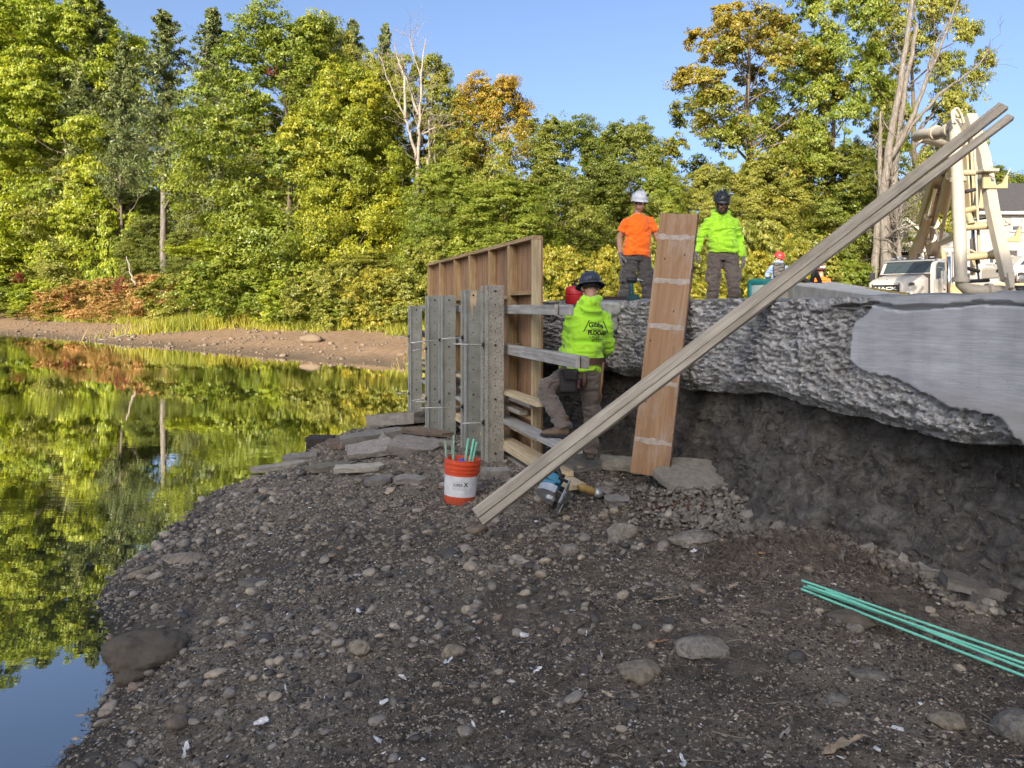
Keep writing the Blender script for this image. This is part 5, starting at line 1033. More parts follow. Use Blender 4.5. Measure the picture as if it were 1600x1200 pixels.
# ================================================================ CIRCULAR SAW and DRILL on the ground
M_teal = plain('teal_blue_plastic', (.045,.20,.30), .45, var=.12, scale=9, bump=.1); M_blk = plain('black_rubber', (.018,.018,.02), .55, var=.3); M_alu = plain('cast_aluminium', (.52,.54,.54), .38, .6, .15, 20, .15); M_yel = plain('dirty_yellow_plastic', (.30,.20,.06), .5, var=.25, scale=20)
X, Y = P_ground(872, 803); sb = A3(X, Y, GZ(X, Y)); z_s = nz((-.85,.25,.36)); y_s = np.array([.2,.6,.75]); y_s = nz(y_s-z_s*np.dot(y_s, z_s)); SA = np.array([np.cross(y_s, z_s), y_s, z_s])*1.22; sb = sb+A3(.09,0,.135)
saw = thing('circular_saw', sb, 'blue circular saw with silver guard and base plate lying on the gravel', 'saw'); sp = lambda *a: sb+A3(*a)@SA
k_ = 1.05
m = MB(); m.tube([sp(.03,.01,.10), sp(.01,.03,.15), sp(-.01,.045,.21), sp(-.02,.05,.235), sp(-.025,.052,.262)], [.052,.054,.050,.040,.026], 16); m.box(sp(.03,.05,.15), (.075,.05,.12), SA); m.build('motor_housing', M_teal, saw, smooth=True, auto=40)
m = MB(); m.box(sp(-.09,.03,.15), (.09,.07,.10), SA); m.box(sp(-.06,-.01,.12), (.06,.05,.06), SA); m.build('battery_pack', M_blk, saw, bevel=.004)
m = MB(); m.tube([sp(.02,.05,.09), sp(-.03,.11,.10), sp(-.03,.12,.155), sp(.05,.115,.17), sp(.10,.09,.13), sp(.10,.04,.08)], [.015,.015,.016,.016,.015,.015], 10); m.build('handle', M_blk, saw, smooth=True)
m = MB(); poly = [(math.cos(a)*.098, math.sin(a)*.098) for a in np.linspace(-.2, math.pi+.2, 18)]; m.prism(poly, sp(.055,-.035,.10), A3(0,1,0)@SA*0+A3(1,0,0)@SA, A3(0,0,1)@SA, A3(0,-.045,0)@SA); m.tube([sp(.055,-.075,.10), sp(.055,-.10,.10)], [.045,.03], 14); m.build('blade_guard', M_alu, saw, smooth=True, auto=40)
m = MB(); poly = [(math.cos(a)*.088*(1.0 if q % 2 else .95), math.sin(a)*.088*(1.0 if q % 2 else .95)) for q, a in enumerate(np.linspace(0, 2*math.pi, 48, endpoint=False))]; m.prism(poly, sp(.055,-.055,.085), A3(1,0,0)@SA, A3(0,0,1)@SA, A3(0,-.003,0)@SA); m.build('saw_blade', M_rod, saw)
m = MB()
for (cx, cy, lx, ly) in ((.04,-.125,.30,.035),(.04,.005,.30,.05),(-.095,-.06,.03,.10),(.175,-.06,.03,.10),(.10,-.06,.02,.10)): m.box(sp(cx, cy, .03), (lx, ly, .007), SA)
m.build('base_plate', M_alu, saw, bevel=.002)
m = MB(); m.box(sp(.15,.02,.065), (.02,.012,.07), SA); m.tube([sp(.15,.035,.08), sp(.15,.05,.08)], .014, 8); m.tube([sp(-.04,-.05,.07), sp(-.04,-.10,.07)], .013, 8); m.build('depth_lever', M_blk, saw)
X, Y = P_ground(926, 787); db = A3(X, Y, GZ(X, Y)); DA = np.array(Matrix.Rotation(R(28), 3, 'Z')@Matrix.Rotation(R(12), 3, 'Y')).T; dp = lambda *a: db+A3(*a)@DA
drl = thing('power_drill', db, 'yellow and grey cordless drill with a long bit lying beside the saw', 'drill')
m = MB(); m.tube([dp(-.13,.03,.085), dp(-.10,.03,.09), dp(-.02,.0,.075), dp(.0,0,.07)], [.024,.032,.034,.030], 14); m.build('drill_body', M_yel, drl, smooth=True)
m = MB(); m.tube([dp(.0,0,.07), dp(.03,-.01,.065), dp(.06,-.02,.06)], [.034,.036,.026], 14); m.build('gearbox', M_alu, drl, smooth=True)
m = MB(); m.tube([dp(.055,-.02,.06), dp(.08,-.03,.055), dp(.10,-.038,.048)], [.024,.022,.012], 12); m.build('chuck', M_blk, drl, smooth=True)
m = MB(); m.tube([dp(.095,-.036,.05), dp(.15,-.10,.03), dp(.21,-.165,.012)], .0032, 6); m.build('drill_bit', M_rod, drl)
m = MB(); m.tube([dp(.02,.03,.06), dp(.09,.06,.05)], [.02,.022], 10); m.build('grip', M_blk, drl, smooth=True)
m = MB(); m.box(dp(.14,.085,.055), (.12,.075,.045), DA); m.box(dp(.14,.085,.083), (.11,.06,.016), DA); m.build('battery_pack', plain('grey_teal_plastic', (.10,.15,.17), .5, var=.2), drl, bevel=.006, seg=2)
# impact driver standing on the wall top
ib = A3(P(985,470,7.18)[0]+.02, 7.2, 2.155); idr = thing('impact_driver', ib, 'dark teal impact driver standing upright on the wall edge', 'drill'); ip = lambda x_, y_, z_: ib+A3(x_, y_, z_)
M_dteal = plain('dark_teal_plastic', (.012,.06,.065), .5, var=.2)
m = MB(); m.tube([ip(-.055,0,.205), ip(-.04,0,.207), ip(.03,0,.207), ip(.045,0,.205)], [.022,.033,.034,.028], 14); m.build('drill_body', M_blk, idr, smooth=True)
m = MB(); m.tube([ip(.045,0,.205), ip(.07,0,.205), ip(.078,0,.205)], [.022,.016,.010], 10); m.tube([ip(.07,0,.205), ip(.115,0,.205)], .0045, 6); m.build('chuck', M_rod, idr, smooth=True)
m = MB(); m.tube([ip(-.012,0,.19), ip(-.008,0,.13), ip(-.004,0,.075), ip(.0,0,.055)], [(.022,.027),(.019,.023),(.020,.024),(.03,.03)], 12, side=(0,1,0)); m.build('grip', M_dteal, idr, smooth=True)
m = MB(); m.prism([(-.055,0),(.075,0),(.08,.028),(.05,.062),(-.035,.062),(-.055,.045)], ip(0,.035,.0), A3(1,0,0), A3(0,0,1), A3(0,-.07,0)); m.build('battery_pack', M_dteal, idr, bevel=.005)
# red can, dark box, cooler
rb_ = P(897,472,8.35); rb_[2] = 2.12; can = thing('gas_can', rb_, 'red plastic can with a black cap behind the carpenter', 'can'); M_red = plain('red_plastic', (.45,.018,.022), .4, var=.12)
m = MB(); m.lathe([(0,0),(.098,0),(.105,.02),(.105,.10),(.098,.108),(.105,.116),(.103,.17),(.085,.20),(.06,.212),(0,.212)], rb_, None, 24); m.build('can_body', M_red, can, smooth=True, auto=40)
m = MB(); m.lathe([(.03,.21),(.03,.235),(0,.235)], rb_, None, 12); m.tube([rb_+A3(-.005,0,.23), rb_+A3(.02,0,.275), rb_+A3(.055,0,.30), rb_+A3(.085,0,.27)], .010, 8); m.tube([rb_+A3(.0,0,.27), rb_+A3(.05,0,.265)], .014, 8); m.build('cap', M_blk, can, smooth=True)
xb = P(956,470,9.0); xb[2] = 1.98; bx = thing('tool_box', xb, 'open dark brown box with a tan flap behind the carpenter', 'box'); M_brown = plain('dark_brown_board', (.030,.018,.014), .8)
m = MB(); [m.box(xb+A3(*c_), s_) for c_, s_ in (((0,-.14,.12),(.34,.012,.24)),((0,.14,.12),(.34,.012,.24)),((-.165,0,.12),(.012,.27,.24)),((.165,0,.12),(.012,.27,.24)),((0,0,.006),(.32,.26,.012)))]; m.build('box_body', M_brown, bx)
m = MB(); m.prism([(-.02,-.14),(-.02,.14),(.24,.14),(.24,-.14)], xb+A3(-.17,0,.24), nz(A3(.45,0,-.9))*1, A3(0,1,0), A3(-.006,0,0)); m.build('flap', plain('tan_card', (.36,.26,.16), .8), bx)
wb_ = P(1192,470,9.2); wb_[2] = 1.92; wc = thing('water_cooler', wb_, 'grey-green drum with a teal lid on the fill behind the wall', 'cooler')
m = MB(); m.lathe([(0,0),(.15,0),(.155,.02),(.165,.46),(.16,.47),(0,.47)], wb_, None, 24); m.build('drum', plain('grey_green_plastic', (.33,.40,.36), .6, var=.15), wc, smooth=True, auto=40)
m = MB(); m.lathe([(.17,.45),(.178,.46),(.178,.51),(.16,.525),(0,.53)], wb_, None, 24); m.box(wb_+A3(-.17,0,.3), (.035,.08,.36)); m.build('lid', plain('teal_plastic', (.015,.20,.20), .45), wc, smooth=True, auto=40)
# sloping concrete kerb block on the wall behind the lumber
def hexa(pts): m = MB(); m.add(np.array(pts), [(0,1,2,3),(7,6,5,4),(0,4,5,1),(1,5,6,2),(2,6,7,3),(3,7,4,0)]); return m
A_, B_, C_, D_ = P(1232,443,9.4), P(1394,464,6.0), P(1445,462.5,7.0), P(1300,440,12.0)
low = lambda q: A3(q[0], q[1], 1.86)
kb = thing('concrete_kerb', low(A_), 'sloping pale concrete kerb block with a split end behind the long boards', 'kerb')
hexa([A_, B_, C_, D_, low(A_), low(B_), low(C_), low(D_)]).build('kerb_body', plain('kerb_concrete', (.46,.44,.38), .85, var=.25, scale=5, bump=.4, bscale=40, bd=.006), kb, bevel=.012)
dd = nz(B_-A_); m = MB(); e_ = A_-A3(0,0,.02)-dd*.02; m.box(A3(*(A_-dd*.12-A3(0,.0,.20))), (.20,.22,.36), np.array([nz(A3(dd[0],dd[1],0)), nz(A3(-dd[1],dd[0],0)), (0,0,1)])); m.build('end_block', MT['kerb_concrete'], kb, bevel=.01)
m = MB(); nb_ = 26
for q in range(nb_): f = q/nb_; c = C_*(1-f)+D_*f; m.ell(c-A3(.10+.05*rng.uniform(),.02,.0), (.09*rng.uniform(.5,1.2),.06,.02), None, 8, 5) if .0 < f < .35 else None
m.build('moss', plain('yellow_moss', (.22,.17,.03), .95, var=.4, scale=30, bump=.5), kb, smooth=True)
# black straps and feet of the screed on the kerb
hb = P(1262,440,10.5); sl = thing('strap_frame', hb, 'black strapped frame standing on the concrete kerb', 'harness'); m = MB()
for pts in ([(1250,440),(1256,420),(1262,400)],[(1268,442),(1272,424),(1262,402)],[(1282,441),(1268,412),(1258,398)],[(1240,438),(1252,436),(1270,444),(1284,443)]): m.tube([P(a, b, 10.5) for a, b in pts], [(.035,.02)]*len(pts), 8)
m.build('strap', M_blk, sl, smooth=True)
m = MB(); m.tube([P(1250,434,10.45), P(1252,424,10.45)], .02, 8); m.build('buckle', M_alu, sl)
# ================================================================ PEOPLE
M_skin = plain('skin_tan', (.36,.20,.14), .55, var=.08, scale=14, bump=.05); M_skin2 = plain('skin_olive', (.31,.18,.125), .55, var=.08, scale=14, bump=.05)
M_hair = plain('dark_hair', (.018,.013,.011), .7, var=.4, scale=60, bump=.5, bscale=150)
def cloth(name, c, rough=.85, var=.16, sheen=.3):
    t = NT(name); v = t.coord(); n = t.noise(v, 5, 4); w = t.noise(v, 260, 2); c2 = t.ramp(n, [(.3, sc(c, 1-var)), (.7, sc(c, 1+var))]); MT[name] = t.pbr(c2, rough, 0, .15, t.bump(w, .25, .0015), **{'Sheen Weight': sheen}); return MT[name]
M_hivis = cloth('lime_hivis_fleece', (.36,.69,.035)); M_oran = cloth('orange_cotton', (.92,.155,.012)); M_char = cloth('charcoal_canvas', (.070,.066,.062)); M_taupe = cloth('taupe_canvas', (.115,.095,.082)); M_brownp = cloth('brown_grey_canvas', (.120,.100,.085))
M_glove = cloth('grey_glove', (.15,.15,.16), .8); M_boot = plain('tan_boot_leather', (.115,.080,.050), .7, var=.3, scale=14, bump=.3); M_leather = plain('brown_leather', (.075,.040,.028), .6, var=.3, scale=14, bump=.3); M_pouch = plain('dark_pouch_leather', (.030,.026,.025), .7, var=.3, scale=10, bump=.3)
M_white = plain('white_shell', (.50,.52,.56), .35, var=.05, bump=.03); M_blackh = plain('black_shell', (.020,.022,.027), .35, var=.2, bump=.05); M_blueh = plain('scuffed_navy_shell', (.030,.040,.062), .5, var=.45, scale=16, bump=.15); M_lens = plain('dark_lens', (.004,.004,.005), .12, var=.1, bump=0, spec=.7); M_redh = plain('red_shell', (.42,.030,.032), .4, var=.1); M_mar = plain('maroon_shell', (.13,.045,.040), .45, var=.2)
def frame(f, up=(0,0,1)): f = nz(f); r = nz(np.cross(f, up)); return r, f, np.cross(r, f)   # right-hand side of the person, forward, up
def mitten(mb, wr, d, palm, thumb_side, s=1.0, curl=.5):
    """hand: palm plus five separate bent fingers; d along the hand, palm = direction the palm faces"""
    d = nz(d); palm = nz(palm-d*np.dot(palm, d)); a = np.cross(d, palm)*thumb_side
    mb.tube([wr-d*.02*s, wr+d*.02*s, wr+d*.055*s, wr+d*.095*s], [(.026*s,.020*s),(.034*s,.017*s),(.041*s,.016*s),(.038*s,.014*s)], 12, side=a)
    for k, (o, L) in enumerate(((.030,.070),(.010,.080),(-.010,.074),(-.029,.058))):
        p = wr+d*.085*s+a*o*s; q = [p]; dd = d.copy()
        for e in range(3): dd = nz(dd+palm*curl*.55); p = p+dd*L*s/3; q.append(p)
        mb.tube(q, [.0135*s,.0130*s,.0120*s,.0090*s], 8)
    p = wr+d*.025*s+a*.030*s; mb.tube([p, p+(d*.5+a*.75+palm*.3)*.035*s, p+(d*.9+a*.85+palm*.6)*.058*s, p+(d*1.5+a*.8+palm*.9)*.068*s], [.017*s,.015*s,.0135*s,.010*s], 8)
def person(base, J, label, f, hf, spec):
    r, fw, up = frame(f); root = thing('person', base, label, 'person'); s = spec.get('s', 1.0); hk = 1.07
    hr, hfw, hup = frame(hf, spec.get('hup', (0,0,1))); HA = np.array([hr, hfw, hup]); hc = J['head']; hp = lambda x_, y_, z_: hc+A3(x_, y_, z_)@HA*s*1.07
    pel, wa, ch, nk = J['pelvis'], J['waist'], J['chest'], J['neck']
    # ---- body, one continuous skin
    m = MB()
    m.ell(hp(0,-.004,.028), np.array([.076,.096,.092])*s, HA, 18, 14); m.ell(hp(0,.020,-.045), np.array([.058,.072,.070])*s, HA, 16, 12); m.ell(hp(0,.055,-.088), np.array([.027,.026,.022])*s, HA)
    m.tube([hp(0,.085,.02), hp(0,.105,-.018), hp(0,.094,-.03)], [.010*s,.0165*s,.012*s], 8)
    for e in (-1, 1): m.ell(hp(.076*e,-.005,-.008), np.array([.011,.022,.032])*s, HA); m.ell(hp(.038*e,.066,-.018), np.array([.024,.02,.018])*s, HA); m.ell(hp(.030*e,.080,.030), np.array([.024,.014,.009])*s, HA)
    m.tube([hp(-.024,.082,-.058), hp(0,.092,-.056), hp(.024,.082,-.058)], [.005*s,.008*s,.005*s], 8); m.tube([hp(-.02,.080,-.068), hp(0,.088,-.069), hp(.02,.080,-.068)], [.006*s,.009*s,.006*s], 8)
    m.tube([nk-up*.05*s, nk+up*.01*s, hp(0,-.02,-.07), hp(0,-.02,-.02)], [.066*s,.058*s,.054*s,.055*s], 14)
    m.tube([pel-up*.06*s, pel+up*.03*s, wa, (wa+ch)/2, ch, ch*.4+nk*.6-up*.01*s, nk-up*.01*s], [(.15*s,.10*s),(.165*s,.115*s),(.145*s,.10*s),(.15*s,.10*s),(.160*s,.105*s),(.115*s,.075*s),(.055*s,.055*s)], 16, side=r)
    fa = .78 if spec['top'] == 'hoodie' else 1
    for S_ in 'LR':
        m.tube([J['sh'+S_]-up*.025*s, J['sh'+S_]*.5+J['el'+S_]*.5, J['el'+S_]], [.044*s,.048*s*fa,.041*s*fa], 12); m.tube([J['el'+S_], J['el'+S_]*.6+J['wr'+S_]*.4, J['wr'+S_]], [.042*s*fa,.043*s*fa,.028*s*fa], 12)
        m.tube([J['hip'+S_], J['hip'+S_]*.5+J['kn'+S_]*.5, J['kn'+S_]], [.088*s,.075*s,.055*s], 14); m.tube([J['kn'+S_], J['kn'+S_]*.65+J['an'+S_]*.35, J['an'+S_]], [.056*s,.056*s,.038*s], 12)
    soft('body', m, .0085, spec.get('skin', M_skin), root, sm=3)
    # ---- trousers
    m = MB(); m.tube([pel-up*.09*s, pel-up*.02*s, pel+up*.06*s, wa-up*.01*s], [(.165*s,.115*s),(.185*s,.130*s),(.172*s,.122*s),(.160*s,.114*s)], 18, side=r)
    for S_ in 'LR':
        h, k, a = J['hip'+S_], J['kn'+S_], J['an'+S_]; d = nz(a-k)
        m.tube([h+up*.02*s, h*.55+k*.45, k*.92+h*.08, k], [.112*s,.100*s,.084*s,.080*s], 16); m.tube([k-d*.01, k*.7+a*.3, k*.3+a*.7, a+d*.035*s], [.081*s,.078*s,.074*s,.076*s], 16)
        if spec.get('cargo'): q = (h*.30+k*.70) if S_ == 'R' else (h*.35+k*.65); o_ = r*(1 if S_ == 'R' else -1); m.box(q+o_*.090*s, (.035*s,.13*s,.17*s), np.array([o_, np.cross(nz(k-h), o_), -nz(k-h)]))
    soft('trousers', m, .011, spec['pants'], root, .014, 4, spec.get('seed', 1))
    # ---- boots
    for S_ in 'LR':
        a = J['an'+S_]; td = nz(J.get('toe'+S_, fw)); sd_ = np.cross(td, up); m = MB(); m.tube([a+up*.10*s, a+up*.02*s, a-up*.035*s], [.055*s,.052*s,.050*s], 12)
        m.tube([a-td*.055*s-up*.045*s, a+td*.03*s-up*.045*s, a+td*.13*s-up*.060*s, a+td*.195*s-up*.068*s], [(.040*s,.048*s),(.045*s,.052*s),(.050*s,.036*s),(.036*s,.024*s)], 14, side=sd_)
        bo = soft('boot', m, .009, spec.get('boot', M_boot), root, .002, 3)
        so = MB(); oz = a-up*.092*s; ol = [(-.065,-.036),(-.065,.036),(.02,.042),(.10,.05),(.18,.044),(.215,.016),(.215,-.016),(.18,-.044),(.10,-.05),(.02,-.042)]; so.prism([(x_*s, y_*s) for x_, y_ in ol], oz, td, sd_, up*.022*s); so.build('sole', M_blk, bo)
    # ---- top
    m = MB(); th = spec['top']; g_ = .028 if th == 'hoodie' else .021; hem = pel+up*spec.get('hem', -.02)*s
    m.tube([hem, wa*.6+pel*.4, (wa+ch)/2, ch, ch*.48+nk*.52, ch*.20+nk*.80, nk-up*.01*s], [((.160+max(g_, .052))*s,(.116+max(g_, .042))*s),((.160+g_*1.3)*s,(.120+g_*1.2)*s),((.160+g_)*s,(.116+g_)*s),((.172+g_)*s,(.122+g_*.8)*s),((.178+g_*.5)*s,(.100+g_*.6)*s),((.128+g_*.5)*s,(.080+g_*.5)*s),((.062+g_*.5)*s,(.064+g_*.5)*s)], 22, side=r)
    for S_ in 'LR':
        sh, el, wr = J['sh'+S_], J['el'+S_], J['wr'+S_]; iw = (ch*.5+nk*.5)
        if th == 'hoodie':
            m.ell(sh*.96+iw*.04-up*.018*s, np.array([.058,.064,.058])*s); m.tube([sh*.75+iw*.25-up*.03*s, sh-up*.018*s, sh*.5+el*.5, el*.93+sh*.07, el], [.060*s,.067*s,.066*s,.061*s,.060*s], 14); m.tube([el, el*.7+wr*.3, el*.25+wr*.75, wr*1.0+el*.0, wr+nz(wr-el)*.012*s], [.061*s,.060*s,.054*s,.046*s,.040*s], 14)
        else:
            e2 = sh*.34+el*.66; m.ell(sh*.97+iw*.03-up*.014*s, np.array([.050,.060,.052])*s); m.tube([sh*.75+iw*.25-up*.03*s, sh-up*.014*s, sh*.6+el*.4, e2], [.056*s,.062*s,.066*s,.072*s], 14)
    if th == 'hoodie':   # hood bunched round the neck
        m.tube([nk+fw*.085*s-up*.05*s+r*.03*s, nk+r*.095*s+up*.012*s, nk+r*.075*s-fw*.075*s+up*.03*s, nk-fw*.125*s+up*.012*s, nk-r*.075*s-fw*.075*s+up*.03*s, nk-r*.095*s+up*.012*s, nk+fw*.085*s-up*.05*s-r*.03*s], [.026*s,.036*s,.048*s,.056*s,.048*s,.036*s,.026*s], 12)
        m.ell(nk-fw*.125*s-up*.055*s, np.array([.115,.045,.085])*s, np.array([r, fw, up]), 16, 12)
        m.box(pel+fw*.142*s+up*.16*s, (.21*s,.03*s,.15*s), np.array([r, fw, up])) if spec.get('pocket') else None
    top = soft('hoodie' if th == 'hoodie' else 'shirt', m, .0105, spec['topmat'], root, .017 if th == 'hoodie' else .013, 6, spec.get('seed', 1)+20, .85)
    if spec.get('cords'):
        for e in (-1, 1): c_ = MB(); c_.tube([nk+fw*.11*s+r*e*.035*s-up*.03*s, nk+fw*.145*s+r*e*.042*s-up*.10*s, nk+fw*.162*s+r*e*.040*s-up*.24*s], .0045*s, 6); c_.build('drawcord', M_hivis, top, smooth=True)
    # ---- gloves
    for S_ in 'LR':
        hd = J.get('hd'+S_); 
        if hd is None: continue
        m = MB(); w_ = J['wr'+S_]; d = nz(hd); inw = -r*(1 if S_ == 'R' else -1)+fw*.25; m.tube([w_-d*.035*s, w_+d*.0], [.036*s,.034*s], 10)
        mitten(m, w_, d, spec.get('palm'+S_, inw), 1 if (np.dot(np.cross(d, nz(inw-d*np.dot(inw, d))), fw) > 0) else -1, s*1.08, spec.get('curl', .45)); soft('glove', m, .0065, spec.get('glove', M_glove), root, sm=2)
    # ---- helmet
    def dome(a, b, c, z0, cut=-.10, n=28, k=10, rid=0):
        V = []; 
        for i in range(k+1):
            ph = cut+(math.pi/2-cut)*i/k
            for j in range(n): th_ = 2*math.pi*j/n; rr_ = 1+rid*max(0, math.cos(th_*2))**8*math.cos(ph); V.append((a*math.cos(ph)*math.cos(th_)*rr_, b*math.cos(ph)*math.sin(th_)*rr_-.006, z0+c*math.sin(ph)*(1+.0*rr_)))
        return V, [(i*n+j, i*n+(j+1) % n, (i+1)*n+(j+1) % n, (i+1)*n+j) for i in range(k) for j in range(n)]
    hs_ = spec['helmet']; V, Fs = dome(.104, .128, .108, .050, -.15); m = MB(); m.add(hc+np.array(V)@HA*s*hk, Fs); 
    V2, F2 = dome(.099, .123, .103, .050, -.15); m.add(hc+np.array(V2)@HA*s*hk, [f[::-1] for f in F2])
    nb = 36; V = []; bw = spec.get('brim', .012)
    for q, (ex, dz) in enumerate(((0,.0),(1,-.012),(1,-.020),(0,-.008))):
        for j in range(nb):
            th_ = 2*math.pi*j/nb; frn = max(0, math.sin(th_)); w_ = bw+(spec.get('visor', .035)*frn**2); V.append(((.103+ex*w_)*math.cos(th_), (.127+ex*w_)*math.sin(th_)-.006, .040+dz-(.012*frn*ex if bw < .03 else .010*ex)))
    m.add(hc+np.array(V)@HA*s*hk, [(q*nb+j, q*nb+(j+1) % nb, ((q+1) % 4)*nb+(j+1) % nb, ((q+1) % 4)*nb+j) for q in range(4) for j in range(nb)])
    for x_ in (-.03, .03): m.tube([hp(x_, .105, .105), hp(x_, .06, .150), hp(x_, 0, .164), hp(x_, -.07, .142), hp(x_, -.115, .095)], .006*s, 6)
    hel = m.build('helmet', hs_, root, smooth=True, auto=50)
    m = MB(); m.tube([hp(-.045,-.135,.040), hp(0,-.142,.040), hp(.045,-.135,.040)], [(.012,.007)]*3, 8); m.tube([hp(0,-.142,.05), hp(0,-.14,.075)], [.010,.004], 6); 
    for e in (-1, 1): m.tube([hp(e*.088,.0,.035), hp(e*.086,.01,-.03), hp(e*.055,.03,-.10)], .0035*s, 5)
    m.build('strap', M_blk, hel)
    if spec.get('vents'):
        m = MB()
        for x_ in (-.055, .055): m.ell(hp(x_, .098, .105), np.array([.012,.008,.022])*s, HA, 8, 6); m.ell(hp(x_*1.5, .05, .105), np.array([.010,.014,.02])*s, HA, 8, 6)
        m.ell(hp(0, .126, .085), np.array([.012,.006,.018])*s, HA, 8, 6); m.build('vent', M_blk, hel, smooth=True)
    if spec.get('decal'): m = MB(); m.prism([(-.016,-.012),(.018,-.012),(.006,.018),(0,.022),(-.006,.016)], hp(-.052,.101,.100), hr, hup, hfw*.012*s-hr*.006*s); m.build('emblem', M_blk, hel)
    # hair under the helmet, ears free
    m = MB(); V, Fs = dome(.082, .102, .07, .02, -.62); V = [v_ for v_ in V]; q = np.array(V); q[:,1] = np.minimum(q[:,1], .055)-.004; m.add(hc+q@HA*s*hk, Fs); m.build('hair', M_hair, root, smooth=True)
    if spec.get('glasses'):
        m = MB()
        for e in (-1, 1): m.prism([(math.cos(a)*.033*s, math.sin(a)*.020*s) for a in np.linspace(0, 6.0, 14)], hp(e*.036, .093, .006), nz(hr+hfw*-e*.28), hup, hfw*.008*s); m.tube([hp(e*.066,.088,.012), hp(e*.080,.05,.012), hp(e*.083,-.02,.008)], .0045*s, 6)
        m.tube([hp(-.012,.102,.012), hp(0,.105,.013), hp(.012,.102,.012)], .005*s, 6); m.build('sunglasses', M_lens, root)
    if spec.get('beard'):
        m = MB(); m.tube([hp(-.066,.025,-.02), hp(-.060,.045,-.070), hp(-.035,.072,-.105), hp(0,.088,-.116), hp(.035,.072,-.105), hp(.060,.045,-.070), hp(.066,.025,-.02)], [.012*s,.018*s,.022*s,.024*s,.022*s,.018*s,.012*s], 10); m.tube([hp(-.036,.078,-.066), hp(-.018,.094,-.047), hp(0,.100,-.044), hp(.018,.094,-.047), hp(.036,.078,-.066)], [.007*s,.009*s,.009*s,.009*s,.007*s], 8); soft('beard', m, .006, M_hair, root, sm=2)
    else:
        m = MB(); m.tube([hp(-.022,.093,-.0625), hp(0,.1005,-.0615), hp(.022,.093,-.0625)], [(.003*s,.002*s),(.004*s,.003*s),(.003*s,.002*s)], 6); m.build('mouth', plain('lip', (.16,.06,.05), .5, bump=0), root)
    return root, top, dict(r=r, f=fw, up=up, hp=hp)
def stand(px, Y, z0, f, s=1.0, sp=.13):
    """joint set for somebody standing upright"""
    X = (px-800)/F*Y; b = A3(X, Y, z0); r, fw, up = frame(f); J = {}
    j = lambda x_, y_, z_: b+r*x_*s+fw*y_*s+up*z_*s
    J.update(pelvis=j(0,0,.93), waist=j(0,.01,1.07), chest=j(0,0,1.29), neck=j(0,-.01,1.495), head=j(0,.025,1.655))
    for S_, e in (('R', 1), ('L', -1)): J['sh'+S_] = j(.180*e,0,1.405); J['el'+S_] = j(.255*e,-.03,1.15); J['wr'+S_] = j(.285*e,.05,.91); J['hd'+S_] = nz(A3(0,0,-1)+fw*.18); J['hip'+S_] = j(.095*e,0,.90); J['kn'+S_] = j((.09+sp*.25)*e,.03,.50); J['an'+S_] = j((.08+sp*.5)*e,-.01,.095); J['toe'+S_] = nz(fw+r*.25*e)
    return b, J, j
# white-helmet man in the orange shirt (faces the lens, turned towards the plank)
b, J, j = stand(994, 10.0, 1.90, (.22,-1,0), 1.0, .22)
J['elL'] = j(-.265,.05,1.16); J['wrL'] = j(-.335,.20,.97); J['hdL'] = nz(A3(.25,-.35,-.75)); J['elR'] = j(.262,-.05,1.16); J['wrR'] = j(.278,.03,.915)
J['knR'] = j(.16,.06,.50); J['anR'] = j(.27,.03,.095)
for k_ in ('waist','chest','neck','head','shL','shR','elL','elR','wrL','wrR'): J[k_] = J[k_]+j(-.030,0,0)-j(0,0,0) if k_ != 'waist' else J[k_]+j(-.015,0,0)-j(0,0,0)
J['shR'] = J['shR']-A3(0,0,.022); J['shL'] = J['shL']+A3(0,0,.014); J['hipR'] = J['hipR']-A3(0,0,.02); J['head'] = J['head']+A3(.012,0,-.005)
person(b, J, 'man in an orange t-shirt, white helmet and dark sunglasses standing on the wall', (.22,-1,0), (.30,-1,-.16), dict(top='tee', topmat=M_oran, pants=M_char, helmet=M_white, glasses=1, vents=0, decal=1, hem=-.03, cargo=1, seed=3, visor=.012, brim=.004))
# black-helmet man in the lime hoodie
b, J, j = stand(1129, 10.0, 1.90, (-.10,-1,0), 1.0, .16)
J['elR'] = j(.285,-.01,1.17); J['wrR'] = j(.355,.07,.95); J['elL'] = j(-.265,-.06,1.15); J['wrL'] = j(-.285,.07,.895); J['knL'] = j(-.13,.09,.50); J['anL'] = j(-.17,.04,.095)
for k_ in ('chest','neck','shL','shR','elL','elR','wrL','wrR'): J[k_] = J[k_]+j(.020,0,0)-j(0,0,0)
J['head'] = J['head']+j(.022,.03,-.012)-j(0,0,0); J['shL'] = J['shL']-A3(0,0,.02); J['elL'] = J['elL']-A3(0,0,.02); J['wrL'] = J['wrL']-A3(0,0,.02)
person(b, J, 'bearded man in a lime green hoodie and black helmet standing on the wall', (-.10,-1,0), (.02,-1,-.30), dict(top='hoodie', topmat=M_hivis, pants=M_taupe, helmet=M_blackh, glasses=1, beard=1, vents=1, cords=1, pocket=1, hem=.03, cargo=1, seed=5, skin=M_skin2, visor=.012, brim=.004))
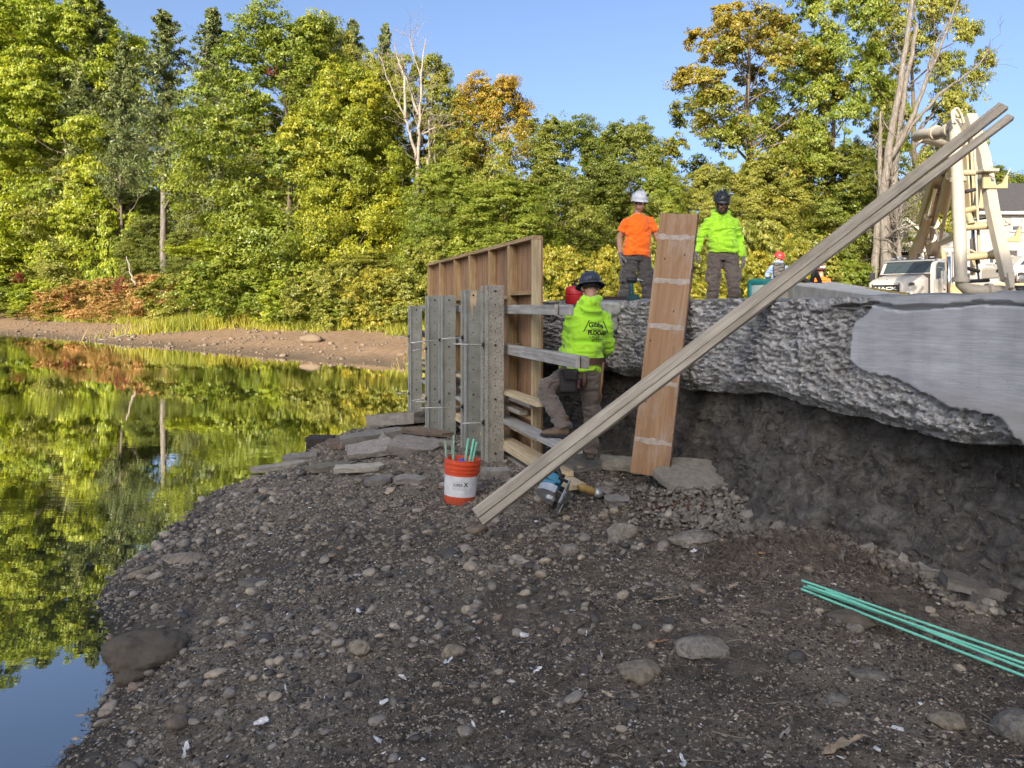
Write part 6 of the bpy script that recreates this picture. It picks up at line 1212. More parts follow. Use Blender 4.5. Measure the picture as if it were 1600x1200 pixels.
# carpenter seen from behind, one boot up on the walers
Yc = 6.5; f = nz(A3(-.12,1,0)); r, fw, up = frame(f); Q_ = lambda px, py, dy=0: P(px, py, Yc+dy)
J = dict(pelvis=Q_(908,577), waist=Q_(911,553), chest=Q_(917,515,.02), neck=Q_(921,474,.05), head=Q_(922,450,.10))
J.update(shR=Q_(945,492,.03), elR=Q_(950,541,.10), wrR=Q_(938,556,.33), shL=Q_(895,490,.03), elL=Q_(884,540,.08), wrL=Q_(884,556,.32), hdR=nz(A3(-.3,1,.1)), hdL=nz(A3(.2,1,0)))
J.update(hipR=Q_(922,583), knR=Q_(926,650,.05), anR=Q_(922,702,.0), toeR=nz(A3(.1,1,0)), hipL=Q_(893,583), knL=Q_(850,606,-.10), anL=A3(P(880,655,6.22)[0], 6.22, 1.045), toeL=nz(A3(-1,.10,0)))
cb = A3(J['anR'][0], J['anR'][1], J['anR'][2]-.095)
root, top, fr_ = person(cb, J, 'carpenter in a lime green hoodie seen from behind, one boot up on the form', f, (-.10,1,-.28), dict(top='hoodie', topmat=M_hivis, pants=M_brownp, helmet=M_blueh, brim=.034, visor=.01, hem=-.01, seed=9, s=.93))
# belt, pouches, hammer loop
pw = (J['pelvis']*.45+J['waist']*.55); m = MB(); ring = [pw+r*.208*math.cos(a)+fw*.158*math.sin(a)-up*.004*math.sin(a) for a in np.linspace(0, 2*math.pi, 33)]
V = []; [V.extend([q-up*.032, q+up*.032, (q-pw)*1.05+pw+up*.032, (q-pw)*1.05+pw-up*.032]) for q in ring[:-1]]
m.add(np.array(V), [(i*4+k, i*4+(k+1) % 4, ((i+1) % 32)*4+(k+1) % 4, ((i+1) % 32)*4+k) for i in range(32) for k in range(4)]); belt = m.build('tool_belt', M_leather, root)
def pouch(c, sx_, sy_, sz_, ax, mat_, name='pouch'):
    m = MB(); m.box(c, (sx_, sy_, sz_), ax); m.box(c-ax[2]*sz_*.05+ax[1]*sy_*.62, (sx_*.8, sy_*.4, sz_*.72), ax); o = soft(name, m, .010, mat_, belt, .004, 3, 4); return o
axp = np.array([nz(r*.95-fw*.3), -nz(fw*.95+r*.3), up])
pouch(Q_(889,596,-.14), .165, .08, .21, axp, M_pouch); pouch(Q_(893,585,-.22), .12, .05, .10, axp, M_pouch); pouch(Q_(913,594,-.14), .045, .035, .12, axp, M_leather)
pouch(Q_(904,600,-.17), .03, .03, .09, axp, plain('red_brown_leather', (.16,.06,.05), .6))
m = MB(); m.tube([Q_(942,566,-.08), Q_(940,600,-.07), Q_(936,628,-.06)], [.013,.012,.011], 8); m.build('hammer_handle', plain('hammer_wood', (.20,.11,.05), .6), belt, smooth=True)
m = MB(); m.tube([Q_(899,562,-.17), Q_(903,557,-.17), Q_(908,561,-.17)], .004, 5); m.build('clip', M_alu, belt)
# print on the back
tv = [v_.co[:] for v_ in top.data.vertices]; bt = BVHTree.FromPolygons([Vector(q) for q in tv], [tuple(p.vertices) for p in top.data.polygons]); tb = BASE[top.name]
def back_print(mbv, Fs, name='back_print'):
    out = []
    for q in mbv:
        o_ = q-tb-fw*.5; hit = bt.ray_cast(Vector(o_), Vector(fw)); out.append((np.array(hit[0])+tb-fw*.0035) if hit[0] is not None else q)
    m = MB(); m.add(np.array(out), Fs); return m.build(name, plain('black_print', (.012,.014,.012), .8, bump=0), top)
bc = Q_(928,517); tilt = .06; br_, bu_ = r*math.cos(tilt)-up*math.sin(tilt), up*math.cos(tilt)+r*math.sin(tilt)
def back_text(tx, size, dx, dy, bold=0, arc=0):
    V, Fs = text_mesh(tx, size, 'CENTER', bold); back_print([bc+br_*(dx+a)+bu_*(dy+b-arc*a*a) for a, b, _ in V], Fs)
def back_poly(poly): n_ = len(poly); back_print([bc+br_*a+bu_*b for a, b in poly], [tuple(range(n_))])
back_text('Gibbs', .062, -.005, .058, .002, 2.2); back_text('CONCRETE', .022, 0, .018, .0003); back_text('FLOORS', .050, .006, -.016, .0025); back_text('LASER', .036, -.018, -.052, .0005); back_text('SCREED', .036, .018, -.084, .0005)
for k in range(6):
    t0, t1 = k/6, (k+1)/6
    for e in (-1, 1): L0 = lambda t_: (e*(.118-.052*t_), -.010+.105*t_); a0_, a1_ = L0(t0), L0(t1); back_poly([a0_, (a0_[0]+e*.010, a0_[1]), (a1_[0]+e*.010, a1_[1]), a1_])
for k in range(10): x0_, x1_ = -.105+.021*k, -.105+.021*(k+1); back_poly([(x0_,.006),(x1_,.006),(x1_,.009),(x0_,.009)])
# far workers
b, J, j = stand(1217, 19.6, LZ((1217-800)/F*19.6, 19.6)+.02, (.35,.95,0)); dzz = P(0,394,19.6)[2]-(J['head'][2]+.158); b = b+A3(0,0,dzz); J = {k: (v_+A3(0,0,dzz) if k[:2] not in ('hd','to') else v_) for k, v_ in J.items()}
J['elR'] = J['shR']+A3(.10,.16,-.24); J['wrR'] = J['elR']+A3(.05,.22,-.02); J['elL'] = J['shL']+A3(-.10,.12,-.25); J['wrL'] = J['elL']+A3(.12,.22,-.05)
root, top, fr2 = person(b, J, 'worker in a red hard hat and blue shirt with a dark pack behind the lumber', (.35,.95,0), (.6,-.55,-.35), dict(top='hoodie', topmat=cloth('blue_work_shirt', (.16,.24,.40)), pants=M_char, helmet=M_redh, glasses=1, seed=11, brim=.01, visor=.04))
m = MB(); rr2, ff2, uu2 = fr2['r'], fr2['f'], fr2['up']; m.box(J['chest']-ff2*.17+uu2*.02, (.30,.10,.40), np.array([rr2, ff2, uu2])); soft('back_pack', m, .02, M_blk, root, .01, 6)
m = MB(); [m.tube([J['chest']+rr2*e*.12-ff2*.15+uu2*.14, J['shR' if e > 0 else 'shL']*.6+J['neck']*.4+uu2*.06, J['chest']+rr2*e*.12+ff2*.16], [(.025,.012)]*3, 8) for e in (-1, 1)]; m.build('strap', M_blk, root, smooth=True)
b, J, j = stand(1283, 18.2, 1.3, (.15,1,0)); dzz = P(0,413,18.2)[2]-(J['head'][2]+.158); b = b+A3(0,0,dzz); J = {k: (v_+A3(0,0,dzz) if k[:2] not in ('hd','to') else v_) for k, v_ in J.items()}
root, top, fr3 = person(b, J, 'worker in an orange shirt and maroon hard hat seen from behind near the truck', (.15,1,0), (.1,1,.0), dict(top='tee', topmat=M_oran, pants=M_char, helmet=M_mar, seed=13, brim=.02, visor=.02))
tv = [v_.co[:] for v_ in top.data.vertices]; bt = BVHTree.FromPolygons([Vector(q) for q in tv], [tuple(p.vertices) for p in top.data.polygons]); tb = BASE[top.name]; fw = fr3['f']; bc = J['chest']+A3(0,0,.02); br_, bu_ = fr3['r'], fr3['up']; M_bp = MT['black_print']
for tx, sz, dy in (('~~~~', .07, .08), ('~~~~~~', .08, 0), ('~~~', .07, -.08)): back_text(tx, sz, 0, dy, .002)
V, Fs = text_mesh('~o', .10, 'CENTER', .004); m = MB(); m.add(np.array([fr3['hp'](a, -.135, .085+b) for a, b, _ in V]), Fs); m.build('hat_sticker', plain('white_sticker', (.7,.7,.7), .5, bump=0), root)
# ================================================================ CONCRETE PUMP TRUCK
M_wp = plain('white_truck_paint', (.38,.37,.345), .30, var=.05, scale=2, bump=0, coat=.4); M_cream = plain('cream_pump_paint', (.34,.275,.16), .42, var=.10, scale=4, bump=.05); M_cream2 = plain('pale_cream_pipe', (.32,.295,.24), .42, var=.10, scale=6, bump=.05)
M_chrome = plain('chrome', (.62,.63,.64), .12, 1.0, .05, bump=0); M_glass = plain('truck_glass', (.030,.042,.046), .06, var=.1, bump=0, spec=.8); M_tyre = plain('tyre', (.02,.02,.02), .85)
TY = 28.0; tb_ = P(1384, 460, TY); tz = LZ(tb_[0], TY); tz = P(0,402,29.2)[2]-2.92; tbase = A3(tb_[0], tb_[1], tz)
tf = nz(A3(-.75,-.66,0)); xs = lambda x_: x_-.5*min(max((-x_-.75)/.6, 0), 1); tl_ = A3(-tf[1], tf[0], 0)*-1; tl_ = nz(np.cross((0,0,1), tf)); TA = np.array([tf, tl_, (0,0,1)])   # x forward, y to the truck's left, z up
tp = lambda x_, y_, z_: tbase+A3(xs(x_), y_, z_)@TA
truck = thing('pump_truck', tbase, 'white concrete pump truck with a cream boom folded over it', 'truck')
def loft(secs):
    """secs: list of rings (same count) in truck coordinates"""
    m = MB(); n_ = len(secs[0]); V = np.concatenate([np.array(s_, float) for s_ in secs]); Fs = [(i*n_+j, i*n_+(j+1) % n_, (i+1)*n_+(j+1) % n_, (i+1)*n_+j) for i in range(len(secs)-1) for j in range(n_)]+[tuple(range(n_))[::-1], tuple(range((len(secs)-1)*n_, len(secs)*n_))]
    V[:,0] = [xs(q) for q in V[:,0]]; m.add(tbase+V@TA, Fs); return m
def hring(x_, w, z0, z1, ch): return [(x_,-w,z0),(x_,w,z0),(x_,w,z1-ch),(x_,w-ch*1.2,z1),(x_,-w+ch*1.2,z1),(x_,-w,z1-ch)]
# hood: narrow at the grille, wide and tall at the cowl
loft([hring(0,.62,.80,1.86,.10),hring(-.12,.70,.78,1.94,.12),hring(-.8,.80,.78,2.08,.16),hring(-1.55,.92,.80,2.22,.18)]).build('hood', M_wp, truck, bevel=.03, seg=2, smooth=True, auto=35)
for e in (-1, 1):
    sec = []
    for k in range(9): a = math.pi*k/8; sec.append((-.62+.62*math.cos(a), .58+.62*math.sin(a)))
    m = MB(); poly = sec+[(-1.36,.58),(-1.30,1.30),(-.62,1.42),(.05,1.2),(.10,.6)]; poly = [(-.62+.70*math.cos(a), .62+.72*math.sin(a)) for a in np.linspace(0, math.pi, 12)]+[(-.62+.58*math.cos(a), .62+.58*math.sin(a)) for a in np.linspace(math.pi, 0, 12)]
    m.prism(poly, tp(0, e*.78, 0), tf, A3(0,0,1), tl_*e*.42); m.build('fender', M_wp, truck, bevel=.02)
    m = MB(); m.lathe([(0,-.13),(.30,-.14),(.50,-.15),(.53,-.10),(.53,.10),(.50,.15),(.30,.14),(0,.12)], tp(-.62, e*1.02, .53), np.array([tf, A3(0,0,1), tl_]), 28); wh = m.build('wheel', M_tyre, truck, smooth=True, auto=40)
    m = MB(); m.lathe([(0,.05),(.12,.07),(.16,.02),(.27,.03),(.29,.0)], tp(-.62, e*(1.02+.125), .53), np.array([tf, A3(0,0,1), tl_*e]), 20); m.build('rim', M_chrome, wh, smooth=True, auto=40)
    m = MB(); m.box(tp(-.10, e*.82, 1.40), (.14,.22,.20), TA); m.build('headlight', plain('lamp_glass', (.6,.62,.62), .1, bump=0), truck, bevel=.03, seg=2)
    m = MB(); m.tube([tp(-1.7, e*1.12, 1.5), tp(-1.65, e*1.34, 1.55), tp(-1.65, e*1.36, 2.45), tp(-1.75, e*1.12, 2.5)], .018, 6); m.box(tp(-1.68, e*1.38, 2.05), (.07,.20,.55), TA); m.build('mirror', M_chrome if e > 0 else M_blk, truck)
# grille
m = MB(); m.box(tp(.005,0,1.50), (.05,1.06,.66), TA); gr = m.build('grille', M_blk, truck, bevel=.03)
m = MB(); [m.box(tp(.034,0,z_), (.012,.96,.028), TA) for z_ in (1.24,1.34,1.44,1.77)]; m.box(tp(.034,0,1.25), (.010,.96,.17), TA) if False else None; m.build('grille_bar', plain('bright_badge', (.62,.62,.62), .3, .2, .05, bump=0), gr)
m = MB(); [m.box(tp(.02, e*.545, 1.50), (.07,.035,.70), TA) for e in (-1,1)]; m.prism([(-.56,0),(-.30,.07),(-.12,.055),(0,.02),(.12,.055),(.30,.07),(.56,0),(.56,-.04),(-.56,-.04)], tp(.03,0,1.83), -tl_*-1, A3(0,0,1), -tf*.06); m.build('grille_frame', M_wp, gr, bevel=.006)
V, Fs = text_mesh('MACK', .20, 'CENTER', .006); m = MB(); m.add(np.array([tp(.046, a*1.45, 1.60+b*.75) for a, b, _ in V]), Fs); m.build('badge', plain('bright_badge', (.62,.62,.62), .3, .2, .05, bump=0), gr)
m = MB(); m.box(tp(.12,0,.62), (.22,2.35,.34), TA); m.build('bumper', M_wp, truck, bevel=.04, seg=2)
m = MB(); m.tube([tp(-.16,0,1.95), tp(-.16,0,2.04), tp(-.10,0,2.07)], [.02,.014,.02], 6); m.build('hood_ornament', M_chrome, truck)
# cab
cabs = [[(-1.45,-1.02,.75),(-1.45,1.02,.75),(-1.45,1.02,2.18),(-1.45,-1.02,2.18)],[(-1.52,-1.04,.75),(-1.52,1.04,.75),(-1.57,1.04,2.24),(-1.57,-1.04,2.24)],[(-1.92,-1.0,.75),(-1.92,1.0,.75),(-1.90,.98,2.74),(-1.90,-.98,2.74)],[(-2.15,-1.02,.75),(-2.15,1.02,.75),(-2.15,.96,2.86),(-2.15,-.96,2.86)],[(-3.25,-1.02,.75),(-3.25,1.02,.75),(-3.25,.96,2.90),(-3.25,-.96,2.90)],[(-3.30,-1.0,.75),(-3.30,1.0,.75),(-3.30,.92,2.84),(-3.30,-.92,2.84)]]
loft(cabs).build('cab', M_wp, truck, bevel=.035, seg=2, smooth=True, auto=35)
ws0, ws1 = (-1.59, 2.26), (-1.90, 2.72)
m = MB(); e1_ = nz(A3(ws1[0]-ws0[0], 0, ws1[1]-ws0[1])@TA); wn_ = nz(np.cross(tl_, e1_)); wn_ = wn_ if np.dot(wn_, tf) > 0 else -wn_
m.prism([(-.90,0),(.90,0),(.86,.54),(-.86,.54)], tp(ws0[0], 0, ws0[1])+wn_*.004, tl_, e1_, wn_*.012); wsh = m.build('windshield', M_glass, truck, bevel=.004)
m = MB(); [m.tube([tp(ws0[0], y_, ws0[1])+wn_*.024, tp(ws0[0], y_+.3, ws0[1])+e1_*.42+wn_*.024], .008, 5) for y_ in (-.55, .15)]; m.build('wiper', M_blk, wsh)
m = MB(); m.box(tp(-1.99,0,2.79), (.34,2.0,.10), TA); m.build('sun_visor', M_chrome, truck, bevel=.02)
m = MB(); [m.box(tp(-2.3, y_, 2.935), (.12,.16,.07), TA) for y_ in (-.75,-.32,0,.32,.75)]; m.tube([tp(-2.7,-.45,2.9), tp(-2.0,-.45,2.97)], .05, 8); m.build('roof_lamp', M_chrome, truck, bevel=.01)
for e in (-1, 1):
    m = MB(); m.prism([(-2.45,2.05),(-2.5,2.60),(-2.65,2.72),(-3.40,2.72),(-3.40,2.05)], tbase+tl_*e*1.012, tf, A3(0,0,1), tl_*e*.012); dg_ = m.build('side_window', M_glass, truck)
    m = MB(); m.prism([(-2.20,.80),(-2.22,2.0),(-3.45,2.0),(-3.45,.80)], tbase+tl_*e*1.024, tf, A3(0,0,1), tl_*e*.010); dr = m.build('door', M_wp, truck, bevel=.004); m = MB(); m.box(tbase+tl_*e*1.045+tp(-2.8,0,1.6)-tbase, (.16,.02,.05), TA); m.build('handle', M_blk, dr)
m = MB(); m.tube([tp(-3.45,1.0,.9), tp(-3.45,1.0,3.0)], .075, 10); m.build('exhaust_stack', M_chrome, truck, smooth=True)
m = MB(); m.box(tp(-1.40,0,1.5), (.05,1.94,1.46), TA); m.build('cowl_gap', M_blk, truck)
m = MB(); [m.box(tp(-.45, e*.80, 1.78), (.5,.012,.10), TA) for e in (-1, 1)]; m.build('hood_vent', M_blk, truck)
# pump body behind the cab
m = MB(); m.box(tp(-7.2,0,.92), (8.4,.9,.30), TA); m.build('chassis', M_blk, truck)
m = MB(); m.box(tp(-4.6,0,1.45), (1.5,2.3,.8), TA); m.box(tp(-6.9,0,1.30), (3.0,2.4,.55), TA); m.box(tp(-9.4,0,1.5), (2.0,2.4,.9), TA); m.box(tp(-6.6,.9,1.75), (2.4,.5,.35), TA); m.build('pump_body', M_cream, truck, bevel=.03)
for x_ in (-7.6,-8.9):
    for e in (-1, 1): m = MB(); m.lathe([(0,-.25),(.50,-.26),(.53,-.2),(.53,.2),(.50,.26),(0,.2)], tp(x_, e*.9, .53), np.array([tf, A3(0,0,1), tl_]), 24); m.build('wheel', M_tyre, truck, smooth=True, auto=40)
m = MB(); m.box(tp(-4.2,-1.9,.70), (.35,3.6,.40), TA); m.build('outrigger', M_cream, truck, bevel=.02)
m = MB(); m.box(tp(-3.9,3.4,1.55), (.7,2.6,.55), TA); m.box(tp(-3.9,2.2,1.40), (.5,2.6,.5), TA); m.box(tp(-3.6,4.6,1.75), (.3,.3,1.0), TA); [m.box(tp(-3.54, y_, 1.55), (.04,.5,.35), TA) for y_ in (2.6,3.3,4.0)]; m.build('outrigger_box', M_cream, truck, bevel=.02)
m = MB(); m.tube([tp(-3.5,2.2,1.95), tp(-3.5,2.2,2.4), tp(-3.5,3.4,2.45), tp(-3.5,3.4,1.9)], .03, 6); m.tube([tp(-3.5,3.9,1.9), tp(-3.5,3.9,2.35), tp(-3.5,4.6,2.35), tp(-3.5,4.6,1.9)], .025, 6); m.tube([tp(-3.5,2.8,1.9), tp(-3.5,2.8,2.4)], .025, 6); m.build('handrail', M_cream2, truck, smooth=True)
m = MB(); m.lathe([(.55,2.3),(.55,2.6),(.42,2.65),(.42,3.2),(.30,3.4),(0,3.4)], tp(-4.4,.2,0), TA, 20); m.build('turret', M_cream, truck, smooth=True, auto=40)
# boom: far arm climbs from the turret to the knee, the near arm hangs down towards the lens
boom = truck
def arm(pts, w0, w1, h0, h1, mat, name, side, parent=boom):
    pts = [np.asarray(q) for q in pts]; m = MB(); n_ = len(pts); V = []
    for i, p in enumerate(pts):
        t_ = nz(pts[min(i+1, n_-1)]-pts[max(i-1, 0)]); s_ = nz(side-t_*np.dot(side, t_)); d = np.cross(t_, s_); f_ = i/(n_-1); w, h = w0+(w1-w0)*f_, h0+(h1-h0)*f_
        V += [p+s_*w/2+d*h/2, p-s_*w/2+d*h/2, p-s_*w/2-d*h/2, p+s_*w/2-d*h/2]
    Fs = [(i*4+j, i*4+(j+1) % 4, i*4+4+(j+1) % 4, i*4+4+j) for i in range(n_-1) for j in range(4)]+[(3,2,1,0), tuple(range(n_*4-4, n_*4))]
    m.add(V, Fs); return m.build(name, mat, parent, bevel=.015)
sx_ = A3(1,0,0)
arm([tp(-4.4,.2,3.1), P(1447,345,24), P(1466,280,19.5), P(1492,225,16.0), P(1503,196,15.0)], .50, .28, .45, .32, M_cream, 'boom_arm', sx_)
arm([P(1425,400,27), P(1447,352,23), P(1462,300,20)], .22, .15, .3, .2, M_cream, 'boom_arm', sx_)
arm([P(1512,196,14.8), P(1513,230,14.6), P(1520,330,14.0)], .30, .26, .35, .3, M_cream, 'boom_arm', sx_)
arm([P(1515,182,12.8), P(1537,246,12.3), P(1551,330,11.7), P(1575,438,11.0)], .18, .16, .18, .15, M_cream2, 'boom_arm', sx_)
arm([P(1575,428,11.0), P(1580,452,10.9)], .10, .07, .16, .1, M_cream2, 'boom_tip', sx_)
def pipe(pts, r_, name='pipe', mat=M_cream2, n=14):
    m = MB(); m.tube(pts, r_, n); return m.build(name, mat, boom, smooth=True, auto=50)
def flange(p, d, r_, parent): m = MB(); d = nz(d); m.tube([p-d*.035, p+d*.035], r_, 14); m.tube([p-d*.05, p-d*.035], r_*.86, 14); m.build('pipe_clamp', M_cream2, parent, smooth=True, auto=40)
YP = 11.2; pl = [P(1492,190,12.2), P(1494,240,11.9), P(1497,300,11.6), P(1500,380,11.3), P(1501,430,YP)]
pp = pipe(pl+[P(1503,444,YP), P(1511,452,YP), P(1528,455,YP), P(1560,455,YP), P(1592,457,YP)], .093)
for q, d in ((P(1494,243,11.9), A3(.02,0,-1)), (P(1497,281,11.7), A3(.02,0,-1)), (P(1501,437,YP), A3(.02,0,-1)), (P(1545,455,YP), A3(1,0,0)), (P(1492,192,12.2), A3(0,0,1))): flange(q, d, .125, pp)
pq = pipe([P(1432,214,13.5), P(1438,210,13.2), P(1455,208,12.8), P(1478,205,12.4), P(1490,196,12.2)], .095); flange(P(1462,207.5,12.7), nz(P(1478,205,12.4)-P(1455,208,12.8)), .13, pq); flange(P(1484,203,12.3), nz(P(1478,205,12.4)-P(1455,208,12.8)), .13, pq)
pipe([P(1434,216,13.7), P(1450,218,14.5), P(1475,226,15.5), P(1490,235,16)], .09); pipe([P(1470,380,22), P(1490,370,17), P(1500,362,14)], .085)
for pts, r_ in (([(1491,190),(1490,172),(1496,168),(1502,178),(1506,192)],.022),([(1489,192),(1487,176),(1490,171),(1497,182)],.022),([(1505,400),(1515,390),(1527,396),(1530,412)],.02),([(1503,390),(1512,398),(1540,397),(1560,387)],.018),([(1492,352),(1515,345),(1545,340),(1558,335)],.015),([(1513,210),(1518,300),(1522,380),(1530,440)],.016),([(1521,210),(1526,300),(1530,400)],.022)):
    q = [P(a, b, 11.9) for a, b in pts]; tq = np.linspace(0, 1, 16); kx = np.linspace(0, 1, len(q)); q = np.array(q); qs = np.stack([np.interp(tq, kx, q[:, i]) for i in range(3)], 1); qs[1:-1] = (qs[:-2]+qs[1:-1]*2+qs[2:])/4; pipe(qs, r_, 'hose', M_cream2 if r_ > .017 else M_blk, 8)
for (x0_, y0_, x1_, y1_, r_) in ((1505,270,1525,270,.05),(1505,355,1552,352,.06),(1508,402,1555,398,.06),(1512,332,1518,350,.05),(1505,330,1525,325,.05)): pipe([P(x0_, y0_, 11.8), P(x1_, y1_, 11.7)], r_, 'cross_tube', M_cream)
for (cx, cy, sc_) in ((1537,272,1.25),(1554,354,1.35)):
    o_ = P(cx, cy, 11.8); m = MB(); W_ = .22*sc_; poly = [(0,.05),(.0,-.20),(.62,-.20),(.64,-.02),(.58,-.02),(.50,-.12),(.36,-.155),(.22,-.12),(.14,.0),(.13,.06)]; poly = [(a*.52*sc_, b*.95*sc_) for a, b in poly]
    m.prism(poly, o_, A3(1,0,0), A3(0,0,1), A3(0,.05,0)); m.build('pipe_hook', M_cream, boom, bevel=.006)
    m = MB(); m.tube([o_+A3(.05,.02,.03)*sc_, o_+A3(.10,.0,.10)*sc_, o_+A3(.19,0,.02)*sc_], .014, 6); m.tube([o_+A3(.30,.02,-.05)*sc_, o_+A3(.36,0,.08)*sc_], .012, 6); m.build('hook_rod', M_cream2, boom, smooth=True)
for (px_, py_, w_) in ((1541,268,.25),(1556,352,.22),(1566,402,.2)): o_ = P(px_, py_, 11.8); m = MB(); m.box(o_, (w_,.30,.05)); m.build('arm_band', M_cream2, boom, bevel=.01)
m = MB(); m.tube([P(1557,454,11.3), P(1640,456,11.0)], .045, 8); m.tube([P(1580,453,11.2), P(1606,453,11.1)], .07, 8); m.build('hose_end', M_blk, boom, smooth=True)
def cyl(a, b, r_): d = nz(b-a); L_ = np.linalg.norm(b-a); pipe([a, a+d*L_*.62], r_, 'hydraulic_cylinder', M_cream); pipe([a+d*L_*.60, b], r_*.5, 'piston_rod', M_chrome)
cyl(P(1436,392,26), P(1463,292,19.3), .13); cyl(P(1474,330,19.0), P(1492,232,15.2), .10); cyl(P(1524,330,12.6), P(1533,250,12.4), .045); cyl(P(1520,428,12.2), P(1519,345,13.2), .04)
pipe([P(1452,395,25.5), P(1459,350,22.6), P(1476,285,18.9), P(1500,228,15.4)], .07, 'pipe'); pipe([P(1466,395,25.8), P(1474,350,22.4), P(1487,290,18.6), P(1506,230,15.2)], .05, 'pipe')
for q in ((1459,350,22.5),(1468,312,20.6),(1481,272,18.2),(1455,372,24)): flange(P(*q), nz(P(1476,285,18.9)-P(1459,350,22.6)), .16, truck)
for (a_, b_) in (((1507,418),(1530,424)),((1508,300),(1524,296)),((1505,440),(1545,438))): pipe([P(*a_, 11.6), P(*b_, 11.6)], .03, 'hose', M_blk, 8)
m = MB(); [m.box(P(px_, py_, 11.2), (.12,.10,.14)) for px_, py_ in ((1571,425),(1572,414),(1507,434))]; m.build('valve_block', plain('dirty_steel', (.16,.15,.14), .5, .4), boom, bevel=.01)
for k in range(7):
    y_ = 300+k*13; a_, b_ = P(1449-k*3.0, y_, 21.5+k*.7), P(1468-k*2.6, y_+4, 20.5+k*.7); pipe([a_, b_], .05, 'lattice_rung', M_cream, 6)

# ================================================================ HOUSE
HY = 52.0; hz = 2.35; M_clap = None
t = NT('shade_cooled_clapboard'); v = t.coord(); geo = t.n('ShaderNodeNewGeometry'); sx = t.n('ShaderNodeSeparateXYZ'); t.l(geo.outputs['Position'], sx.inputs[0]); fr_z = t.math('FRACT', t.math('MULTIPLY', sx.outputs['Z'], 7.5)); n = t.noise(t.coord(scale=(.6,.6,5)), 1.5, 5, .7)
c = t.ramp(n, [(.42, (.31,.325,.345)), (.62, (.25,.255,.26)), (.70, (.13,.125,.12))]); M_clap = t.pbr(c, .75, 0, .3, t.bump(fr_z, .9, .03))  # cool blue-grey base puts tree shade into the colour; dark streaks are peeling paint
t = NT('clean_clapboard'); geo = t.n('ShaderNodeNewGeometry'); sx = t.n('ShaderNodeSeparateXYZ'); t.l(geo.outputs['Position'], sx.inputs[0]); fr_z = t.math('FRACT', t.math('MULTIPLY', sx.outputs['Z'], 7.5)); n = t.noise(t.coord(), 2, 4); M_clap2 = t.pbr(t.ramp(n, [(.3, (.33,.33,.32)), (.7, (.40,.40,.39))]), .75, 0, .3, t.bump(fr_z, .9, .03))
M_roof = plain('dark_shingles', (.045,.045,.05), .9, var=.3, scale=8, bump=.5, bscale=12, bd=.03); M_tin = plain('corrugated_tin', (.36,.35,.33), .5, .2, .15, 5, .1); M_trim = plain('white_trim', (.38,.38,.37), .6, var=.06, bump=0); M_win = plain('house_glass', (.05,.06,.07), .08, var=.3, scale=.5, bump=0, spec=.7); M_curt = plain('grey_blind', (.36,.37,.38), .8, bump=0)
x_at = lambda px, Y=HY: (px-800)/F*Y; z_at = lambda py, Y=HY: EYE-(py-HZ)/F*Y
house = thing('house', (x_at(1600), HY, hz-.3), 'white two-storey clapboard house with peeling paint and dark roof', 'house')
def window(px, py0, py1, wpx, Y, parent, blind=.5, ny=2):
    x_, z0, z1, w = x_at(px, Y), z_at(py1, Y), z_at(py0, Y), wpx/F*Y; m = MB(); fwid = .11
    for c_, s_ in (((x_-w/2,0,(z0+z1)/2),(fwid,.10,z1-z0+fwid)),((x_+w/2,0,(z0+z1)/2),(fwid,.10,z1-z0+fwid)),((x_,0,z1),(w-fwid,.101,fwid)),((x_,0,z0),(w+.25,.15,fwid)),((x_,0,(z0+z1)/2),(w-fwid,.07,.055))): m.box((c_[0], Y-.05, c_[2]), s_)
    fr = m.build('window', M_trim, parent); m = MB(); m.box((x_, Y-.012, (z0+z1)/2), (w-fwid, .02, z1-z0-fwid)); m.build('pane', M_win, fr)
    if blind: m = MB(); m.box((x_, Y-.026, z1-(z1-z0)*blind/2-.05), (w-fwid-.03, .008, (z1-z0)*blind)); m.build('blind', M_curt, fr)
ze, zb = z_at(330), hz-1.0
m = MB(); m.box(((x_at(1452)+x_at(1760))/2, HY+4, (ze+zb)/2), (x_at(1760)-x_at(1452), 8, ze-zb)); m.build('house_wall', M_clap, house)
m = MB(); xl, xr = x_at(1500), x_at(1780); m.add(np.array([(xl,HY-.5,ze-.05),(xr,HY-.5,ze-.05),(xr,HY+4,ze+2.6),(xl,HY+4,ze+2.6),(xr,HY+8.5,ze-.05),(xl,HY+8.5,ze-.05),(xl,HY-.5,ze+.10),(xr,HY-.5,ze+.10),(xr,HY+4,ze+2.75),(xl,HY+4,ze+2.75),(xr,HY+8.5,ze+.1),(xl,HY+8.5,ze+.1)]), [(6,7,8,9),(9,8,10,11),(0,3,2,1),(3,5,4,2),(0,1,7,6),(1,2,4,10,8,7),(0,6,9,11,5,3),(4,5,11,10)]); m.build('roof', M_roof, house)
m = MB(); m.box(((xl+xr)/2, HY-.46, ze-.12), (xr-xl, .08, .26)); m.box(((xl+xr)/2, HY-.24, ze-.26), (xr-xl, .5, .04)); m.build('eave_board', M_trim, house)
for px, p0, p1, w in ((1588,342,361,17),(1558,345,360,19),(1548,395,412,9),(1562,393,412,13),(1598,393,415,12),(1620,343,361,16)): window(px, p0, p1, w, HY, house, .55 if p0 < 380 else .35)
m = MB(); m.box((x_at(1581), HY-.04, (z_at(391)+z_at(425))/2), (.62, .08, z_at(391)-z_at(425))); m.build('door', plain('dark_door', (.05,.045,.045), .6), house)
m = MB(); [m.box((x_at(q), HY-.05, (z_at(390)+z_at(425))/2), (.12,.10,z_at(390)-z_at(425))) for q in (1554.5,1570,1590,1606)]; m.box((x_at(1580), HY-.05, z_at(389.5)), (x_at(1607)-x_at(1552), .1, .16)); m.build('door_trim', M_trim, house)
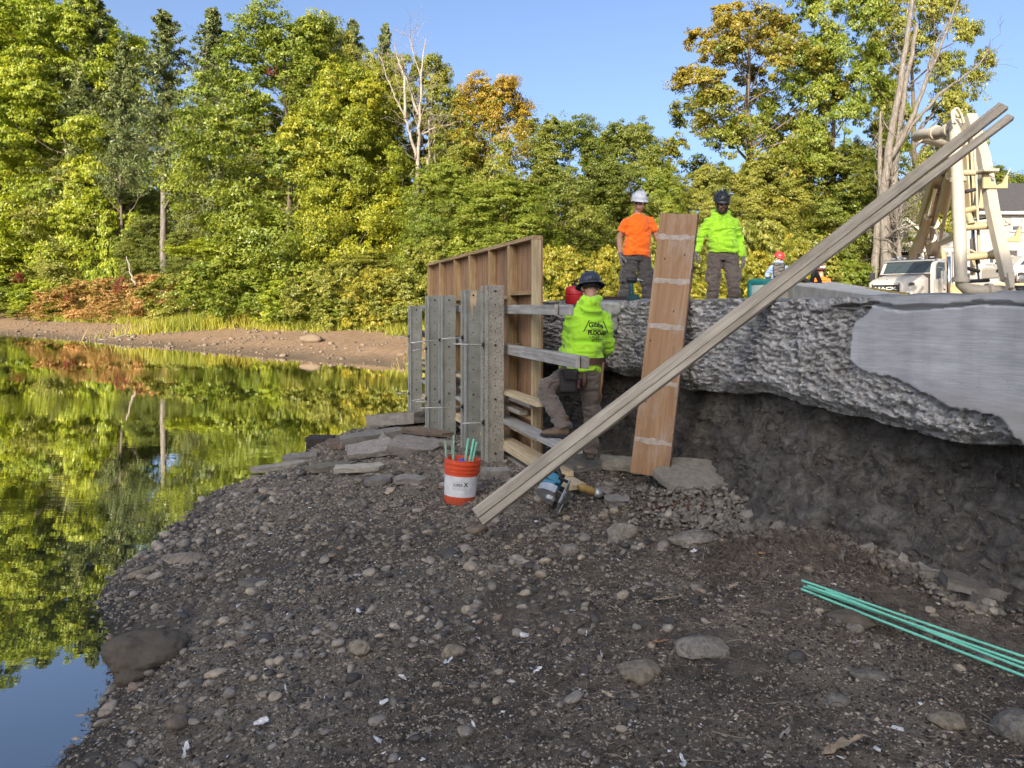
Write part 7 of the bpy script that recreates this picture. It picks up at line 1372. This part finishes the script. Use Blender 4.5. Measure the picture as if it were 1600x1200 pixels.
# gabled shed with the tin porch
GY = 47.0; gx = lambda px: x_at(px, GY); gz = lambda py: z_at(py, GY)
ann = thing('annex', (gx(1415), GY, hz-.3), 'small white gabled annex with a scalloped tin porch roof behind the dead tree', 'house')
gl_, gr_, pk, ev = gx(1366), gx(1450), gz(343), gz(374)
m = MB(); cxg = gx(1412); m.prism([(gl_-cxg, gz(440)-gz(374)),(gr_-cxg, gz(440)-gz(374)),(gr_-cxg,0),(0,pk-ev),(gl_-cxg,0)], (cxg, GY, ev), A3(1,0,0), A3(0,0,1), A3(0,6,0)); m.build('house_wall', M_clap2, ann)
for e in (-1, 1):
    a_ = A3(cxg, GY-.25, pk+.06); b_ = A3((gl_ if e < 0 else gr_)+e*.25, GY-.25, ev-.10); m = MB(); d = b_-a_; nn = nz(A3(-d[2]*e, 0, d[0]*e)); m.add(np.array([a_, b_, b_+A3(0,6.5,0), a_+A3(0,6.5,0), a_+nn*.12, b_+nn*.12, b_+nn*.12+A3(0,6.5,0), a_+nn*.12+A3(0,6.5,0)]), [(0,1,2,3),(7,6,5,4),(0,4,5,1),(1,5,6,2),(2,6,7,3),(3,7,4,0)]); m.build('roof', M_roof, ann); m = MB(); m.beam(a_+A3(0,-.03,0)-nn*.02, b_+A3(0,-.03,0)-nn*.02, .05, .16, nn); m.build('rake_board', M_trim, ann)
window(1414.5, 353, 370, 12, GY, ann, 0)
m = MB(); x0_, x1_ = gx(1312), gx(1452); nx = 90; V = []; Fs = []
for k in range(nx+1):
    xx = x0_+(x1_-x0_)*k/nx; ww = .045*math.cos(k*math.pi); V += [(xx, GY-3.2, gz(390)-.35+ww+.15), (xx, GY+.02, gz(379)+ww), (xx, GY-3.2, gz(390)-.38+ww+.15), (xx, GY+.02, gz(379)+ww-.03), (xx, GY-3.22, gz(390)-.48-.10*(k % 2)+.15)]
for k in range(nx): a = k*5; b2 = a+5; Fs += [(a, b2, b2+1, a+1), (a+2, a+3, b2+3, b2+2), (a, a+4, b2+4, b2)]
m.add(V, Fs); m.build('porch_roof', M_tin, ann)
m = MB(); [m.box((gx(q), GY-3.0, (gz(396)+hz-1)/2), (.14,.14,gz(396)-hz+1)) for q in (1318,1352,1400,1446)]; m.build('porch_post', M_trim, ann)
m = MB(); m.box((gx(1380), GY-.1, (gz(384)+hz-1)/2), (gx(1450)-gx(1312), .12, gz(384)-hz+1)); m.build('porch_back_wall', plain('porch_shade_black', (.03,.028,.026), .8), ann)  # near-black colour paints in the shade under the porch roof
m = MB(); m.box((gx(1416), GY-.24, gz(425)), (3.3, .1, 2.2)); m.build('porch_window_wall', M_clap2, ann)
# white pickup behind the pump
pu = thing('parked_pickup', (x_at(1600,40), 40, LZ(x_at(1600,40), 40)), 'white pickup truck parked in front of the house at the right edge', 'pickup truck'); pb = A3(x_at(1575,40), 40, z_at(432,40)-.55)
body = [(-.9,.45),(-.85,1.05),(-.3,1.12),(.25,1.62),(.5,1.72),(1.7,1.72),(2.0,1.15),(4.4,1.1),(4.5,.5)]
m = MB(); m.prism(body, pb+A3(0,-.9,0), A3(1,0,0), A3(0,0,1), A3(0,1.8,0)); m.build('body', M_wp, pu, bevel=.05, seg=2)
for q in ([(.02,1.16),(.40,1.58),(.95,1.62),(.95,1.16)],[(1.03,1.16),(1.03,1.62),(1.62,1.62),(1.82,1.16)]): m = MB(); m.prism(q, pb+A3(0,-.905,0), A3(1,0,0), A3(0,0,1), A3(0,-.012,0)); m.build('side_window', M_glass, pu)
for x_ in (.1, 3.4):
    m = MB(); m.lathe([(0,-.1),(.33,-.11),(.37,-.06),(.37,.06),(.33,.11),(0,.1)], pb+A3(x_,-.85,.38), np.array([(1,0,0),(0,0,1),(0,-1,0)]), 22); w_ = m.build('wheel', M_tyre, pu, smooth=True, auto=40); m = MB(); m.lathe([(0,.115),(.2,.112),(.24,.10)], pb+A3(x_,-.85,.38), np.array([(1,0,0),(0,0,1),(0,-1,0)]), 16); m.build('rim', M_chrome, w_)
m = MB(); m.box(pb+A3(-.87,-.55,.85), (.08,.4,.18)); m.build('headlight', M_chrome, pu, bevel=.02)
